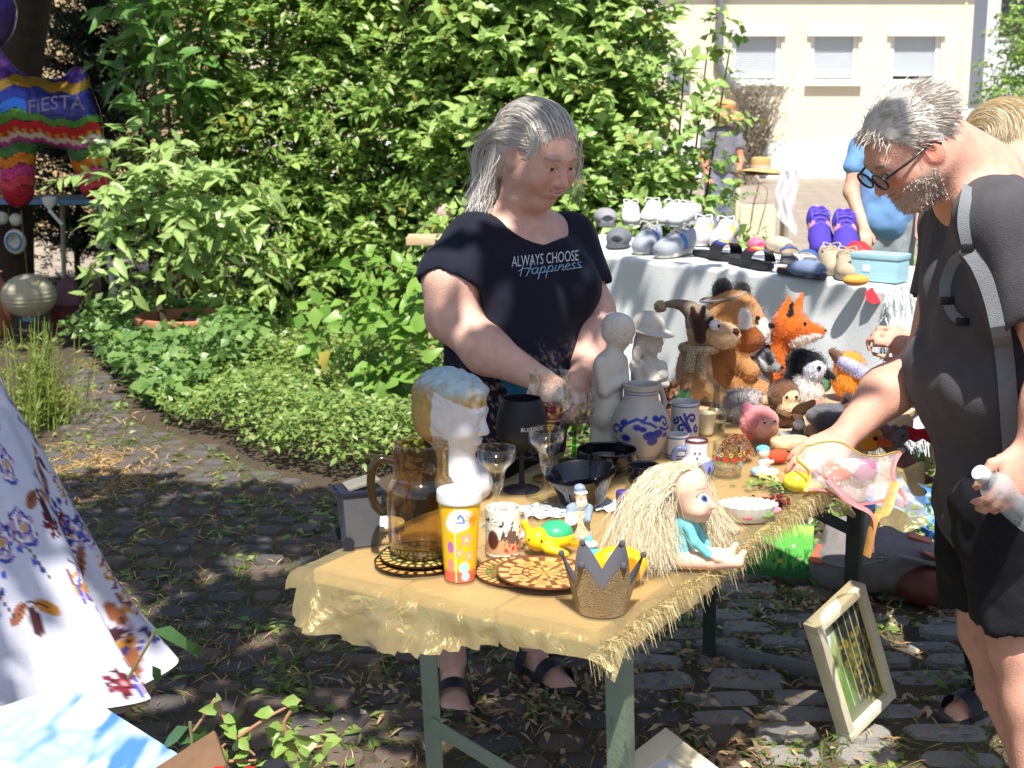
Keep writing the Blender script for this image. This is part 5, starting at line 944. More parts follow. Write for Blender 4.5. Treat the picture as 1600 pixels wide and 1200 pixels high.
r = plush('penguin_plush', 1256, 640, 'black and white penguin plush leaning against the fox', peng, hair=2600, ln=.01, sc=1.05, keep=lambda p: p[:,2] < .2); eyes(r, [(.024,-.043,.116)], .006, .0)
def grnb(s): s.ell((0,0,.02), (.02,.018,.022), k=.006, col=lin(70,150,110)).ell((-.002,0,.047), (.013,.013,.014), k=.005, col=lin(60,160,120)).limb((.0,-.01,.046), (.016,-.014,.042), .006,.003,.003,lin(40,110,80))
plush('bird_plush', 1287, 618, 'small green bird plush in front of the penguin', grnb, res=.002, dz=.012)
def ordog(s): s.ell((0,0,.045), (.042,.04,.045), k=.02, col=lin(236,150,48)).ell((.034,-.01,.03), (.034,.032,.032), k=.015, col=WHT).ell((.0,-.005,.085), (.034,.032,.03), k=.02, col=lin(236,150,48)).limb((-.02,-.03,.092), (.022,-.044,.07), .014,.016,.006,lin(178,180,226)).limb((-.03,-.005,.1), (-.045,-.01,.115), .014,.01,.006,lin(120,90,72))
plush('dog_plush', 1325, 622, 'orange and white floppy-eared dog plush beside the penguin', ordog, hair=1800, ln=.006, sc=1.15)
def badg(s): s.ell((0,0,.035), (.032,.03,.038), k=.015, col=GRY).ell((.004,-.004,.085), (.036,.032,.034), k=.015, col=lin(84,86,92)).limb((.012,-.018,.082), (.042,-.03,.07), .02,.011,.01,lin(140,140,146)).ell((.02,-.028,.09), (.011,.012,.02), rotm((.8,-.4,.4)), .004, BLK).ell((.004,-.03,.085), (.007,.008,.024), rotm((.8,-.4,.6)), .003, lin(190,190,194)).ell((-.016,-.005,.115), (.012,.008,.012), k=.004, col=BLK).ell((.02,.012,.115), (.011,.008,.011), k=.004, col=BLK)
r = plush('badger_plush', 1183, 616, 'grey badger plush between reindeer and fox', badg, hair=1600, ln=.005, sc=1.15); MB().lathe([(0,-.006),(.008,0),(0,.006)], 12, (.05,-.036,.073)).build('nose', MATS['black eye'], r)
def fluf(s): s.ell((0,0,.035), (.046,.04,.036), k=.015, col=lin(170,164,166)).ell((.03,-.015,.045), (.026,.026,.026), k=.015, col=lin(196,186,186)).ell((.052,-.03,.05), (.011,.011,.011), k=.006, col=lin(206,160,150)).ell((.0,-.03,.02), (.03,.025,.02), k=.01, col=WHT)
plush('cat_plush', 1158, 652, 'fluffy pale grey plush below the badger', fluf, hair=3600, ln=.014)
def monk(s): s.ell((0,0,.02), (.03,.028,.026), k=.01, col=lin(116,82,60)).ell((.0,-.005,.062), (.034,.031,.036), k=.01, col=lin(116,82,60)).ell((.008,-.024,.06), (.022,.016,.02), k=.004, col=lin(222,190,150)).ell((.008,-.026,.04), (.024,.018,.016), k=.006, col=lin(222,190,150)).ell((-.035,0,.05), (.011,.007,.012), k=.004, col=lin(222,190,150))
r = plush('monkey_plush', 1222, 662, 'brown monkey plush head with pale face below the fox', monk, res=.0022, hair=900, ln=.004, sc=1.2); eyes(r, [(.0,-.039,.066), (.02,-.038,.066)], .0032); MB().tube(spline([(-.008,-.043,.04),(.008,-.0455,.034),(.024,-.041,.042)],6), .0009, 6).build('smile', MATS['dark brown plush'], r)
def gryp(s): s.ell((0,0,.03), (.06,.045,.032), k=.02, col=lin(104,104,110)).limb((-.02,-.03,.02), (.05,-.05,.014), .022,.018,.015,lin(92,92,98)).ell((.06,.0,.055), (.032,.03,.03), k=.015, col=lin(96,74,66)).ell((.04,-.015,.083), (.013,.009,.013), k=.005, col=lin(90,68,62)).ell((.085,-.005,.083), (.013,.009,.013), k=.005, col=lin(90,68,62))
plush('donkey_plush', 1295, 668, 'dark grey lying plush with brown round-eared head', gryp, hair=1600, ln=.005)
PK = lin(226,140,140)
def pinky(s): s.ell((0,0,.04), (.041,.038,.038), k=.01, col=PK).ell((.01,-.026,.036), (.026,.018,.022), k=.008, col=lin(236,176,158)).ell((.018,-.044,.042), (.007,.006,.007), k=.004, col=lin(236,170,150)).ell((-.028,0,.07), (.014,.01,.014), k=.006, col=lin(190,120,130)).ell((-.03,-.02,.012), (.014,.012,.008), k=.004, col=lin(230,110,60))
r = plush('piggy_toy', 1185, 690, 'round rosy pink piggy toy before the monkey', pinky, cat='toy', res=.0022, sc=1.15); eyes(r, [(.004,-.041,.05),(.026,-.036,.052)], .0024)
# witch figurine with broom
b = on(1248, 690); wi = empty('witch_figurine', b, 0, label='little witch figurine with brown hair holding a straw broom', cat='figurine'); s_ = Solid().limb((0,0,.0), (0,0,.05), .024,.012,.008,lin(84,86,96)).ell((-.004,0,.066), (.013,.012,.013), k=.003, col=lin(206,170,140)).ell((-.002,.003,.074), (.017,.015,.012), k=.004, col=lin(130,96,64)).limb((0,0,.08), (.03,0,.096), .013,.008,.005,lin(146,112,78)).ell((-.004,-.012,.045), (.014,.01,.012), k=.004, col=lin(196,200,206)).limb((.01,-.01,.03), (.026,-.02,.004), .006,.005,.004,lin(60,60,70)); s_.build('body', m_matt, wi, .0016, disp=lambda g_: (fbm(g_*350,2,2)-.5)*.002)
n = 60; p0 = np.tile(np.array([.008,-.024,.04]),(n,1))+RNG.normal(0,.002,(n,3)); p1 = p0+np.array([.022,-.008,-.034])+RNG.normal(0,.005,(n,3)); v, q = strands(np.stack([p0,(p0+p1)/2,p1],1), .0008,.0005); br = link('broom', npmesh('broom', v, q), mat('broom straw', lin(196,170,120), .8, bump=0), wi)
# small curly doll, baby figurine
b = on(1150, 718); cd = empty('doll', b, 0, label='small doll with tangled strawberry-blonde curls behind the tumbler', cat='doll'); s_ = Solid().ell((.006,-.006,.03), (.022,.02,.022), k=.006, col=SK).limb((0,0,.02), (.0,0,.0), .02,.022,.006,lin(196,120,96)); s_.build('body', m_plas, cd, .0018)
n = 700; d = unit(RNG.normal(0,1,(n,3))); d[:,2] = np.abs(d[:,2]); P0 = np.array([0,.002,.034])+d*.022; t = np.linspace(0,1,9)[None,:,None]; P = P0[:,None]+d[:,None]*.018*t+np.array([0,0,-.03])*t*t+np.stack([np.sin(t[...,0]*14+RNG.uniform(0,6,(n,1))), np.cos(t[...,0]*14+RNG.uniform(0,6,(n,1))), 0*t[...,0]+RNG.uniform(-1,1,(n,1))*0],-1)*.005; v, q = strands(P, .0008,.0004); link('hair', npmesh('hair', v, q), mat('strawberry hair', lin(206,164,126), .5, bump=0, col2=lin(170,110,76), island=1), cd, kind='stuff')
b = on(1193, 742); bf = empty('baby_figurine', b, 0, label='porcelain baby figurine with pale blue bonnet on a flower base', cat='figurine'); s_ = Solid().ell((0,0,.008), (.03,.026,.01), k=.006, col=lin(214,226,240)).ell((-.018,-.01,.012), (.012,.01,.009), k=.004, col=lin(150,190,226)).ell((.02,-.012,.01), (.012,.01,.008), k=.004, col=lin(236,236,240)).ell((0,0,.028), (.014,.012,.014), k=.005, col=lin(240,228,220)).ell((-.002,-.002,.05), (.013,.0125,.013), k=.004, col=lin(238,206,186)).ell((-.003,.002,.058), (.0155,.014,.009), k=.003, col=lin(110,190,224)).limb((.006,-.01,.03), (.016,-.014,.034), .005,.004,.003,lin(238,206,186)); s_.build('figure', m_vc, bf, .0014)
# cushion, red tin, chequered cloth
def pillow(name, px, py, sz, col, label, cat, rz=0, tilt=(0,0), m=None, dz=0):
    b = on(px, py)+V(0,0,dz); s_ = Solid().ell((0,0,sz[2]), sz, k=.004); v, q, _ = s_.mesh(.0035); v = np.sign(v-np.array([0,0,sz[2]]))*np.abs((v-np.array([0,0,sz[2]]))/np.array(sz))**.7*np.array(sz)+np.array([0,0,sz[2]]); o = link(name, npmesh(name, v, q), m or mat('soft '+label[:14], col, .85, var=.12, scale=30, bump=.4, bscale=120), label=label, cat=cat); o.location = b; o.rotation_euler = (tilt[0], tilt[1], rz); return o
pillow('cushion', 1235, 702, (.05,.03,.016), lin(216,186,150), 'flat peach cushion under the witch figurine', 'cushion', .3); pillow('tin_box', 1214, 722, (.026,.02,.014), lin(206,84,54), 'small orange red purse beside the man\'s hand', 'purse', .4)
pillow('chequered_cloth', 1242, 684, (.04,.022,.008), lin(180,180,186), 'folded grey chequered cloth behind the peach cushion', 'cloth', .1)
# dried flower pot with green leaf
b = on(1045, 668); df = empty('dried_flowers', b, 0, label='dried red-brown flowers with a green ivy leaf beside the jug', cat='dried flowers'); turned('pot', wallp([(.018,0),(.024,.03),(.022,.05)], .003), mat('brown glaze', lin(110,70,54), .4), df, 30)
n = 150; P = np.stack([RNG.normal(0,.018,n), RNG.normal(0,.014,n), RNG.uniform(.045,.11,n)],1); D = unit(P-np.array([0,0,.02])+RNG.normal(0,.03,(n,3))); v, f = leaf_arrays(P, D, RNG.normal(0,1,(n,3)), .024*RNG.uniform(.5,1.3,n), .011, .3,.5); link('dried_heads', npmesh('dried_heads', v, f), leafmat('dried petals', (150,92,76), (176,140,100), .1), df, kind='stuff'); n = 7; a = np.linspace(-.8,2.6,n); v, f = leaf_arrays(np.tile(np.array([.03,-.012,.075]),(n,1)), np.stack([np.cos(a),0*a-.2,np.sin(a)],1), np.tile(np.array([0,-1,.3]),(n,1)), .03,.018,.2,.2); link('ivy_leaf', npmesh('ivy_leaf', v, f), leafmat('silk ivy', (70,126,92), (90,140,104)), df)
# porcelain basket dish with roses, beige stone, berries, sprig
b = on(1168, 812); pd = empty('basket_dish', b, 0, label='white porcelain basket dish with scalloped rim and pink roses', cat='dish')
def scal(off):
    def f(u, v): th = u*2*math.pi; sc = 1+.035*abs(math.sin(th*11))*(v**3); r = (.036+.022*v**.8+off)*sc; return (r*math.cos(th), .74*r*math.sin(th), .003+.028*v**1.6+.003*abs(math.sin(th*11))*v**3)
    return f
MB().grid(scal(0), 132, 10, closed=True).build('rim', MATS['white china'], pd, sharp=0); MB().grid(scal(-.0022), 132, 10, closed=True).build('rim_lining', MATS['white china'], pd, sharp=0); MB().lathe([(0,.003),(.037,.004),(.038,.001),(0,0)], 40, ell=.74).build('base', MATS['white china'], pd)
for x_, y_, z_, c_ in ((-.004,-.034,.016,lin(226,130,140)), (.05,-.02,.024,lin(230,150,160)), (-.05,-.01,.022,lin(226,206,120)), (.034,-.032,.018,lin(120,150,90))):
    s_ = Solid().ell((x_,y_,z_), (.007,.005,.007), k=.002).ell((x_+.007,y_,z_+.002), (.005,.004,.005), k=.002).ell((x_-.007,y_,z_-.001), (.005,.004,.005), k=.002).ell((x_,y_,z_+.007), (.005,.004,.005), k=.002); s_.build('rose', mat('glaze %.2f%.2f' % c_[:2], c_, .3, bump=0), pd, .0016)
o = pillow('soap_stone', 1133, 832, (.028,.02,.008), lin(178,160,134), 'flat beige soap leaning on the porcelain dish', 'soap', .5, (.25,.35), dz=.004)
b = on(1208, 790); be = empty('berry_spray', b, 0, label='spray of dark red artificial berries beside the dish', cat='berries'); mbn = 26
for k in range(mbn): MB().lathe([(0,-.004),(.003,-.003),(.0042,0),(.003,.003),(0,.004)], 10, (RNG.normal(0,.018), RNG.normal(0,.012), .005+RNG.uniform(0,.014))).build('berry', mat('red berry', lin(128,28,30), .2, spec=.6, bump=0), be)
n = 34; v, f = leaf_arrays(np.stack([RNG.normal(-.01,.02,n), RNG.normal(0,.014,n), RNG.uniform(.003,.012,n)],1), RNG.normal(0,1,(n,3))*np.array([1,1,.3]), np.array([0,0,1.])+RNG.normal(0,.4,(n,3)), .022,.01,.3,.3); link('leaves', npmesh('leaves', v, f), leafmat('brown berry leaf', (90,56,44), (70,60,40), .1), be, kind='stuff')
b = on(1205, 762); sp_ = empty('leaf_sprig', b, 0, label='artificial green leaf sprig lying before the baby figurine', cat='sprig'); n = 40; v, f = leaf_arrays(np.stack([RNG.normal(0,.028,n), RNG.normal(0,.012,n), RNG.uniform(.002,.02,n)],1), RNG.normal(0,1,(n,3))*np.array([1,1,.5]), np.array([0,-.3,1.])+RNG.normal(0,.4,(n,3)), .026,.011,.3,.4); link('leaves', npmesh('leaves', v, f), leafmat('silk leaf', (110,140,60), (190,196,120), .2), sp_, kind='stuff'); MB().tube(spline([(-.04,0,.004),(0,-.005,.012),(.04,.0,.005)],5), .0012, 6).build('wire', m_twig, sp_)
# ---- clear toy bag in the man's hand, squishy star, straps
b = on(1330, 775); bg = empty('toy_bag', b, 0, label='clear plastic bag with pink and yellow piping held by the man', cat='bag'); bc = np.array([.0,.02,.05])
def bagf(side):
    def f(u, v): x = -.1+.2*u; e = max(0, 1-(2*u-1)**2)**.5*max(0, 1-(2*v-1)**2)**.5; z = .014+.095*v-.035*u+.01*math.sin(u*9+v*5); return (x+.012*math.sin(v*7), .0+.05*(v-.3)+side*.034*e+.004*math.sin(u*23+v*11), z)
    return f
m_film = mat('clear film', lin(232,214,214), .18, var=.1, bump=.5, bscale=60, spec=.7, alpha=.24)
MB().grid(bagf(1), 24, 18).grid(bagf(-1), 24, 18).build('film', m_film, bg, sharp=0)
edge = [bagf(0)(i/20,0) for i in range(21)]+[bagf(0)(1,i/12) for i in range(1,13)]; MB().tube(edge, .005, 8, flat=.4).build('pink_piping', mat('pink piping', lin(220,130,134), .4), bg); edge = [bagf(0)(0,i/10) for i in range(11)]+[bagf(0)(i/20,1) for i in range(1,21)]; MB().tube(edge, .0042, 8, flat=.4).build('yellow_piping', mat('yellow piping', lin(224,190,84), .4), bg)
Solid().ell((-.03,.015,.045), (.03,.015,.02), k=.01, col=lin(226,120,80)).ell((.03,.02,.05), (.03,.016,.024), k=.01, col=lin(170,110,140)).ell((.0,.02,.06), (.028,.014,.016), k=.004, col=WHT).build('toys_inside', m_plas, bg, .003)
MB().tube(spline([(-.055,-.02,.04),(-.01,-.05,.0),(.03,-.06,-.025),(.035,-.06,-.1)],6), .011, 8, flat=.2).build('pink_strap', MATS['pink piping'], bg); MB().tube(spline([(.09,.0,.03),(.06,-.045,-.02),(.035,-.062,-.03),(.022,-.062,-.11)],6), .011, 8, flat=.2).build('yellow_strap', mat('amber strap', lin(200,150,84), .4), bg)
b = on(1245, 768); sq_ = empty('squishy_star', b, 0, label='yellow translucent squishy toy under the man\'s hand', cat='toy'); Solid().ell((0,0,.022), (.03,.024,.022), k=.01, col=lin(226,214,70)).ell((.026,-.012,.012), (.02,.017,.013), k=.006, col=lin(228,206,60)).ell((.055,0,.014), (.012,.012,.012), k=.004, col=lin(196,206,110)).build('body', mat('yellow jelly', vc=True, rough=.3, var=.05, bump=0, sss=.4), sq_, .002)
n = 3; v, f = leaf_arrays([(-.01,-.024,.006),(-.02,-.02,.008),(-.03,-.01,.01)], [(-1,-.4,-.05),(-1,0,0),(-.8,.4,.1)], [(0,0,1)]*3, .05,.014,.3,.3); link('leaves', npmesh('leaves', v, f), leafmat('dark silk leaf', (50,70,44), (60,80,50), .1), sq_)
# ---- things at the right edge: long-legged plush, orange toy, mouse, red scarf, sunglasses case
def limby(s): s.ell((0,0,.03), (.028,.024,.03), k=.01, col=lin(150,118,112)); s.chain([(.01,-.01,.03),(.04,-.03,.0),(.085,-.05,-.06)], [.013,.012,.012], .006, lin(156,122,116)); s.ell((.094,-.05,-.064), (.018,.012,.011), k=.004, col=lin(140,104,100)); s.chain([(.0,-.015,.02),(.03,-.04,-.02),(.068,-.06,-.085)], [.013,.012,.012], .006, lin(156,122,116)); s.ell((.076,-.06,-.09), (.018,.012,.011), k=.004, col=lin(140,104,100))
plush('rabbit_plush', 1378, 700, 'mauve long-legged plush whose legs hang over the table edge', limby, hair=500, ln=.004, sc=1.0)
def otoy(s): s.ell((0,0,.03), (.034,.03,.03), k=.01, col=lin(236,164,40)).limb((.02,-.02,.03), (.045,-.03,.024), .012,.007,.006,lin(214,100,30))
r = plush('duck_toy', 1356, 705, 'orange duck toy with dark eye below the man\'s forearm', otoy, cat='toy', res=.0025); eyes(r, [(.008,-.03,.038)], .006)
def mous(s): s.ell((0,0,.018), (.02,.018,.018), k=.008, col=GRY).ell((.01,-.006,.042), (.018,.017,.017), k=.006, col=GRY).ell((-.004,0,.06), (.009,.005,.009), k=.003, col=GRY).ell((.02,.004,.058), (.009,.005,.009), k=.003, col=GRY).ell((.01,-.016,.01), (.01,.008,.007), k=.003, col=WHT)
r = plush('mouse_plush', 1398, 708, 'tiny grey mouse plush beside the red scarf', mous, res=.002); eyes(r, [(.01,-.022,.046)], .0025)
b = on(1425, 690); rs = MB().grid(lambda u, v: (-.07+.15*u, .05*v-.03+.02*math.sin(u*6), .01+.03*math.sin(u*5+v*4)**2*(1-abs(2*v-1))+.006*math.sin(u*24+v*9)), 40, 16); rs.build('scarf', mat('red cloth', lin(206,28,34), .8, var=.15, scale=40, bump=.3, sheen=.3), label='crumpled bright red scarf on the table by the man\'s belly', cat='scarf', loc=b)
b = on(1408, 745); ye = MB().grid(lambda u, v: (-.05+.11*u, .045-.02*v-.055*max(0,v-.4), .012+.008*math.sin(u*8)-.22*max(0,v-.4)+.004*math.sin(v*20)), 26, 30); ye.build('napkin', m_gold, label='gold organza napkin hanging over the table edge near the man', cat='napkin', loc=b)
# ================================================================ left stall: balloon table, lantern, dress, paintings
def leg(a, b, r, m, root, name='leg'): return MB().tube([a, b], r, 12).build(name, m, root, world=True)
ft = at(187, 508, z=0); YT = ft.y; zt = at(165, 318, Y=YT).z; lt = empty('folding_table', (ft.x-.6, YT+.3, 0), label='folding table with blue edge and white legs under the balloon', cat='table'); m_legw = mat('white tube', lin(222,222,220), .4, bump=.03)
xl_, xr_ = ft.x-1.4, ft.x+.62
MB().box(((xl_+xr_)/2, YT+.32, zt+.012), (xr_-xl_, .62, .02), bev=.004).build('top', mat('grey green top', lin(118,124,118), .6, var=.15, scale=6), lt, world=True); MB().box(((xl_+xr_)/2, YT-.002, zt+.01), (xr_-xl_+.01, .016, .034), bev=.003).build('edge_band', mat('blue paint', lin(104,152,190), .5, var=.15, scale=10), lt, world=True)
leg((ft.x-.1, YT+.04, zt), (ft.x, YT-.02, 0), .02, m_legw, lt); leg((xr_-.05, YT+.3, zt), (xr_-.02, YT+.36, 0), .018, m_legw, lt); leg((ft.x-.52, YT+.5, zt), (ft.x-.56, YT+.52, 0), .018, mat('cream tube', lin(190,180,160), .5), lt); leg((xl_+.1, YT+.1, zt), (xl_+.1, YT+.05, 0), .02, m_legw, lt)
o = MB().box((0,0,.008), (.22,.12,.016), bev=.003).build('wooden_board', m_wood, label='small wooden board on the folding table edge', cat='board', loc=(ft.x+.12, YT+.1, zt+.024), rz=.15)
# fiesta balloon
bb = at(85, 285, Y=9.2); bl = empty('balloon', (bb.x, 9.2, zt+.06), label='rainbow striped foil balloon lettered FIESTA on the left table', cat='balloon'); s_ = Solid()
s_.limb((-.34,0,.6), (.1,0,.56), .24,.22,.08).limb((.16,0,.66), (.2,0,.8), .13,.07,.08).limb((-.3,0,.7), (-.44,0,.95), .17,.13,.08).limb((.2,0,.5), (.27,0,.1), .14,.105,.05).limb((-.22,0,.46), (-.25,0,.06), .13,.11,.05).limb((-.44,0,.95), (-.6,0,.9), .12,.09,.06)
v, q, _ = s_.mesh(.011); v[:,1] *= .5
STR = [lin(176,40,60), lin(206,70,90), lin(190,60,130), lin(206,120,40), lin(70,120,70), lin(170,70,150), lin(200,50,60), lin(90,150,70), lin(50,110,200), lin(60,70,150), lin(196,150,60), lin(90,60,140), lin(140,80,150)]
zz = v[:,2]+.025*np.sin(v[:,0]*11)+.01*np.sin(v[:,0]*40); ii = np.clip((zz/.072).astype(int), 0, 12); cols = np.array(STR)[ii]; fr_ = np.abs((zz/.072) % 1-.5) > .465; cols[fr_] = (.02,.02,.03); zg = (np.abs(zz-.4-.014*np.abs(np.sin(v[:,0]*60))) < .016); cols[zg] = lin(216,206,190); cols[(np.abs(zz-.44) < .014) & (np.sin(v[:,0]*120) > -.2)] = lin(206,150,50); bnd = (np.abs(zz-.62) < .07) & (v[:,0] > -.12); cols[bnd] = lin(54,54,120)
bmesh_ = npmesh('foil', v, q, cols); bmat = mat('foil print', vc=True, rough=.2, metal=.65, var=.02, bump=.4, bscale=25, spec=.6); link('foil', bmesh_, bmat, bl)
bv = BVHTree.FromPolygons([tuple(p) for p in v], [tuple(x) for x in q.tolist()]); tm = text_mesh('FiESTA', .125, .001)
for v_ in tm.vertices:
    x, z = v_.co.x+.075, v_.co.y+.58+.02*math.sin((v_.co.x+.1)*9); h_ = bv.ray_cast(Vector((x,-1,z)), Vector((0,1,0))); v_.co = Vector((x, (h_[0].y if h_[0] else -.05)-.003, z))
link('lettering', tm, mat('white print soft', lin(214,200,222), .4, bump=0), bl)
MB().lathe([(0,-.03),(.05,-.02),(.035,.03),(.008,.06),(.012,.08),(0,.081)], 20, (-.03,-.04,.0), Matrix.Rotation(math.pi,3,'X')).build('valve', m_white, bl); MB().tube(spline([(-.03,-.04,-.06),(.0,-.05,-.1),(.05,-.05,-.16)],5), .02, 8, flat=.2).build('ribbon_tail', m_white, bl)
pbq = at(-25, 20, Y=8.4); pb_ = empty('balloon', pbq, label='purple foil balloon cut off by the top left corner', cat='balloon'); turned('foil', [(0,-.24),(.05,-.23),(.15,-.13),(.19,.0),(.17,.1),(.1,.18),(0,.2)], mat('purple foil', lin(70,44,120), .2, metal=.4, bump=.3, bscale=20), pb_, 48); MB().tube(spline([(.1,-.1,-.1),(.1,-.12,-.3),(.06,-.12,-.7)],6), .006, 8, flat=.4).build('ribbon', mat('silver ribbon', lin(190,190,200), .3, metal=.5), pb_)
# paper lantern hung from the table, shell mobile, box lantern, orange vase
lc = at(45, 462, Y=9.0); pl_ = empty('paper_lantern', lc, label='ribbed cream paper lantern hanging under the left table', cat='lantern'); R_ = .18; pr = []
for k in range(65): a = -math.pi/2+math.pi*k/64; rr = R_*math.cos(a)*(1-.022*abs(math.sin(k*math.pi/4))); pr.append((max(rr,.03), R_*.8*math.sin(a)))
MB().lathe(pr, 48).build('shade', mat('rice paper', lin(206,200,176), .85, var=.12, scale=12, transl=.35), pl_); MB().tube([(0,0,.13),(-.03,.05,zt-lc.z)], .003, 6).build('cord', m_twig, pl_); MB().lathe([(.02,-.17),(.05,-.165),(.05,-.135),(.03,-.13)], 20).build('base_ring', MATS['blue paint'], pl_)
sc = at(15, 350, Y=9.3); sm = empty('shell_mobile', sc, label='white shell mobile with blue ring hanging beside the lantern', cat='mobile')
for x_, z_, r_ in ((-.05,.04,.045), (.045,.03,.043)): Solid().ell((x_,0,z_), r_, k=.01).build('shell', mat('shell white', lin(206,202,190), .5, var=.2, scale=25, bump=.3), sm, .006)
Solid().ell((.03,0,-.12), (.075,.03,.085), k=.02).ell((.03,-.03,-.12), (.04,.04,.045), k=.01, op='s').build('conch', MATS['shell white'], sm, .006); MB().tube([(.03+.05*math.cos(a),-.03,-.115+.055*math.sin(a)) for a in np.linspace(0,6.28,24)], .008, 8).build('ring', mat('blue shell', lin(70,130,170), .3), sm); MB().tube([(0,0,.06),(0,0,zt-sc.z)], .003, 6).tube([(.0,0,.04),(.03,0,-.06)], .003, 6).build('cord', m_twig, sm)
bx = at(110, 522, z=0); hl = empty('box_lantern', bx, .4, label='dark red house-shaped lantern standing under the left table', cat='lantern'); m_bl = mat('purple tin', lin(96,60,72), .5, var=.25, scale=15)
MB().lathe([(0,0),(.13,0),(.13,.02),(.12,.025),(.12,.2),(.135,.205),(.135,.22),(.06,.36),(.02,.4),(0,.42)], 6).build('case', m_bl, hl, smooth=False)
for k in range(6):
    a = math.pi*(k+.5)/3; R3 = Matrix.Rotation(a,3,'Z'); MB().box(R3 @ V(.105,0,.11), (.004,.085,.13), R3).build('pane', mat('red pane', lin(110,40,50), .2, spec=.6), hl, smooth=False)
vx = at(-8, 525, z=0); tag(turned('vase', wallp([(.09,0),(.13,.12),(.12,.3),(.07,.4),(.08,.44)], .008), m_terra, None, 40), 'tall terracotta vase at the left picture edge', 'vase').location = vx
ch = at(293, 460, Y=9.75); cf = empty('bird_figure', (ch.x, 9.75, 0), label='red and brown wooden rooster standing behind the potted tree', cat='figure'); Solid().ell((0,0,.25), (.1,.07,.11), k=.04, col=lin(128,74,50)).limb((.06,0,.3), (.1,0,.42), .05,.035,.03,lin(150,60,44)).limb((-.06,0,.3), (-.13,0,.42), .05,.02,.03,lin(90,50,40)).limb((0,0,.15), (0,0,0), .02,.03,.02,lin(120,90,60)).build('body', m_matt, cf, .01)
# floral dress on a dress form
wa = at(-75, 560, Y=2.75); dr_ = empty('floral_dress', (wa.x, 2.75, 0), label='white floral dress with full skirt at the left edge', cat='dress'); hz_ = at(100, 1095, Y=2.6).z; topz = wa.z
nu, nv_ = 260, 170; U, Vq = np.meshgrid(np.linspace(0,1,nu,endpoint=False), np.linspace(0,1,nv_), indexing='ij'); T_ = U*2*math.pi; fl = .55*np.sin(T_*9+.8*np.sin(T_*2))+.3*np.sin(T_*17+1.3); prof = np.interp(Vq, [0,.12,.3,.5,.7,.85,1], [.075,.105,.165,.225,.285,.335,.40]); Rr = prof*(1+.12*fl*Vq**1.1); hem = hz_+.015*np.sin(T_*5)
Xs, Ys, Zs = Rr*np.cos(T_), Rr*np.sin(T_)*.8, topz+(hem-topz)*Vq+.012*fl*Vq**3
def floral(s, z):
    """flower print on cloth: s across, z down, in metres"""
    c = flat(len(s), lin(206,208,224)); rr = random.Random(5); pts = [(rr.uniform(s.min(), s.max()), rr.uniform(z.min(), z.max())) for _ in range(250)]
    for k, (cx, cz) in enumerate(pts):
        m = (np.abs(s-cx) < .11) & (np.abs(z-cz) < .11)
        if not m.any(): continue
        x, y = (s[m]-cx)/1.75, (z[m]-cz)/1.75; cc = c[m]; r = np.hypot(x, y); a = np.arctan2(y, x); kind = k % 5; ph = rr.uniform(0,6)
        if kind == 0:
            cc = lay(cc, np.clip((.03*(.75+.25*np.cos(a*5+ph))-r)*300,0,1), lin(176,150,190)); cc = lay(cc, (np.sin(r*420+a*2+ph) > .45)*(r < .026), lin(60,80,170)); cc = lay(cc, (np.sin(r*420-a*3) > .7)*(r < .022), lin(236,226,214)); cc = lay(cc, np.clip((.007-r)*400,0,1), lin(206,160,70))
        elif kind == 1:
            cc = lay(cc, np.clip((.021*(.7+.3*np.cos(a*6+ph))-r)*400,0,1), lin(120,28,48)); cc = lay(cc, (np.sin(r*500+a*4) > .5)*(r < .017), lin(70,14,36)); cc = lay(cc, np.clip((.004-r)*500,0,1), lin(214,150,150))
        elif kind == 2:
            for q in range(3):
                t_ = ph+q*1.1; u_ = x*math.cos(t_)+y*math.sin(t_); w_ = -x*math.sin(t_)+y*math.cos(t_); cc = lay(cc, np.clip((1-np.hypot((u_-.026)/.021, w_/.0095))*6,0,1), (lin(190,128,44), lin(72,34,40), lin(150,90,60))[q]); cc = lay(cc, (np.abs(w_) < .0012)*(u_ > 0)*(u_ < .03), lin(60,36,44))
        elif kind == 3:
            for q in range(6): t_ = ph+q; px_, py_ = .02*math.cos(t_*2.1)*(.4+q*.15), .026*math.sin(t_*1.3); cc = lay(cc, np.clip((.0062-np.hypot(x-px_, y-py_))*500,0,1), (lin(36,50,130), lin(70,90,190))[q % 2])
            cc = lay(cc, stroke(x,y,[(-.03,-.02),(0,0),(.02,.034)],.0014), lin(70,50,70))
        else:
            cc = lay(cc, np.clip((.024*(.7+.3*np.cos(a*4+ph))-r)*300,0,1), lin(226,206,206)); cc = lay(cc, (np.sin(r*460+2*a) > .4)*(r < .022), lin(196,150,60)); cc = lay(cc, (np.sin(r*300-3*a) > .75)*(r < .024), lin(120,60,90))
        c[m] = cc
    return c
cols = floral((T_*.36).ravel(), (Vq*(topz-hz_)*1.1).ravel()); idx = np.arange(nu*nv_).reshape(nu,nv_); q = np.stack([idx[:,:-1], np.roll(idx,-1,0)[:,:-1], np.roll(idx,-1,0)[:,1:], idx[:,1:]],-1).reshape(-1,4)
link('skirt', npmesh('skirt', np.stack([Xs,Ys,Zs],-1).reshape(-1,3), q, cols), m_fab, dr_); MB().grid(lambda u, v: ((.22+.14*v)*math.cos(6.2832*u)*(1+.05*math.sin(u*75)), (.22+.14*v)*.8*math.sin(6.2832*u)*(1+.05*math.sin(u*75)), hz_+.1-.14*v), 90, 6, closed=True).build('underskirt', mat('beige lining', lin(206,190,176), .8, transl=.3), dr_, sharp=0)
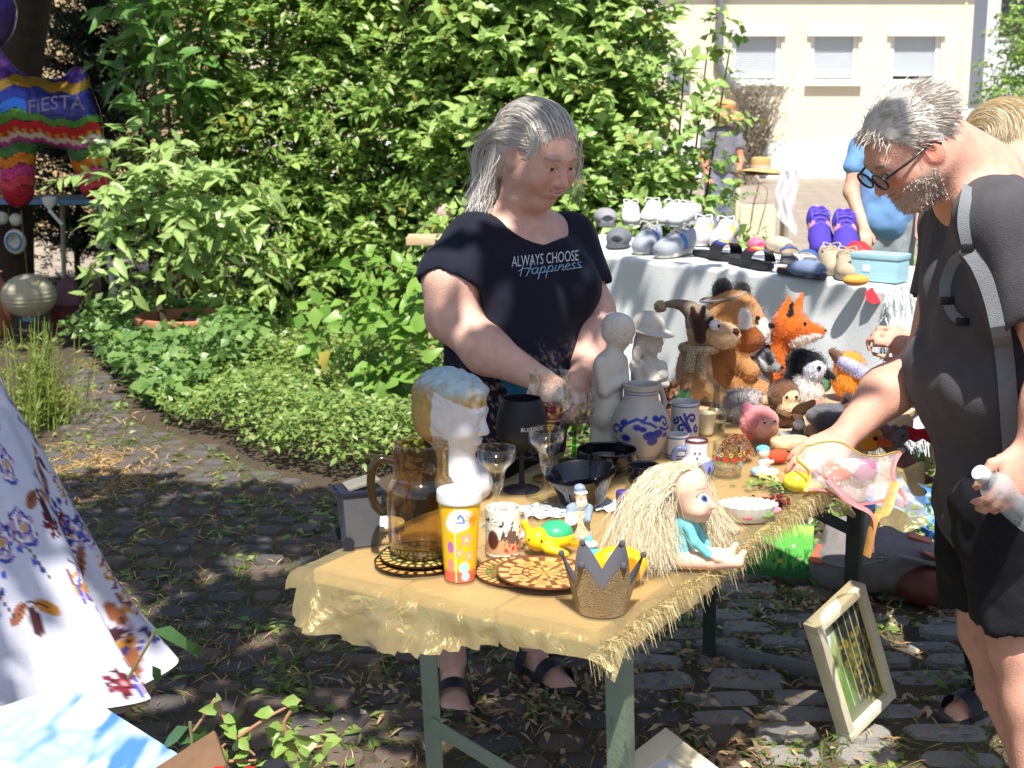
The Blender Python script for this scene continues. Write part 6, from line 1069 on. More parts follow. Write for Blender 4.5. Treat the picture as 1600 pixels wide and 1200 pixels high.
MB().lathe([(.07,topz-.01),(.08,topz+.1),(.085,topz+.24),(.08,topz+.36),(.05,topz+.42),(.04,topz+.47),(0,topz+.48)], 36, ell=.7).build('bodice', mat('dress white', lin(226,226,236), .85), dr_); MB().tube([(0,0,0),(0,0,topz)], .016, 12).lathe([(0,0),(.16,0),(.16,.015),(.03,.04),(0,.04)], 28).build('dress_form_stand', mat('dark wood', lin(70,50,36), .5), dr_)
# blue abstract canvas in the foreground
def panel(name, label, TLc, TRc, BRc, th, paint, m_side, cat, n=(90,70), frame=None):
    TLc, TRc, BRc = map(Vector, (TLc, TRc, BRc)); ex = (TRc-TLc); ey = (BRc-TRc); ey -= ex*(ey.dot(ex)/ex.dot(ex)); wd, ht = ex.length, ey.length; X = ex.normalized(); Yv = -ey.normalized(); Zv = X.cross(Yv); M = Matrix((X,Yv,Zv)).transposed().to_4x4(); M.translation = TLc+ey
    r = empty(name, (0,0,0), label=label, cat=cat); r.matrix_basis = M; uu, vv = np.meshgrid(np.linspace(0,1,n[0]), np.linspace(0,1,n[1]), indexing='ij'); c = paint(uu.ravel(), vv.ravel(), wd/ht); idx = np.arange(n[0]*n[1]).reshape(n); q = np.stack([idx[:-1,:-1], idx[1:,:-1], idx[1:,1:], idx[:-1,1:]],-1).reshape(-1,4); ins = frame[0]-.001 if frame else 0
    link('painting', npmesh('painting', np.stack([ins+uu*(wd-2*ins), ins+vv*(ht-2*ins), uu*0+(.002 if not frame else -frame[1]*.45)],-1).reshape(-1,3), q, c), m_prn, r)
    if frame:
        w_, d_ = frame
        for c_, s_ in (((wd/2,w_/2,-d_/2),(wd,w_,d_)), ((wd/2,ht-w_/2,-d_/2),(wd,w_,d_)), ((w_/2,ht/2,-d_/2+.0005),(w_-.001,ht-2*w_,d_-.001)), ((wd-w_/2,ht/2,-d_/2+.0005),(w_-.001,ht-2*w_,d_-.001))): MB().box(c_, s_, bev=.002).build('frame_side', m_side, r)
        MB().box((wd/2,ht/2,-d_*.7), (wd-2*w_,ht-2*w_,.003)).build('backing', m_wood, r, smooth=False)
    else: MB().box((wd/2,ht/2,-th/2), (wd,ht,th), bev=.002).build('stretcher', m_side, r)
    return r
def blueart(u, v, ar):
    c = flat(len(u), lin(206,220,240)); n1 = fbm(np.stack([u*2*ar+v*1.2, v*3.4-u*1.4, u*0],1), 3); n2 = fbm(np.stack([u*2.4, v*8-u*4, u*0],1), 7); c = lay(c, np.clip((n1-.52)*5,0,1), lin(120,164,220)); c = lay(c, np.clip((n2-.58)*6,0,1)*(v > .1), lin(76,128,206)); return lay(c, np.clip((n1-.66)*8,0,1), lin(232,238,246))
panel('canvas', 'blue and white abstract canvas in the lower left corner', at(-170,1165,Y=2.12), at(105,1070,Y=2.42), at(235,1240,Y=2.12), .018, blueart, m_white, 'painting')
# small red toys and brown board at the bottom edge
rb = at(350, 1225, Y=2.1); bd = MB().box((0,0,0), (.15,.1,.012), bev=.002).build('wooden_board', mat('brown board', lin(120,92,70), .7), label='brown board at the bottom edge beside the canvas', cat='board', loc=at(285,1210,Y=2.1)); bd.rotation_euler = (.2,-.5,.3)
bt_ = empty('ladybird_toy', at(365,1222,Y=2.05), label='red shiny ladybird toy at the bottom picture edge', cat='toy')
for x_ in (-.024, .026): MB().lathe([(0,-.014),(.012,-.01),(.0165,0),(.012,.01),(0,.014)], 20, (x_,0,.012)).build('red_wing', mat('red lacquer', lin(206,30,30), .12, spec=.7, bump=0), bt_)
MB().lathe([(0,-.02),(.02,-.015),(.024,.004),(.018,.016),(0,.02)], 20, (.066,.01,.012)).build('black_head', mat('black felt', lin(34,36,42), .95, bump=.4, bscale=300), bt_); MB().lathe([(0,-.02),(.012,-.015),(.012,.0),(0,.01)], 14, (0,.012,.002)).build('black_body', MATS['black felt'], bt_)
# twig with round leaves in the foreground
YF = 2.25; F_ = lambda x, y, Y=YF: at(x, y, Y=Y); sp = empty('cotoneaster_sprig', F_(400,1215), label='sunlit sprig with small round leaves at the bottom left', cat='plant'); m_st = mat('pink stem', lin(176,128,98), .6, bump=.1); m_rl = leafmat('round leaf', (112,150,66), (160,186,96), .3); m_bl_ = leafmat('broad dark leaf', (56,90,50), (76,112,62), .2)
STM = [[(337,1092),(352,1125),(372,1155),(398,1180)], [(337,1092),(318,1120),(302,1142)], [(372,1152),(420,1120),(470,1094)], [(455,1110),(444,1132),(452,1160),(470,1185),(480,1210)], [(430,1180),(470,1172),(505,1165)], [(330,1185),(352,1162)], [(345,1190),(400,1188)]]
LV = []
for st in STM:
    pts = [F_(x, y) for x, y in st]; MB().tube(spline(pts,6), np.linspace(.0036,.002,(len(st)-1)*6+1), 7).build('stem', m_st, sp, world=True); sp3 = spline(pts, 5)
    for k, p in enumerate(sp3):
        if k % 2 == 0 and st is not STM[1]: LV.append(p)
for _ in range(26): LV.append(np.array(F_(RNG.uniform(430,510), RNG.uniform(1150,1210), YF+RNG.normal(0,.03))))
LV = np.array(LV); n = len(LV); v, f = leaf_arrays(LV[:1]*0, [(1,0,0)], [(0,0,1)], 1, .6); 
D = unit(RNG.normal(0,1,(n,3))+np.array([0,-.2,.3])); leaf_objects(sp, LV, D, unit(np.array([0,-.8,.9])+RNG.normal(0,.5,(n,3))), np.full(n,.034)*RNG.uniform(.6,1.2,n), np.full(n,.034*.62), m_rl, n)
bigl = [(295,1130,345,1180,.085), (350,1110,385,1155,.06), (295,1135,250,1165,.06), (235,985,312,1003,.1), (290,1000,318,1030,.05), (238,1040,252,1068,.045), (300,1160,270,1150,.05)]
P = np.array([F_(a,b_) for a,b_,_,_,_ in bigl]); Q_ = np.array([F_(c,d_,YF+.02) for _,_,c,d_,_ in bigl]); leaf_objects(sp, P, Q_-P, np.tile(np.array([0,-.7,.7]),(len(P),1))+RNG.normal(0,.25,(len(P),3)), np.linalg.norm(Q_-P,axis=1)*1.1, np.linalg.norm(Q_-P,axis=1)*.42, m_bl_, len(P))
for q_ in ([F_(200,1060), F_(235,1000), F_(240,985)], [F_(295,1230), F_(300,1170), F_(297,1128)]): MB().tube(spline(q_,5), .003, 6).build('stem', m_twig, sp, world=True)
# ================================================================ right front: frames, rucksack, plaid cloth, grass bag
m_cf = mat('cream frame', lin(222,214,186), .6, var=.08, scale=12, bump=.1)
def birch(u, v, ar):
    n1 = fbm(np.stack([u*6, v*8, u*0],1), 3); n2 = fbm(np.stack([u*22, v*26, u*0],1), 6); c = flat(len(u), lin(52,58,52)); c = lay(c, np.clip((n1-.45)*5,0,1), lin(96,110,60)); c = lay(c, np.clip((n2-.56)*8,0,1)*(v < .75), lin(176,156,60)); c = lay(c, disc(u,v,.12,.75,.2,.35)*.9, lin(170,190,120)); c = lay(c, disc(u,v,.05,.9,.16,.16), lin(206,220,226)); c = lay(c, disc(u,v,.25,.3,.18,.25)*.8, lin(110,150,70)); c = lay(c, np.clip((.14-v+.1*np.sin(u*5))*6,0,1), lin(120,126,106))
    for x0, x1 in ((.3,.26),(.45,.42),(.58,.6),(.74,.73),(.86,.88)): c = lay(c, np.clip((.013-np.abs(u-(x0+(x1-x0)*v)))*200,0,1)*(v > .12), lin(190,196,196))
    return c
pf = panel('picture_frame', 'cream framed birch wood painting leaning by the table leg', at(1277,982,Y=3.05), at(1352,912,Y=3.16), at(1427,1062,Y=3.27), 0, birch, m_cf, 'picture', (70,110), (.022,.045))
panel('picture_frame', 'wide cream picture frame cut off at the bottom edge', at(880,1260,Y=2.55), at(1040,1136,Y=2.75), at(1105,1300,Y=2.5), 0, lambda u, v, ar: lay(flat(len(u), lin(206,212,220)), np.clip((fbm(np.stack([u*4,v*4,u*0],1),5)-.5)*4,0,1), lin(170,176,190)), m_cf, 'picture', (50,50), (.05,.03))
# rucksack lying on the ground
b = at(1385, 935, z=0); rk = empty('rucksack', b, -.25, label='grey rucksack with brown leather base lying behind the table', cat='backpack'); m_gc = mat('grey canvas', lin(128,122,120), .9, var=.12, scale=30, bump=.4, bscale=250); m_le = mat('brown leather', lin(112,62,54), .5, var=.2, scale=14, bump=.3, bscale=80); s_ = Solid()
s_.ell((-.07,.06,.1), (.19,.15,.1), rotm((1,0,.12)), .05, lin(132,126,124)).ell((.1,.04,.1), (.12,.13,.085), None, .05, lin(132,126,124)).limb((-.16,.1,.17), (.02,.14,.2), .05,.05,.05,lin(132,126,124)); s_.build('body', mat('grey canvas bag', vc=True, rough=.9, var=.1, scale=30, bump=.4, bscale=250), rk, .008, disp=lambda g_: (fbm(g_*14,3)-.5)*.035)
Solid().ell((.14,-.02,.075), (.13,.12,.078), rotm((1,-.2,-.1)), .02).build('leather_base', m_le, rk, .007, disp=lambda g_: (fbm(g_*14,3)-.5)*.03, clip=lambda g_: (.05-g_[...,0])*.8+g_[...,1]*.3-.02)
MB().bar((.02,-.09,.175), (.16,-.075,.15), .035, .008, (0,0,1)).build('flap_edge', m_gc, rk)
for p, q in (((.06,.06,.2),(.13,.05,.185)), ((.1,-.06,.185),(.17,-.03,.15)), ((-.23,-.03,.11),(-.2,.03,.15))): MB().bar(p, q, .05, .006, (0,0,1)).build('leather_patch', mat('orange leather', lin(188,96,70), .55), rk)
MB().tube(spline([(-.02,.17,.2),(.0,.17,.245),(.04,.16,.24),(.05,.15,.2)],6), .008, 8, flat=.5).build('grab_loop', mat('dark webbing', lin(44,44,50), .8), rk); MB().box((-.02,-.09,.155), (.028,.006,.022)).build('buckle', MATS['zinc'], rk, smooth=False); MB().tube(spline([(-.2,-.03,.12),(-.12,-.1,.13),(-.02,-.1,.16)],6), .014, 8, flat=.25).build('strap', m_gc, rk)
# blue plaid cloth bag, grass-print bag
b = at(1440, 855, z=0); 
def plaid(u, v, ar):
    c = flat(len(u), lin(60,120,206)); c = lay(c, .55*(np.abs((u*3) % 1-.5) < .17), lin(150,190,236)); c = lay(c, .55*(np.abs((v*3) % 1-.5) < .17), lin(150,190,236)); c = lay(c, .6*(np.abs((u*3) % 1-.5) < .03)+.6*(np.abs((v*3) % 1-.5) < .03), lin(226,234,244)); return lay(c, .5*(np.abs((u*3) % 1-.02) < .03), lin(40,90,180))
panel('plaid_bag', 'bright blue plaid shopping bag lying behind the rucksack', at(1340,775,Y=4.95), at(1392,735,Y=5.1), at(1490,905,Y=4.5), .06, plaid, mat('blue plastic', lin(60,120,206), .5), 'bag', (80,80))
def grassy(u, v, ar):
    n1 = fbm(np.stack([u*40, v*10, u*0],1), 3); c = flat(len(u), lin(110,200,90)); c = lay(c, np.clip((n1-.5)*6,0,1)*(v < .55), lin(50,130,60)); c = lay(c, np.clip((.3-v+.3*(n1-.5))*6,0,1), lin(40,106,56)); c = lay(c, np.clip((v-.75+.4*(n1-.5))*5,0,1), lin(190,216,110))
    for x, y, r, k in ((.3,.55,.035,0),(.7,.6,.03,1),(.5,.3,.04,2),(.8,.35,.03,1),(.2,.25,.03,1)): c = lay(c, disc(u,v,x,y,r), (lin(206,70,90), lin(230,180,200), lin(240,200,60))[k])
    return c
panel('grass_bag', 'bag printed with green grass and flowers under the table', at(1172,815,Y=4.3), at(1272,822,Y=4.25), at(1268,905,Y=4.22), .05, grassy, mat('green plastic', lin(80,150,70), .5), 'bag', (80,60))
# ================================================================ shoe stall
SZ = .88; s1, s2 = at(925,396,z=SZ), at(1392,452,z=SZ); sx = (s2-s1); sx.z = 0; slen = sx.length; SX = sx.normalized(); SY = Vector((-SX.y, SX.x, 0)); srz = math.atan2(SX.y, SX.x)
shoe_tb = empty('trestle_table', s1.lerp(s2,.5)*1.0-Vector((0,0,SZ)), srz, label='long table under the white fringed sheet with shoes', cat='table')
MB().box((-.2,.34,SZ-.025), (slen+.36,.62,.03)).build('top', m_wood, shoe_tb, smooth=False)
for x_ in (-slen/2-.2, slen/2-.15):
    for y_ in (.1,.58): MB().box((x_,y_,(SZ-.04)/2), (.045,.045,SZ-.04), bev=.004).build('leg', m_wood, shoe_tb)
def drape(u, v):
    x = -.62+(slen+.78)*u; s = -1.0+1.68*v; xe = slen+.0; n = .012*math.sin(x*9+s*3)+.008*math.sin(x*23); over = max(0, x-xe)
    if s < 0: y, z = -.012-.05*min(1,-s)*(.5+.5*math.sin(x*7+.5))+n*min(1,-s*3), SZ+s*.66
    else: y, z = s, SZ+.002*math.sin(x*30)
    if over > 0: z = z-over*3.6*(1-.2*abs(s)); x = xe+over*.25+.02*math.sin(s*14)*min(1,over*8)
    return s1+SX*x+SY*y+V(0,0,max(.03,z)-SZ+.004)
sheet_o = MB().grid(drape, 110, 90).build('white_sheet', mat('white cotton', lin(232,234,236), .9, var=.04, scale=20, bump=.3, bscale=200, sheen=.2, transl=.15), label='white fringed bedspread covering the shoe table', cat='sheet', sharp=0)
n = 900; vv = RNG.uniform(0,1,n); p0 = np.array([drape(.93 if i % 2 else 1.0, vv[i]) for i in range(n)]); p1 = p0+np.array([SX.x,SX.y,0])*RNG.uniform(.0,.05,(n,1))-np.array([SY.x,SY.y,0])*.02+np.array([0,0,-.07])*RNG.uniform(.5,1.2,(n,1))+RNG.normal(0,.008,(n,3)); v, q = strands(np.stack([p0,(p0+p1)/2+RNG.normal(0,.006,(n,3)),p1],1), .0022,.0012); link('fringe', npmesh('fringe', v, q), mat('white thread', lin(220,222,226), .9, bump=0), sheet_o, kind='stuff')
fl_ = drape(.905,.56); MB().lathe([(0,0),(.035,.004),(0,.006)], 7, fl_+V(0,-.01,.004), Matrix.Rotation(1.0,3,'X')).build('embroidered_flower', mat('red thread', lin(200,40,54), .8), sheet_o)
def shoe(px, py, label, kind='sneaker', c1=(.5,.5,.5), c2=(.8,.8,.8), c3=None, yaw=0, sc=1, tilt=0, dz=0, group='shoes on the stall'):
    """toe towards the buyer; c1 upper, c2 sole, c3 trim"""
    b = at(px, py, z=SZ+.008)+V(0,0,dz); r = empty({'sneaker':'sneaker','slide':'slide_sandal','clog':'clog'}[kind], b, 0, rot=(0,-tilt,-1.95+yaw*.8), label=label, cat='shoe', group=group, sc=sc*1.2); s = Solid(); c3 = c3 or c2
    MB().prism([(x, y*.92) for x, y in [(.135,0),(.12,.03),(.08,.044),(.02,.04),(-.04,.034),(-.1,.034),(-.128,.02),(-.132,0),(-.128,-.02),(-.1,-.034),(-.04,-.03),(.02,-.036),(.08,-.046),(.12,-.032)]], .022, Matrix.Translation((0,0,.012)), bev=.004).build('sole', mat('sole %.2f%.2f%.2f' % tuple(c2), c2, .7, bump=.2), r)
    if kind == 'slide':
        bandc = []; mb = MB(); R8 = c3 if isinstance(c3, list) else [c1]
        mb.grid(lambda u, v: (.015+.075*v, -.047*math.cos(math.pi*u)*1.02, .02+.052*math.sin(math.pi*u)**.7*(1-.12*v)), 25, 25, col=lambda u, v: (R8[min(len(R8)-1, int((u-.25)/.5*len(R8)))] if .25 < u < .75 and .15 < v < .85 and len(R8) > 1 else c1)); mb.build('strap', m_plas, r, sharp=0); return r
    if kind == 'clog':
        s.ell((.05,0,.035), (.085,.046,.036), k=.02, col=c1).ell((-.01,0,.035), (.07,.042,.03), k=.03, col=c1).ell((-.07,0,.07), (.075,.03,.05), k=.008, op='s').ell((.13,0,.03), (.025,.025,.018), k=.008, op='s'); s.build('upper', m_matt, r, .005); MB().box((-.07,0,.027), (.1,.05,.006), bev=.002).build('insole', mat('tan insole', lin(196,142,92), .7), r); return r
    s.ell((.075,0,.035), (.06,.042,.034), k=.02, col=c1).limb((.04,0,.04), (-.05,0,.06), .04,.042,.03,c1).ell((-.09,0,.06), (.04,.036,.055), k=.03, col=c1).ell((-.075,0,.115), (.05,.024,.04), k=.012, op='s').ell((.105,0,.03), (.034,.04,.028), k=.015, col=c1)
    def cc(Vv, c): c = lay(c, (np.abs(Vv[:,0]+.02-Vv[:,2]*.4) < .016)*(np.abs(Vv[:,1]) > .02), c3); return lay(c, (Vv[:,0] < -.115)*1., c3)
    s.build('upper', m_matt, r, .0045, colfn=cc); la = MB()
    for k in range(4): x_ = .05-.024*k; z_ = .074+.009*k; la.tube([(x_,-.024,z_-.006),(x_+.004,0,z_+.004),(x_,.024,z_-.006)], .0032, 6)
    la.tube(spline([(-.03,0,.108),(-.02,.03,.115),(.0,.035,.1)],5), .0025, 6).tube(spline([(-.03,0,.108),(-.02,-.03,.115),(.01,-.03,.098)],5), .0025, 6); la.build('laces', mat('lace %.2f%.2f' % tuple(c2)[:2], c2, .8, bump=0), r, kind='stuff'); return r
W_, G_, OW = lin(226,226,228), lin(150,154,160), lin(206,200,184)
shoe(945,352,'large grey felt slipper at the back left of the shoes','clog',lin(150,150,154),lin(120,120,124),yaw=.5,sc=1.15); shoe(968,384,'grey open-toed mule with tan insole at front left','clog',lin(112,116,122),lin(92,94,98),yaw=.25,sc=1.05)
shoe(985,350,'white sneaker leftmost in the back row','sneaker',W_,W_,yaw=.4); shoe(1018,347,'white sneaker second from left in the back row','sneaker',W_,W_,yaw=.2); shoe(1048,350,'white sneaker right in the back row behind blue stripes','sneaker',W_,W_,yaw=-.1); shoe(1070,352,'white sneaker at the right end of the back row','sneaker',lin(214,214,220),W_,yaw=-.3)
shoe(1012,393,'left grey sneaker of the pair with blue stripe','sneaker',lin(156,162,170),OW,lin(70,116,190),yaw=.1); shoe(1056,399,'right grey sneaker of the pair with blue stripe','sneaker',lin(156,162,170),OW,lin(70,116,190),yaw=-.25)
shoe(1098,380,'left grey running shoe with neon heel','sneaker',lin(196,192,188),W_,lin(206,214,60),yaw=.2); shoe(1132,383,'right grey running shoe with neon heel','sneaker',lin(196,192,188),W_,lin(206,214,60),yaw=0)
RB = [lin(60,60,160), lin(60,110,200), lin(214,210,60), lin(226,150,50), lin(206,60,50), lin(150,30,60)]
shoe(1120,404,'left black slide with rainbow strap','slide',lin(44,42,46),lin(52,52,56),RB,yaw=1.1,sc=1.0); shoe(1172,416,'right black slide with rainbow strap','slide',lin(44,42,46),lin(52,52,56),RB[::-1],yaw=.9,sc=1.0)
shoe(1180,388,'child\'s pink slipper behind the rainbow slides','clog',lin(226,120,150),lin(226,150,170),yaw=.6,sc=.62); shoe(1212,392,'beige open sandal behind the blue sandals','clog',lin(206,188,164),lin(186,160,130),yaw=.9,sc=.8)
shoe(1232,408,'left blue and grey strap sandal','slide',lin(60,100,160),lin(120,120,116),None or [lin(60,100,160)],yaw=.3,sc=.8); shoe(1262,414,'right blue and grey strap sandal','slide',lin(60,100,160),lin(120,120,116),[lin(60,100,160)],yaw=.1,sc=.8); shoe(1252,432,'blue and white patterned ballerina shoe at the table front','clog',lin(120,136,170),lin(60,64,80),yaw=1.2,sc=.8)
shoe(1298,425,'left beige canvas shoe near the light blue box','sneaker',lin(186,168,144),lin(196,180,156),yaw=.4,sc=.85); shoe(1322,432,'right beige canvas shoe beside the light blue box','sneaker',lin(178,160,136),lin(196,180,156),yaw=.2,sc=.85)
shoe(1278,392,'left purple running shoe standing on its toe','sneaker',lin(76,60,170),lin(110,90,190),lin(226,150,170),yaw=.35,tilt=-.32,dz=.045,sc=1.05); shoe(1318,398,'right purple running shoe standing on its toe','sneaker',lin(76,60,170),lin(110,90,190),lin(226,150,170),yaw=.3,tilt=-.32,dz=.045,sc=1.05)
bx_ = at(1365,440,z=SZ+.01); bo_ = empty('gift_box', bx_, srz+.2, label='light blue cardboard box at the right end of the shoe table', cat='box'); MB().box((0,.05,.045), (.19,.11,.09), bev=.003).build('box', mat('pale blue card', lin(162,204,214), .6, var=.03), bo_); MB().box((0,.05,.096), (.198,.118,.02), bev=.003).build('lid', MATS['pale blue card'], bo_); MB().box((-.03,-.0065,.05), (.03,.002,.025)).build('label', m_white, bo_, smooth=False)
o = Solid().ell((0,0,.02), (.05,.03,.022), k=.01).build('orange_ball', mat('orange rubber', lin(230,160,70), .5), None, .005, label='orange rubber ball in front of the beige shoes', cat='ball'); o.location = at(1337,446,z=SZ+.008)
b = at(1345,408,z=SZ+.01); MB().grid(lambda u, v: (-.08+.16*u, .12*v, .02+.06*math.sin(u*3.1)*math.sin(v*3.1)+.006*math.sin(u*20+v*13)), 20, 16).build('cloth_bag', mat('red nylon', lin(214,50,54), .6, var=.1), label='crumpled red nylon bag behind the purple shoes', cat='bag', loc=b)
# second bench behind the woman
bq = at(634, 372, z=.8); bn = empty('wooden_bench', (bq.x+.4, bq.y+.15, 0), label='wooden bench end with plaid cloth behind the woman', cat='bench')
for k in range(2): MB().box((bq.x+.48,bq.y+.06+.13*k,.78), (.96,.12,.045), bev=.004).build('plank', m_wood, bn, world=True)
for x_ in (.15,.85): MB().box((bq.x+x_,bq.y+.13,.38), (.06,.2,.755), bev=.004).build('leg', m_wood, bn, world=True)
MB().grid(lambda u, v: (bq.x+.17+.5*u, bq.y-.012-.01*math.sin(u*12)+(.28*max(0,v-.3)), .806-.13*max(0,.3-v)*3.3), 60, 40, col=lambda u, v: lin(214,206,120) if abs((u*9) % 1-.5) < .06 or abs((v*9) % 1-.5) < .08 else (lin(40,70,60) if (int(u*9)+int(v*9)) % 2 else lin(36,44,80))).build('plaid_cloth', m_fab, label='green and navy plaid cloth on the bench', cat='cloth', sharp=0)
o = Solid().ell((0,0,.05), (.06,.05,.05), k=.02, col=lin(226,170,180)).ell((.03,-.02,.08), (.035,.03,.03), k=.02, col=lin(236,190,196)).build('piggy_plush', m_plush, None, .005, label='pink plush on the plaid cloth behind the woman', cat='plush toy'); o.location = at(694,345,z=.83)
# hat stand behind the maple shoots
Yh = 14.0; hp = at(1190, 268, Y=Yh); hs = empty('display_stand', (hp.x, Yh, 0), label='wooden display stand carrying a straw hat', cat='stand'); MB().box((hp.x,Yh,hp.z-.015), (.6,.3,.03), bev=.005).build('top', mat('dark plank', lin(96,80,62), .7), hs, world=True)
for x_ in (-.25,.25): MB().box((hp.x+x_,Yh,hp.z/2-.02), (.04,.25,hp.z-.045), bev=.004).build('leg', mat('cream wood', lin(214,204,176), .7), hs, world=True)
MB().box((hp.x-.05,Yh-.05,.32), (.36,.24,.5), bev=.01).build('cream_crate', MATS['cream wood'], label='cream crate under the hat stand', cat='crate', loc=(0,0,0))
m_straw = mat('straw', lin(206,170,112), .8, var=.15, scale=40, bump=.6, bscale=120)
def strawhat(loc, label, sc, tilt=(0,0), col=None):
    r = empty('straw_hat', loc, 0, rot=(tilt[0],tilt[1],0), label=label, cat='hat', sc=sc); turned('crown', [(.1,0),(.1,.02),(.098,.09),(.08,.115),(0,.12)], col or m_straw, r, 40, sub=4); MB().grid(lambda u, v: ((.1+.11*v)*math.cos(6.2832*u), (.1+.11*v)*math.sin(6.2832*u)*.9, .004-.03*v*v+.012*math.sin(u*12.5)*v), 60, 8, closed=True).build('brim', col or m_straw, r, sharp=0); turned('ribbon', [(.102,.004),(.1035,.01),(.1025,.035),(.1,.036)], mat('rose ribbon', lin(214,190,190), .7), r, 40, sub=1); return r
strawhat((hp.x-.02,Yh-.05,hp.z+.03), 'straw hat with rose ribbon on the display stand', 1.0)
MB().grid(lambda u, v: (hp.x+.12+.2*u+.02*math.sin(v*9), Yh-.2-.02*math.sin(u*14), hp.z+.02-(.45+.2*u)*v), 16, 20).build('lace_scarf', mat('white lace scarf', lin(226,220,226), .8, var=.1, scale=60, alpha=.8), label='white lace scarf hanging from the display stand', cat='scarf', sharp=0)
MB().tube(spline([(hp.x-.14,Yh-.17,hp.z-.04),(hp.x-.06,Yh-.19,hp.z-.1),(hp.x-.1,Yh-.19,hp.z-.3),(hp.x-.12,Yh-.19,hp.z-.48)],6), .035, 8, flat=.2).tube(spline([(hp.x-.06,Yh-.19,hp.z-.1),(hp.x+.03,Yh-.2,hp.z-.2),(hp.x-.04,Yh-.2,hp.z-.55)],6), .018, 8, flat=.2).build('ribbon', mat('olive ribbon', lin(128,104,64), .6), label='olive brown ribbon hanging from the display stand', cat='ribbon')
# ================================================================ people
m_skin = mat('skin', vc=True, rough=.48, var=.13, scale=38, bump=.22, bscale=260, sss=.1, spec=.4)
def A(*p): return np.array(at(*p[:2], Y=p[2]))
def hand(S_, wr, d, nrm, sc=1, curl=(.5,.5,.5,.5), thumb=1, tcurl=.3, col=None, spread=.1):
    """palm and five fingers from the wrist along d; nrm is the back of the hand, thumb = +1/-1 picks its side"""
    d = unit(d); nrm = unit(np.array(nrm)-d*np.dot(nrm, d)); sd = np.cross(nrm, d)*thumb; R = np.stack([d, sd, nrm], 1); k = .008*sc; wr = np.array(wr, float)
    S_.ell(wr+d*.045*sc, np.array([.05,.039,.0165])*sc, R, .02*sc, col); S_.ell(wr+d*.03*sc+sd*.02*sc-nrm*.006*sc, np.array([.032,.02,.016])*sc, R, .014*sc, col)
    for i, (off, ln) in enumerate(((.028,.072),(.0095,.08),(-.0095,.074),(-.027,.058))):
        p = wr+d*(.083-.004*abs(i-1.2))*sc+sd*off*sc; a = 0; dd = unit(d+sd*off*spread*12); r = (.0092,.0095,.009,.008)[i]*sc; S_.limb(p-d*.025*sc, p, r*1.1, r*1.05, k, col)
        for s_, fr in enumerate((.44,.31,.25)):
            a += curl[i]*(.55,1.0,.7)[s_]; q = p+(dd*math.cos(a)-nrm*math.sin(a))*ln*fr*sc; S_.limb(p, q, r*(1,.93,.86)[s_], r*(.95,.86,.72)[s_], k*.55, col); p = q
    p = wr+d*.022*sc+sd*.03*sc-nrm*.004*sc; q = p+unit(d*.75+sd*.6-nrm*.3*tcurl)*.038*sc; t = q+unit(d*.9+sd*(.25-.5*tcurl)-nrm*.6*tcurl)*.03*sc; u_ = t+unit(d*.9-sd*.35*tcurl-nrm*.8*tcurl)*.024*sc
    S_.limb(p, q, .0125*sc, .0108*sc, k, col); S_.limb(q, t, .0106*sc, .0098*sc, k*.6, col); S_.limb(t, u_, .0096*sc, .0075*sc, k*.5, col)
def foot(S_, ank, d, sc=1, col=None, toes=True):
    d = unit(d); sd = np.array([-d[1], d[0], 0]); g = np.array([ank[0], ank[1], 0.]); S_.limb(ank, g-d*.03*sc+np.array([0,0,.045])*sc, .036*sc,.036*sc,.02*sc,col); S_.limb(g-d*.035*sc+np.array([0,0,.045])*sc, g+d*.1*sc+np.array([0,0,.036])*sc, .034*sc,.03*sc,.02*sc,col); S_.ell(g+d*.115*sc+np.array([0,0,.03])*sc, np.array([.05,.042,.02])*sc, np.stack([d,sd,[0,0,1]],1), .02*sc, col)
    if toes:
        for i, (o, l, r) in enumerate(((.03,.05,.0125),(.012,.05,.0095),(-.003,.045,.009),(-.017,.038,.0085),(-.03,.03,.008))): b_ = g+d*.13*sc+sd*o*sc+np.array([0,0,.027])*sc; S_.limb(b_, b_+d*l*.75*sc+np.array([0,0,-.006])*sc, r*sc, r*sc*.95, .005*sc, col)
def sandal(parent, ank, d, sc=1, m=None):
    d = unit(d); rz = math.atan2(d[1], d[0]); M = Matrix.Translation((ank[0],ank[1],0)) @ Matrix.Rotation(rz,4,'Z'); out = [(.185,.0),(.18,.03),(.14,.048),(.08,.046),(.0,.036),(-.06,.034),(-.08,.015),(-.082,0),(-.08,-.015),(-.06,-.034),(0,-.034),(.08,-.044),(.14,-.044),(.175,-.03)]
    MB().prism([(x*sc, y*sc) for x, y in out], .026*sc, M @ Matrix.Translation((0,0,.013*sc)), bev=.004).build('sandal_sole', mat('sandal sole', lin(74,70,70), .7), parent, world=True)
    for x0, x1, h in ((.085,.13,.062), (-.02,.02,.085)): MB().grid(lambda u, v: M @ Vector(((x0+(x1-x0)*v)*sc, .05*math.cos(math.pi*u)*sc, (.02+h*math.sin(math.pi*u)**.8*(1-.12*v))*sc)), 18, 4).build('sandal_strap', m or mat('sandal strap', lin(40,40,48), .6, bump=.2), parent, world=True, sharp=0)
    MB().grid(lambda u, v: M @ Vector(((-.045-.035*math.sin(math.pi*u)+.02*0)*sc, .044*math.cos(math.pi*u)*sc, (.06+.03*v)*sc)), 14, 3).build('heel_strap', m or MATS['sandal strap'], parent, world=True, sharp=0)
def hit(bv, px, py, off=.005):
    o = Vector((0,0,CH)); d = (at(px,py,Y=3)-o).normalized(); h = bv.ray_cast(o, d); return None if h[0] is None else h[0]-d*off
def bvh(v, q): return BVHTree.FromPolygons([tuple(p) for p in v], q.tolist())
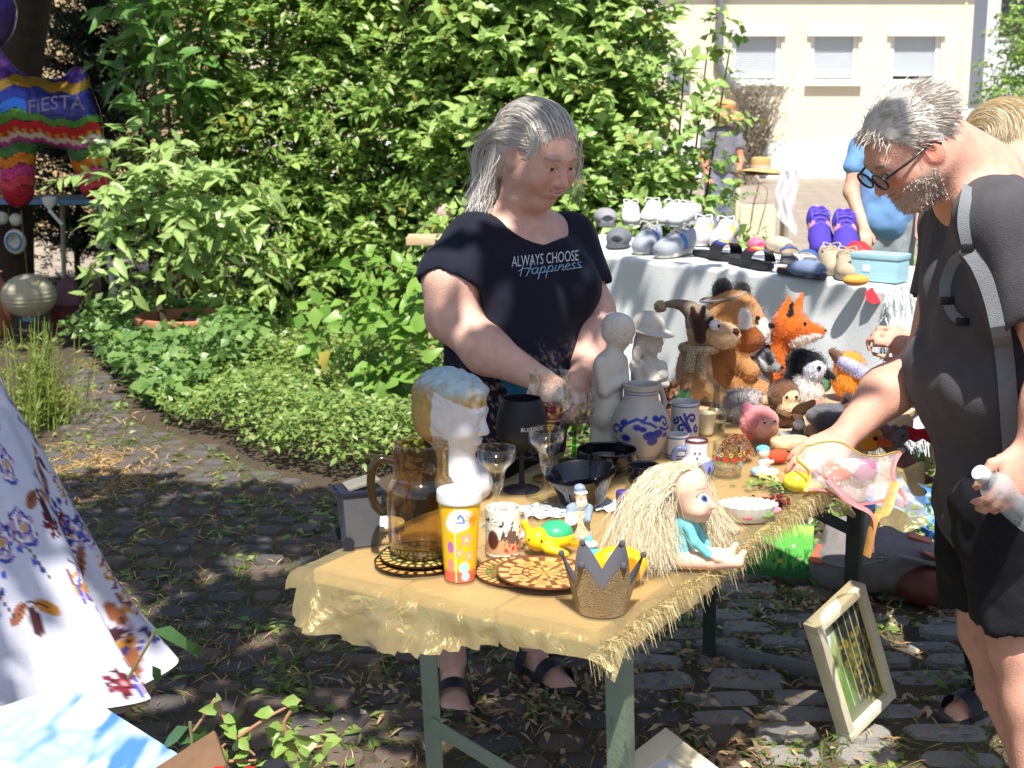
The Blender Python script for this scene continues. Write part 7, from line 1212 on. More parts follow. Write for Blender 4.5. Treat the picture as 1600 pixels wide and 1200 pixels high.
# ---------------------------------------------------------------- the woman
SKW = lin(222,178,160); wr_ = empty('person', (-.05, 3.4, 0), label='smiling grey-haired person in dark lettered T-shirt behind the table', cat='person'); s_ = Solid()
fw = unit([.57,-.82,0]); rtw = np.array([-.82,-.57,0]); hw = A(840,240,3.27); Rw = rotm((.66,-.64,-.38)); HW = .224; nb = A(812,352,3.36)
g = head(s_, hw, Rw, HW, nose=.95, jaw=1.08, cheek=1.15, col=SKW, neck=nb, nr=.24, lips=1.15); s_.limb(g(.33,-.12,-.255), g(.33,.12,-.255), .03*HW,.03*HW,.03,SKW); [s_.ell(g(.27,.2*q_,-.15), np.array([.11,.1,.1])*HW, Rw, .02, SKW) for q_ in (-1,1)]; s_.ell(g(.14,0,-.46), np.array([.16,.2,.1])*HW, Rw, .03, SKW); s_.ell(g(.0,0,-.5), np.array([.2,.23,.16])*HW, Rw, .03, SKW)
Cn = A(812,368,3.36); rs, ls = Cn+rtw*.135+np.array([0,0,-.02]), Cn-rtw*.145+np.array([0,0,-.02]); re, rwst = A(704,494,3.19), A(842,592,3.06); le, lwst = A(928,486,3.4), A(908,588,3.17)
for p in (rs, ls): s_.limb(nb+np.array([0,0,-.01]), p, .06,.06,.05,SKW)
s_.ell(A(812,420,3.34), (.16,.12,.13), np.stack([-rtw,fw*-1,[0,0,1]],1), .05, SKW); s_.ell(A(805,540,3.3), (.165,.145,.15), np.stack([-rtw,fw*-1,[0,0,1]],1), .06, SKW); s_.ell(A(770,650,3.38), (.17,.14,.13), None, .06, SKW)
s_.chain([rs, A(704,440,3.2), re], [.06,.062,.055], .03, SKW); s_.chain([re, A(760,548,3.12), rwst], [.056,.052,.031], .03, SKW); s_.chain([ls, le], [.058,.05], .03, SKW); s_.chain([le, A(928,530,3.3), lwst], [.049,.046,.03], .03, SKW)
hand(s_, rwst, A(885,622,3.03)-rwst, (.1,-.75,.6), .92, (.5,.6,.65,.7), -1, .5, SKW); hand(s_, lwst, A(880,632,3.07)-lwst, (.5,-.6,.6), .92, (.5,.55,.6,.7), 1, .4, SKW)
fa, fb = np.array(at(706,1030,Y=3.44)), np.array(at(836,1040,Y=3.56)); fa[2] = fb[2] = .09; hipL, hipR = A(812,690,3.42), A(742,690,3.38)
s_.chain([hipR, (fa[0]+.0,3.38,.5), fa], [.1,.068,.036], .04, SKW); s_.chain([hipL, (fb[0],3.48,.5), fb], [.1,.068,.036], .04, SKW); foot(s_, fa, (.09,-1,0), .98, SKW); foot(s_, fb, (.45,-.9,0), .98, SKW)
def wcol(Vv, c):
    c = face_paint(Vv, c, hw, Rw, HW, lip=lin(180,104,100), brow=lin(186,148,130), iris=lin(40,36,36), blush=lin(206,126,114), squint=.45, smile=.04); q = ((Vv-hw) @ Rw)/HW; f, l, u = q.T
    return lay(c, (f > .3)*(np.abs(l) < .095)*np.clip((.015*(1-(l/.11)**2)-np.abs(u+.285-.04*(l/.1)**2))*220,0,1), lin(226,216,206))
s_.build('body', m_skin, wr_, .0095, (hw-np.array([.13,.13,.16]), hw+np.array([.14,.14,.14]), .0035), colfn=wcol, world=True)
# T-shirt
NV = lin(30,32,46); t_ = Solid(); Rt = np.stack([-rtw,-fw,[0,0,1]],1); t_.limb(nb+np.array([0,0,-.045]), rs+np.array([0,0,-.004]), .072,.078,.04); t_.limb(nb+np.array([0,0,-.045]), ls+np.array([0,0,-.004]), .072,.072,.04); t_.ell(A(812,425,3.34), (.178,.135,.14), Rt, .05)
for q in (-1,1): t_.ell(A(818,445,3.34)+fw*.085+rtw*.075*q, (.082,.08,.08), None, .05)
t_.ell(A(803,540,3.3), (.182,.165,.15), Rt, .07); t_.ell(A(790,620,3.34), (.185,.165,.13), Rt, .06); t_.limb(A(782,650,3.36), A(775,700,3.38), .17,.175,.05)
m1 = rs+(A(704,440,3.2)-rs)*.95; t_.limb(rs, m1, .071,.08,.03); t_.limb(ls, ls+(le-ls)*.62, .064,.07,.03); ax1 = unit(re-rs); t_.limb(m1+ax1*.085, m1+ax1*.2, .1,.1, .006, None, 's'); ax2 = unit(le-ls); m2 = ls+(le-ls)*.62; t_.limb(m2+ax2*.08, m2+ax2*.18, .09,.09,.006,None,'s'); t_.ell(nb+fw*.05+np.array([.012,0,.03]), (.1,.1,.078), None, .012, None, 's'); t_.limb(nb, nb+np.array([0,0,.1]), .075,.09,.01,None,'s')
def shirtc(Vv, c):
    c = flat(len(Vv), NV); z = Vv[:,2]; p = Vv*np.array([150,150,95]); nz = fbm(p, 5, 2); zl = np.array(at(850,520,Y=3.2)).astype(float)[2]; w_ = np.clip((zl-z)*7, 0, .85)*np.clip((Vv[:,0]+.16)*8,0,1); return lay(c, (np.abs(nz-.5) < .045)*w_, lin(150,128,124))
v, q, c = t_.mesh(.0065, disp=lambda g_: .0035*np.sin(g_[...,0]*34+g_[...,2]*22+2*np.sin(g_[...,1]*17))+(fbm(g_*9,3)-.5)*.016, colfn=shirtc, clip=lambda g_: .70-g_[...,2]); shirt_bv = bvh(v, q); sh = link('t_shirt', npmesh('t_shirt', v, q, c), mat('dark jersey', vc=True, rough=.85, var=.08, scale=30, bump=.2, bscale=400, sheen=.05, spec=.2), wr_, world=True)
def on_shirt(me, cx, cy, sx_, sl=0):
    """lay lettering on the shirt: letter units are photo pixels round (cx, cy)"""
    for v_ in me.vertices:
        x, y, z = v_.co; h = hit(shirt_bv, cx+x*sx_, cy-y-sl*x*sx_, .0015+(.0006 if z > 0 else 0)); v_.co = h if h is not None else Vector((0,3.2,1.2))
    return me
me = text_mesh('ALWAYS CHOOSE', 24, .01, 0, .53); on_shirt(me, 852, 412, 1.0, .1); link('lettering', me, mat('white shirt print', lin(206,206,214), .7, bump=0), sh, world=True)
GL = {'H':[[(.1,1),(0,-.1)],[(.9,1.1),(.55,-.1)],[(-.25,.35),(.3,.6),(.95,.55)]], 'a':[[(.5,.5),(.2,.5),(0,.2),(.2,0),(.45,.2),(.55,.5),(.5,.1),(.75,.05)]], 'p':[[(.1,.5),(0,-.55)],[(.05,.2),(.3,.55),(.5,.35),(.35,.05),(.1,.05)],[(.35,.05),(.7,.1)]], 'i':[[(.1,.5),(.05,.05),(.3,.05)],[(.15,.75),(.17,.8)]], 'n':[[(.08,.5),(.02,0)],[(.03,.2),(.3,.5),(.42,.4),(.38,.05),(.6,.05)]], 'e':[[(.02,.25),(.4,.32),(.3,.52),(.08,.4),(.05,.1),(.3,0),(.55,.12)]], 's':[[(.4,.5),(.2,.5),(.1,.36),(.35,.2),(.25,.02),(0,.03)],[(.25,.02),(.55,.1)]]}
ADV = {'H':1.0,'a':.72,'p':.68,'i':.34,'n':.6,'e':.52,'s':.5}; pen = 0; scr = MB()
for chv in 'Happiness':
    for st in GL[chv]:
        pts = []
        for x, y in [tuple(p) for p in spline(st, 5)]:
            X_, Y_ = 813+(pen+x+.18*y)*17.2, 430-y*18-.13*(pen*17); h = hit(shirt_bv, X_, Y_, .0016)
            if h is not None: pts.append(h)
        if len(pts) > 1: scr.tube(pts, .0011, 5)
    pen += ADV[chv]
scr.build('lettering', mat('pale blue print', lin(150,190,220), .7, bump=0), sh, world=True, kind='stuff')
# trousers
p_ = Solid().ell(A(772,655,3.38), (.185,.16,.13), None, .05).chain([hipR, (fa[0],3.38,.5), (fa[0],3.41,.24)], [.115,.085,.07], .05).chain([hipL, (fb[0],3.48,.5), (fb[0],3.52,.24)], [.115,.085,.07], .05); p_.build('trousers', mat('black cloth', lin(22,22,28), .9, bump=.2), wr_, .009, world=True, disp=lambda g_: (fbm(g_*16,3)-.5)*.015)
sandal(wr_, fa-np.array([0,0,.09]), (.09,-1,0), 1.02); sandal(wr_, fb-np.array([0,0,.09]), (.45,-.9,0), 1.02)
# hair: swept back from the forehead, loose to the shoulder blades
m_wh = mat('silver hair', lin(242,238,232), .42, var=.08, scale=50, bump=0, col2=lin(212,206,198), island=1, spec=.5)
hc = Solid().ell(g(-.08,0,.145), np.array([.452,.37,.37])*HW, Rw, .01).ell(g(-.3,0,-.1), np.array([.24,.33,.35])*HW, Rw, .03); hc.build('hair_cap', m_wh, wr_, .005, world=True, clip=lambda g_: np.maximum((((g_-hw) @ Rw)[...,0]/HW-.13-.55*np.clip(((g_-hw) @ Rw)[...,2]/HW-.13,-.9,.4)*1.0)*HW*.8, -1), disp=lambda g_: .0012*np.sin(((g_-hw) @ Rw)[...,1]*420+((g_-hw) @ Rw)[...,2]*90))
def scalp(n, o, R, h, front=.3):
    d = unit(RNG.normal(0,1,(n*3,3))); p = np.array([-.08,0,.15])+d*np.array([.46,.38,.385]); f, l, u = p.T; k = (u > -.1+.0*f) & (f < front*.4+.55*(u-.13)+.1) & ~((f > -.1) & (u < .08)); p = p[k][:n]; d = d[k][:n]; return p, d
def swept(p, o, R, h, ends, K=16, lift=.03):
    """hairs that follow the skull backwards and then hang to their ends"""
    c = np.array([-.08,0,.15]); r = np.array([.458,.378,.382]); e = (p-c)/r; n = len(p); l = e[:,1]; rad = np.sqrt(np.maximum(1-l**2,.05)); a0 = np.arctan2(e[:,2], e[:,0]); a0 = np.where(a0 < -2, a0+2*math.pi, a0); a1 = np.maximum(math.radians(200)+RNG.normal(0,.1,n), a0+.05); m = K*5//8; s = np.linspace(0,1,m)[None]; A_ = a0[:,None]+(a1-a0)[:,None]*s; lf = 1+lift*RNG.uniform(.2,1.6,(n,1))*np.minimum(s*4,1)
    Q = np.stack([c[0]+r[0]*rad[:,None]*np.cos(A_)*lf, c[1]+r[1]*l[:,None]*lf*(1+.12*s), c[2]+r[2]*rad[:,None]*np.sin(A_)*lf], -1); W1 = o+(Q*h) @ R.T; t = np.linspace(0,1,K-m+1)[None,1:,None]; b0 = W1[:,-1]; tg = (W1[:,-1]-W1[:,-2])*1.2; b1 = b0+tg+np.array([0,0,-.02]); W2 = (1-t)**2*b0[:,None]+2*t*(1-t)*b1[:,None]+t*t*ends[:,None]
    W = np.concatenate([W1, W2], 1); tt = np.linspace(0,1,K)[None,:,None]; return W+np.sin(tt*9+RNG.uniform(0,6,(n,1,3)))*.0035*tt+RNG.normal(0,.0015,(n,1,3))
p, d = scalp(5200, hw, Rw, HW); n = len(p); K = 14; t = np.linspace(0,1,K)[None,:,None]; P0 = hw+(p*HW) @ Rw.T; P3 = np.array(A(752,322,3.37))[None]+RNG.normal(0,1,(n,3))*np.array([.015,.03,.028])+np.array([0,0,-.0]); ks = np.abs((p[:,1])/.395) < .8; P = swept(p[ks], hw, Rw, HW, P3[ks], 16); K = P.shape[1]; ns = 1500; s0 = np.stack([RNG.uniform(-.2,.24,ns), np.where(RNG.uniform(0,1,ns) < .6,-1,1)*.36, RNG.uniform(.08,.36,ns)],1); s0[:,1] *= np.sqrt(np.clip(1-((s0[:,0]+.08)/.5)**2-((s0[:,2]-.15)/.42)**2,.2,1))*1.04; sg = np.sign(s0[:,1]); s1_ = np.stack([-.3+RNG.normal(0,.02,ns), sg*.45, s0[:,2]*.7+.02],1); s2_ = np.stack([-.56+RNG.normal(0,.03,ns), sg*.2+RNG.normal(0,.06,ns), -.12+RNG.normal(0,.06,ns)],1); tt_ = np.linspace(0,1,9)[None,:,None]; B1 = (1-tt_)**2*s0[:,None]+2*tt_*(1-tt_)*s1_[:,None]+tt_**2*s2_[:,None]; B1 = hw+(B1*HW) @ Rw.T; e_ = A(754,324,3.36)+RNG.normal(0,1,(ns,3))*np.array([.015,.03,.028]); t2_ = np.linspace(0,1,8)[None,1:,None]; B2 = (1-t2_)**2*B1[:,-1:]+2*t2_*(1-t2_)*(B1[:,-1:]+(B1[:,-1:]-B1[:,-2:-1])*1.5+np.array([0,0,-.03]))+t2_**2*e_[:,None]; P = np.concatenate([P, np.concatenate([B1,B2],1)+RNG.normal(0,.0015,(ns,1,3))],0); v, q = strands(P, .001,.0004)
n2 = 26; a0 = g(.24,.24,.25)+RNG.normal(0,.008,(n2,3)); a3 = A(900,306,3.3)+RNG.normal(0,.014,(n2,3)); am = A(912,265,3.33)+RNG.normal(0,.01,(n2,3)); Pb = (1-t)**2*a0[:,None]+2*t*(1-t)*am[:,None]+t*t*a3[:,None]+np.sin(t*9+RNG.uniform(0,6,(n2,1,1)))*.004; v2, q2 = strands(Pb, .0009,.0003)
n3 = 16; f0 = g(.3,-.0,.36)+RNG.normal(0,1,(n3,3))*np.array([.012,.02,.008]); f3 = g(.34,0,.14)+RNG.normal(0,1,(n3,3))*np.array([.006,.034,.018]); fm = g(.46,0,.3)+RNG.normal(0,.015,(n3,3)); Pc = (1-t)**2*f0[:,None]+2*t*(1-t)*fm[:,None]+t*t*f3[:,None]; v3, q3 = strands(Pc, .0008,.0003)
link('hair', npmesh('hair', np.concatenate([v,v2,v3]), np.concatenate([q,q2+len(v),q3+len(v)+len(v2)])), m_wh, wr_, world=True, kind='stuff')
tq = [A(768,572,3.12), A(824,588,3.05), A(836,628,3.05), A(806,632,3.1)]; tm_ = MB().grid(lambda u, v: Vector((tq[0]*(1-u)+tq[1]*u)*(1-v)+Vector((tq[3]*(1-u)+tq[2]*u))*v)+V(0,-.006*math.sin(u*9+v*4),0), 16, 12); tm_.build('teal_pouch', mat('teal cloth', lin(20,96,128), .7, var=.08), label='teal cloth pouch tucked under the woman\'s wrist', cat='pouch', sharp=0)
# ---------------------------------------------------------------- the man
SKM = lin(224,170,148); mr_ = empty('person', (1.1, 2.9, 0), label='grey-bearded person in dark T-shirt and shorts bending over the table', cat='person'); s_ = Solid(); HM = .212; hm = A(1420,232,2.8); Rm = rotm((-.76,-.17,-.62)); nbm = A(1532,318,2.87)
g = head(s_, hm, Rm, HM, nose=1.05, jaw=1.1, cheek=1.05, col=SKM, neck=nbm, nr=.26); s_.limb(g(-.3,0,-.2), A(1535,280,2.87), .062,.085,.05,SKM); s_.ell(g(.2,0,-.44), np.array([.17,.18,.1])*HM, Rm, .03, SKM)
rsm, lsm = A(1500,345,3.03), A(1565,345,2.68); rem, rwm = A(1452,572,3.02), A(1318,684,2.93); lem, lwm = A(1655,560,2.62), A(1612,705,2.6)
s_.limb(nbm, rsm, .07,.07,.05,SKM); s_.limb(nbm, lsm, .07,.07,.05,SKM); s_.limb(A(1565,390,2.87), A(1575,700,2.9), .09,.12,.06,SKM); s_.chain([rsm, rem], [.06,.054], .03, SKM); s_.chain([rem, A(1385,612,2.98), rwm], [.056,.054,.033], .03, SKM); s_.chain([lsm, lem], [.062,.052], .03, SKM); s_.chain([lem, A(1640,630,2.6), lwm], [.052,.05,.034], .03, SKM)
hand(s_, rwm, A(1262,712,2.9)-rwm, (-.15,-.55,.8), 1.08, (.45,.5,.55,.6), 1, .55, SKM); hand(s_, lwm, A(1574,782,2.58)-lwm, (.25,-.9,.1), 1.1, (.62,.66,.7,.75), -1, .5, SKM)
lk, lan = A(1592,1000,2.78), np.array(at(1612,1300,z=0))+np.array([0,0,.09]); rk_, ran = A(1545,985,2.98), np.array(at(1606,1262,z=0))+np.array([0,0,.09]); lhip, rhip = A(1590,790,2.8), A(1545,790,3.0)
s_.chain([lhip, lk], [.1,.066], .04, SKM); s_.chain([lk, lk*.6+lan*.4+np.array([.015,0,0]), lan], [.062,.06,.036], .03, SKM); s_.chain([rhip, rk_], [.1,.066], .04, SKM); s_.chain([rk_, rk_*.6+ran*.4, ran], [.06,.058,.036], .03, SKM); foot(s_, lan, (-.6,-.8,0), 1.1, SKM); foot(s_, ran, (-.5,-.85,0), 1.1, SKM)
def mcol(Vv, c):
    c = face_paint(Vv, c, hm, Rm, HM, lip=lin(186,110,100), brow=lin(150,140,130), iris=lin(60,60,60), blush=lin(206,110,90)); q = ((Vv-hm) @ Rm)/HM; f, l, u = q.T; nz = fbm(Vv*260, 3, 2); c = lay(c, (np.hypot((f+.03)/.12,(u+.04)/.16) < 1)*(np.abs(l) > .33)*.45, lin(214,110,90))
    bd = (u < -.16-.1*(f > .33)) & (u > -.56) & (f > .02); return lay(c, bd*np.clip(.25+nz*.7,0,.85), lin(170,160,150))
s_.build('body', m_skin, mr_, .0095, (hm-np.array([.14,.13,.16]), hm+np.array([.16,.13,.15]), .0038), colfn=mcol, world=True)
DG = lin(82,80,84); t_ = Solid(); t_.limb(A(1552,330,2.95), A(1575,420,2.9), .11,.15,.06); t_.limb(nbm+np.array([.02,0,-.03]), rsm, .085,.08,.05); t_.limb(nbm+np.array([.02,0,-.03]), lsm, .085,.085,.05); t_.ell(A(1545,430,2.87), (.13,.17,.16), None, .06); t_.ell(A(1555,585,2.87), (.188,.18,.165), rotm((-1,0,.1)), .07); t_.limb(A(1575,640,2.9), A(1585,775,2.9), .168,.165,.06); t_.ell(A(1535,470,2.82), (.105,.12,.12), None, .05)
m2 = lsm+(lem-lsm)*.62; t_.limb(lsm, m2, .082,.09,.04); ax_ = unit(lem-lsm); t_.limb(m2+ax_*.09, m2+ax_*.2, .1,.1,.006,None,'s'); m3 = rsm+(rem-rsm)*.5; t_.limb(rsm, m3, .075,.08,.04); ax3 = unit(rem-rsm); t_.limb(m3+ax3*.085, m3+ax3*.2, .095,.095,.006,None,'s'); t_.limb(nbm+np.array([-.03,0,.035]), A(1462,258,2.82), .06,.088,.012,None,'s')
v, q, c = t_.mesh(.0072, disp=lambda g_: .004*np.sin(g_[...,2]*40+g_[...,0]*30+2*np.sin(g_[...,1]*14))*np.clip((1.15-g_[...,2])*4,0,1)+(fbm(g_*np.array([12,12,6]),3)-.5)*.034); mbv = bvh(v, q); link('t_shirt', npmesh('t_shirt', v, q), mat('charcoal jersey', DG, .85, var=.1, scale=25, bump=.25, bscale=380, sheen=.1, spec=.2), mr_, world=True)
p_ = Solid().ell(A(1578,775,2.89), (.155,.165,.12), None, .05).chain([lhip, A(1590,955,2.78)], [.125,.1], .05).chain([rhip, A(1530,930,3.02)], [.12,.095], .05); ax4 = unit(lk-lhip); e4 = A(1590,955,2.78); p_.limb(e4+ax4*.105, e4+ax4*.22, .12,.12,.006,None,'s'); ax5 = unit(rk_-rhip); e5 = A(1530,930,3.02); p_.limb(e5+ax5*.1, e5+ax5*.2, .11,.11,.006,None,'s'); p_.build('shorts', mat('black twill', lin(28,29,36), .85, var=.1, bump=.25, bscale=300), mr_, .008, world=True, disp=lambda g_: (fbm(g_*13,4)-.5)*.03)
sandal(mr_, lan-np.array([0,0,.09]), (-.6,-.8,0), 1.1); sandal(mr_, ran-np.array([0,0,.09]), (-.5,-.85,0), 1.1)
m_mh = mat('grey hair', lin(236,230,222), .5, var=.1, scale=60, bump=0, col2=lin(188,180,170), island=1); Solid().ell(g(-.08,0,.16), np.array([.455,.375,.385])*HM, Rm, .01).ell(g(-.3,0,-.08), np.array([.19,.3,.28])*HM, Rm, .03).build('hair_cap', m_mh, mr_, .005, world=True, clip=lambda g_: np.maximum((((g_-hm) @ Rm)[...,0]/HM-.08-.75*(((g_-hm) @ Rm)[...,2]/HM-.1))*HM*.7, -((((g_-hm) @ Rm)[...,2]/HM+.22)*HM)), disp=lambda g_: (fbm(g_*120,4)-.5)*.012)
d = unit(RNG.normal(0,1,(14000,3))); p = np.array([-.08,0,.15])+d*np.array([.455,.372,.38]); f, l, u = p.T; k = (u > -.2) & (f < .12+.75*(u-.1)) & ~((f > -.17) & (u < .1)); p, d = p[k][:4200], d[k][:4200]; n = len(p); fl = unit(d*.24+np.stack([np.where((p[:,0] > .2) & (p[:,2] > .2),.7,-.75), 0*p[:,1], np.where(p[:,2] > .3,.05,-.3)],1)+RNG.normal(0,.22,(n,3))+.5*np.stack([np.sin(p[:,2]*17),np.sin(p[:,0]*15),0*p[:,0]],1)*.6); ln = np.where(p[:,2] > .12,.13,.06)*RNG.uniform(.5,1.2,n); t = np.linspace(0,1,5)[None,:,None]; Pl = p[:,None]+fl[:,None]*(ln[:,None,None]*t)+np.array([-.03,0,-.05])*t*t; v, q = strands(hm+(Pl*HM) @ Rm.T, .001,.0004)
n2 = 1500; pb = np.stack([RNG.uniform(.05,.36,n2), RNG.uniform(-.28,.28,n2), RNG.uniform(-.52,-.2,n2)],1); bo_v = np.array([tuple(x.co) for x in mr_.children[0].data.vertices])+np.array(mr_.location); loc = ((bo_v-hm) @ Rm)/HM; kb = (loc[:,2] < -.17) & (loc[:,2] > -.58) & (loc[:,0] > .0) & (np.abs(loc[:,1]) < .36) & (loc[:,0]+.2 > -loc[:,2]*.2); bi = np.argwhere(kb)[:,0]; bi = RNG.choice(bi, 1700); bn_ = np.array([tuple(x.normal) for x in mr_.children[0].data.vertices])[bi]; b0 = bo_v[bi]; b1 = b0+unit(bn_+RNG.normal(0,.4,b0.shape)+np.array([0,0,-.5]))*RNG.uniform(.002,.007,(len(b0),1)); v2, q2 = strands(np.stack([b0,(b0+b1)/2,b1],1), .0007,.0003)
link('hair', npmesh('hair', v, q), m_mh, mr_, world=True, kind='stuff'); link('beard', npmesh('beard', v2, q2), mat('white beard', lin(214,206,198), .5, bump=0), mr_, world=True, kind='stuff')
gl = empty('eyeglasses', (0,0,0), parent=mr_); m_fr = mat('dark frame', lin(26,40,48), .3, bump=0)
for q_ in (-1,1):
    c_ = g(.47,.15*q_,-.0); Rr_ = [g(.47+.02*math.cos(a)*0,.15*q_+.125*math.cos(a),-.02+.085*math.sin(a)) for a in np.linspace(0,6.2832,25)]; MB().tube(Rr_, .0024, 8).build('rim', m_fr, gl, world=True); MB().add([tuple(x) for x in Rr_[:-1]], [tuple(range(24))]).build('lens', m_clear, gl, world=True, smooth=False); MB().tube([g(.46,.28*q_,.02), g(.2,.37*q_,.03), g(-.06,.37*q_,.04), g(-.14,.36*q_,-.04)], .0026, 8).build('temple', m_fr, gl, world=True)
MB().tube([g(.475,-.03,.0), g(.49,0,.015), g(.475,.03,.0)], .0024, 8).build('bridge', m_fr, gl, world=True)
# rucksack on his back with grey webbing straps
bp_ = empty('backpack', A(1700,480,2.92), label='black backpack worn by the man, grey webbing straps in front', cat='backpack'); m_web = mat('grey webbing', lin(132,136,142), .75, var=.08, scale=60, bump=.4, bscale=500); Solid().ell(A(1745,420,2.9), (.09,.15,.2), None, .05).ell(A(1740,560,2.9), (.1,.15,.15), None, .08).build('bag', mat('black nylon', lin(28,28,32), .7, bump=.3), bp_, .01, world=True)
def webbing(pts, wd, name='strap', m=None):
    P3 = [hit(mbv, x, y, .007) for x, y in [tuple(p) for p in spline(pts, 5)]]; P3 = [p for p in P3 if p is not None]; mb = MB(); vs = []; fs = []
    for i, p in enumerate(P3):
        tdir = (P3[min(i+1,len(P3)-1)]-P3[max(0,i-1)]).normalized(); nn = (Vector((0,0,CH))-p).normalized(); sd = tdir.cross(nn).normalized()*wd/2; up = nn*.0035; vs += [p-sd, p+sd, p+sd+up, p-sd+up]
    for i in range(len(P3)-1):
        for k in range(4): fs.append((i*4+k, i*4+(k+1) % 4, i*4+4+(k+1) % 4, i*4+4+k))
    return mb.add(vs, fs).build(name, m or m_web, bp_, world=True, sharp=30) if len(P3) > 1 else None
webbing([(1560,236),(1530,260),(1512,300),(1505,345),(1512,385)], .022); webbing([(1512,385),(1535,420),(1556,480),(1570,560),(1578,660),(1585,760)], .036); webbing([(1512,392),(1490,410),(1478,440),(1476,466)], .022); webbing([(1478,466),(1488,490),(1506,505)], .02)
webbing([(1600,232),(1570,236),(1540,246)], .05, 'shoulder_pad', MATS['black nylon'])
for x, y in ((1513,388),(1480,470),(1504,503)):
    h_ = hit(mbv, x, y, .012)
    if h_ is not None: MB().box(h_, (.026,.008,.016), bev=.002).build('buckle', mat('black buckle', lin(30,30,34), .4), bp_, world=True)
# water bottle in his left hand
wb0 = A(1530,738,2.55); wbm = empty('water_bottle', wb0, 0, rot=(.25,.95,.35), label='clear plastic water bottle with white cap in the man\'s hand', cat='bottle'); wbm.rotation_euler = Vector((A(1600,800,2.62)-wb0)).to_track_quat('Z','Y').to_euler(); turned('bottle_body', [(.012,.016),(.014,.03),(.03,.055),(.032,.07),(.03,.1),(.032,.13),(.031,.2),(.025,.205),(0,.2)], mat('bottle plastic', lin(206,216,222), .12, var=.05, bump=.3, bscale=30, spec=.8, alpha=.38), wbm, 32, sub=4); turned('cap', [(0,-.002),(.015,-.002),(.0165,.002),(.0165,.016),(.015,.018)], m_white, wbm, 28, sub=1)
# ---------------------------------------------------------------- blonde person behind the man
b2 = empty('person', (1.25, 3.55, 0), label='blonde person in dark trousers mostly hidden behind the bending man', cat='person'); s_ = Solid(); hb2 = A(1560,232,3.5); Rb2 = rotm((-.55,.8,-.25)); g2 = head(s_, hb2, Rb2, .225, col=SKM, neck=A(1580,330,3.55), nr=.24); s_.limb(A(1580,400,3.58), A(1600,640,3.6), .14,.15,.06,SKM); s_.chain([A(1520,390,3.5), A(1490,560,3.42), A(1425,540,3.32)], [.055,.045,.03], .03, SKM); hand(s_, A(1428,540,3.32), A(1395,528,3.3)-A(1428,540,3.32), (-.2,-.8,.5), .95, (.9,.95,1.0,1.0), 1, .8, SKM); s_.chain([A(1640,400,3.6), A(1680,560,3.6), A(1690,700,3.5)], [.055,.045,.03], .03, SKM)
hand(s_, A(1690,700,3.5), (0,0,-1), (0,-1,0), .95, (.4,.4,.4,.4), 1, .3, SKM)
f1 = np.array(at(1505,1128,z=0))+np.array([.09,.06,.09]); f2 = f1+np.array([.2,.16,0]); s_.chain([A(1560,680,3.55), (f1[0]+.02,3.5,.45), f1], [.11,.07,.036], .04, SKM); s_.chain([A(1630,680,3.6), (f2[0],3.6,.45), f2], [.11,.07,.036], .04, SKM); foot(s_, f1, (-.85,-.5,0), .95, SKM); foot(s_, f2, (-.85,-.5,0), .95, SKM); s_.build('body', m_skin, b2, .013, (hb2-.13, hb2+.13, .009), world=True)
Solid().limb(A(1580,390,3.58), A(1600,560,3.6), .16,.16,.06).limb(A(1600,560,3.6), A(1600,660,3.6), .165,.17,.05).limb(A(1520,380,3.5), A(1505,470,3.46), .075,.07,.04).limb(A(1640,380,3.6), A(1665,480,3.6), .075,.07,.04).build('top', mat('black cotton', lin(26,26,30), .9), b2, .01, world=True)
Solid().ell(A(1600,690,3.58), (.17,.15,.13), None, .05).chain([A(1560,700,3.55), (f1[0]+.03,3.5,.45), (f1[0]+.02,f1[1]+.02,.13)], [.12,.095,.085], .05).chain([A(1640,700,3.6), (f2[0]+.02,3.6,.45), (f2[0]+.02,f2[1]+.02,.13)], [.12,.095,.085], .05).build('trousers', mat('navy black cloth', lin(24,26,34), .9, bump=.2), b2, .009, world=True, disp=lambda g_: (fbm(g_*15,3)-.5)*.03)
sandal(b2, f1-np.array([0,0,.09]), (-.85,-.5,0), 1.0); sandal(b2, f2-np.array([0,0,.09]), (-.85,-.5,0), 1.0)
m_bh = mat('light blonde hair', lin(244,230,202), .4, var=.1, scale=40, bump=0, col2=lin(224,206,170), island=1); Solid().ell(g2(-.08,0,.14), np.array([.47,.39,.39])*.225, Rb2, .01).ell(g2(-.25,0,-.3), np.array([.26,.36,.45])*.225, Rb2, .04).build('hair_cap', m_bh, b2, .006, world=True, disp=lambda g_: (fbm(g_*60,4)-.5)*.006)
p, d = scalp(2200, hb2, Rb2, .225); n = len(p); t = np.linspace(0,1,10)[None,:,None]; P0 = hb2+(p*.225) @ Rb2.T; P = swept(p, hb2, Rb2, .225, A(1600,330,3.5)+RNG.normal(0,1,(n,3))*np.array([.05,.05,.04]), 14); v, q = strands(P, .0006,.0003); link('hair', npmesh('hair', v, q), m_bh, b2, world=True, kind='stuff')
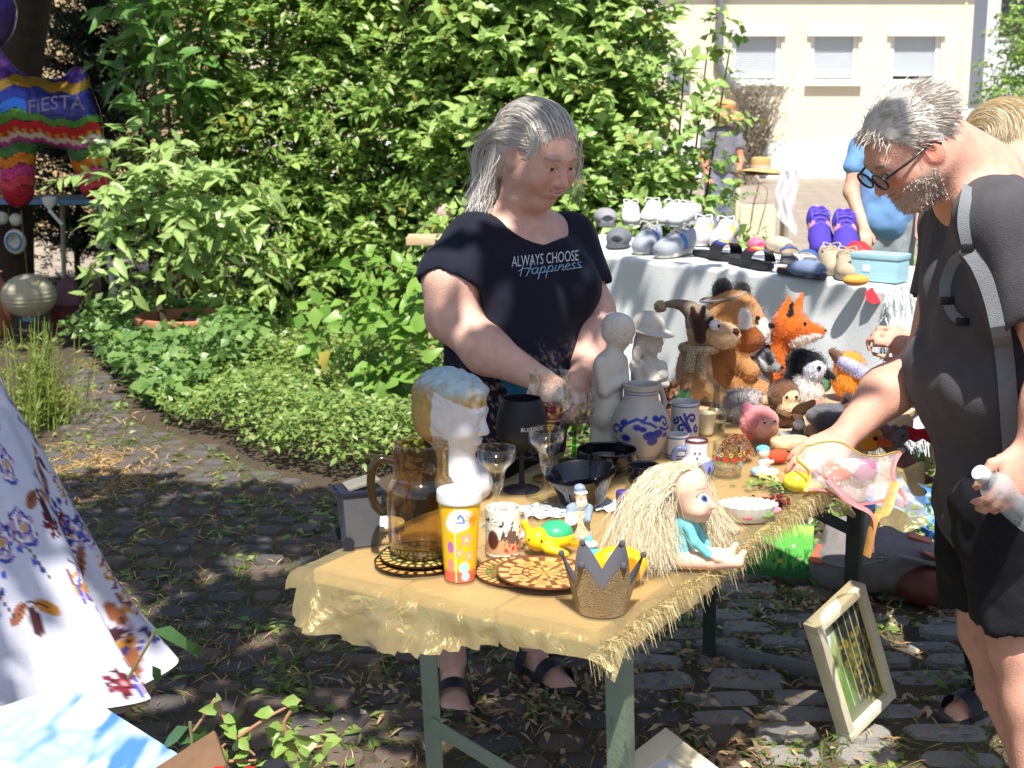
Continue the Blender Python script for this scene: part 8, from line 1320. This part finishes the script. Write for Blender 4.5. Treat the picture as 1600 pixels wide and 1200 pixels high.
# ---------------------------------------------------------------- two people further off
def walker(label, X, Y, zt_, top, legs_, skin, face, arm=None, hairc=None, sc=1):
    r = empty('person', (X,Y,0), label=label, cat='person', sc=sc); s = Solid(); h = .22; ho = np.array([0,0,zt_-.12]); R = rotm(face); gg = head(s, ho, R, h, col=skin, neck=(0,.02,zt_-.3), nr=.24); s.limb((0,.02,zt_-.36), (0,.02,.95), .14,.13,.06,skin)
    for q_ in (-1,1): s.chain([(.17*q_,.02,zt_-.33), (.21*q_,-.02,zt_-.6), (.16*q_,-.16,zt_-.8)] if arm is None or q_ < 0 else arm, [.05,.042,.03], .03, skin); s.chain([(.08*q_,.02,.9), (.09*q_,0,.5), (.09*q_,.02,.09)], [.09,.065,.04], .04, skin); foot(s, np.array([.09*q_,.02,.09]), (face[0]*.5,-1,0), 1, skin, False)
    for q_ in (-1,1):
        w0 = np.array((.16*q_,-.16,zt_-.8) if arm is None or q_ < 0 else arm[2]); hand(s, w0, (0,-.6,-.8), (0,-.8,.6), .95, (.5,.5,.5,.5), 1, .4, skin)
    s.build('body', m_skin, r, .012); Solid().limb((0,.02,zt_-.37), (0,.02,.92), .165,.165,.06).limb((-.16,.02,zt_-.34), (-.19,0,zt_-.45), .07,.065,.03).limb((.16,.02,zt_-.34), (.19,0,zt_-.45), .07,.065,.03).build('top', top, r, .012, disp=lambda g_: (fbm(g_*10,3)-.5)*.03); Solid().ell((0,.02,.92), (.17,.14,.12), None, .05).chain([(.08,.02,.85),(.09,0,.5),(.09,.02,.12)], [.11,.085,.075], .04).chain([(-.08,.02,.85),(-.09,0,.5),(-.09,.02,.12)], [.11,.085,.075], .04).build('trousers', legs_, r, .012, disp=lambda g_: (fbm(g_*14,3)-.5)*.02)
    if hairc: Solid().ell(gg(-.1,0,.14), np.array([.47,.39,.39])*h, R, .01).ell(gg(-.28,0,-.15), np.array([.22,.34,.3])*h, R, .03).build('hair', hairc, r, .009, clip=lambda g_: ((((g_-ho) @ R)[...,0]/h-.1-.6*(((g_-ho) @ R)[...,2]/h-.1))*h*.7))
    return r
pw = at(1385, 300, Y=8.0); walker('person in light blue shirt and grey jeans behind the man\'s head', pw.x, 8.0, 1.66, mat('light blue cotton', lin(120,164,216), .85, var=.06), mat('grey jeans', lin(150,158,164), .9, var=.15, scale=40), SKM, (.3,1,-.1), hairc=m_wh)
pz = at(1128, 225, Y=15.5); w3 = walker('person in grey top wearing a straw sun hat by the display stand', pz.x, 15.5, 1.56, mat('grey cotton', lin(126,126,136), .85, var=.1), mat('blue grey cloth', lin(130,138,160), .9), lin(214,140,116), (.5,-.8,-.25), hairc=mat('dark hair', lin(60,44,36), .6))
hat_ = strawhat((pz.x+.02,15.47,1.56-.075), 'straw sun hat on the person by the display stand', 1.05, (.25,.12), mat('orange straw', lin(214,160,108), .8, var=.2, scale=40, bump=.6, bscale=100))
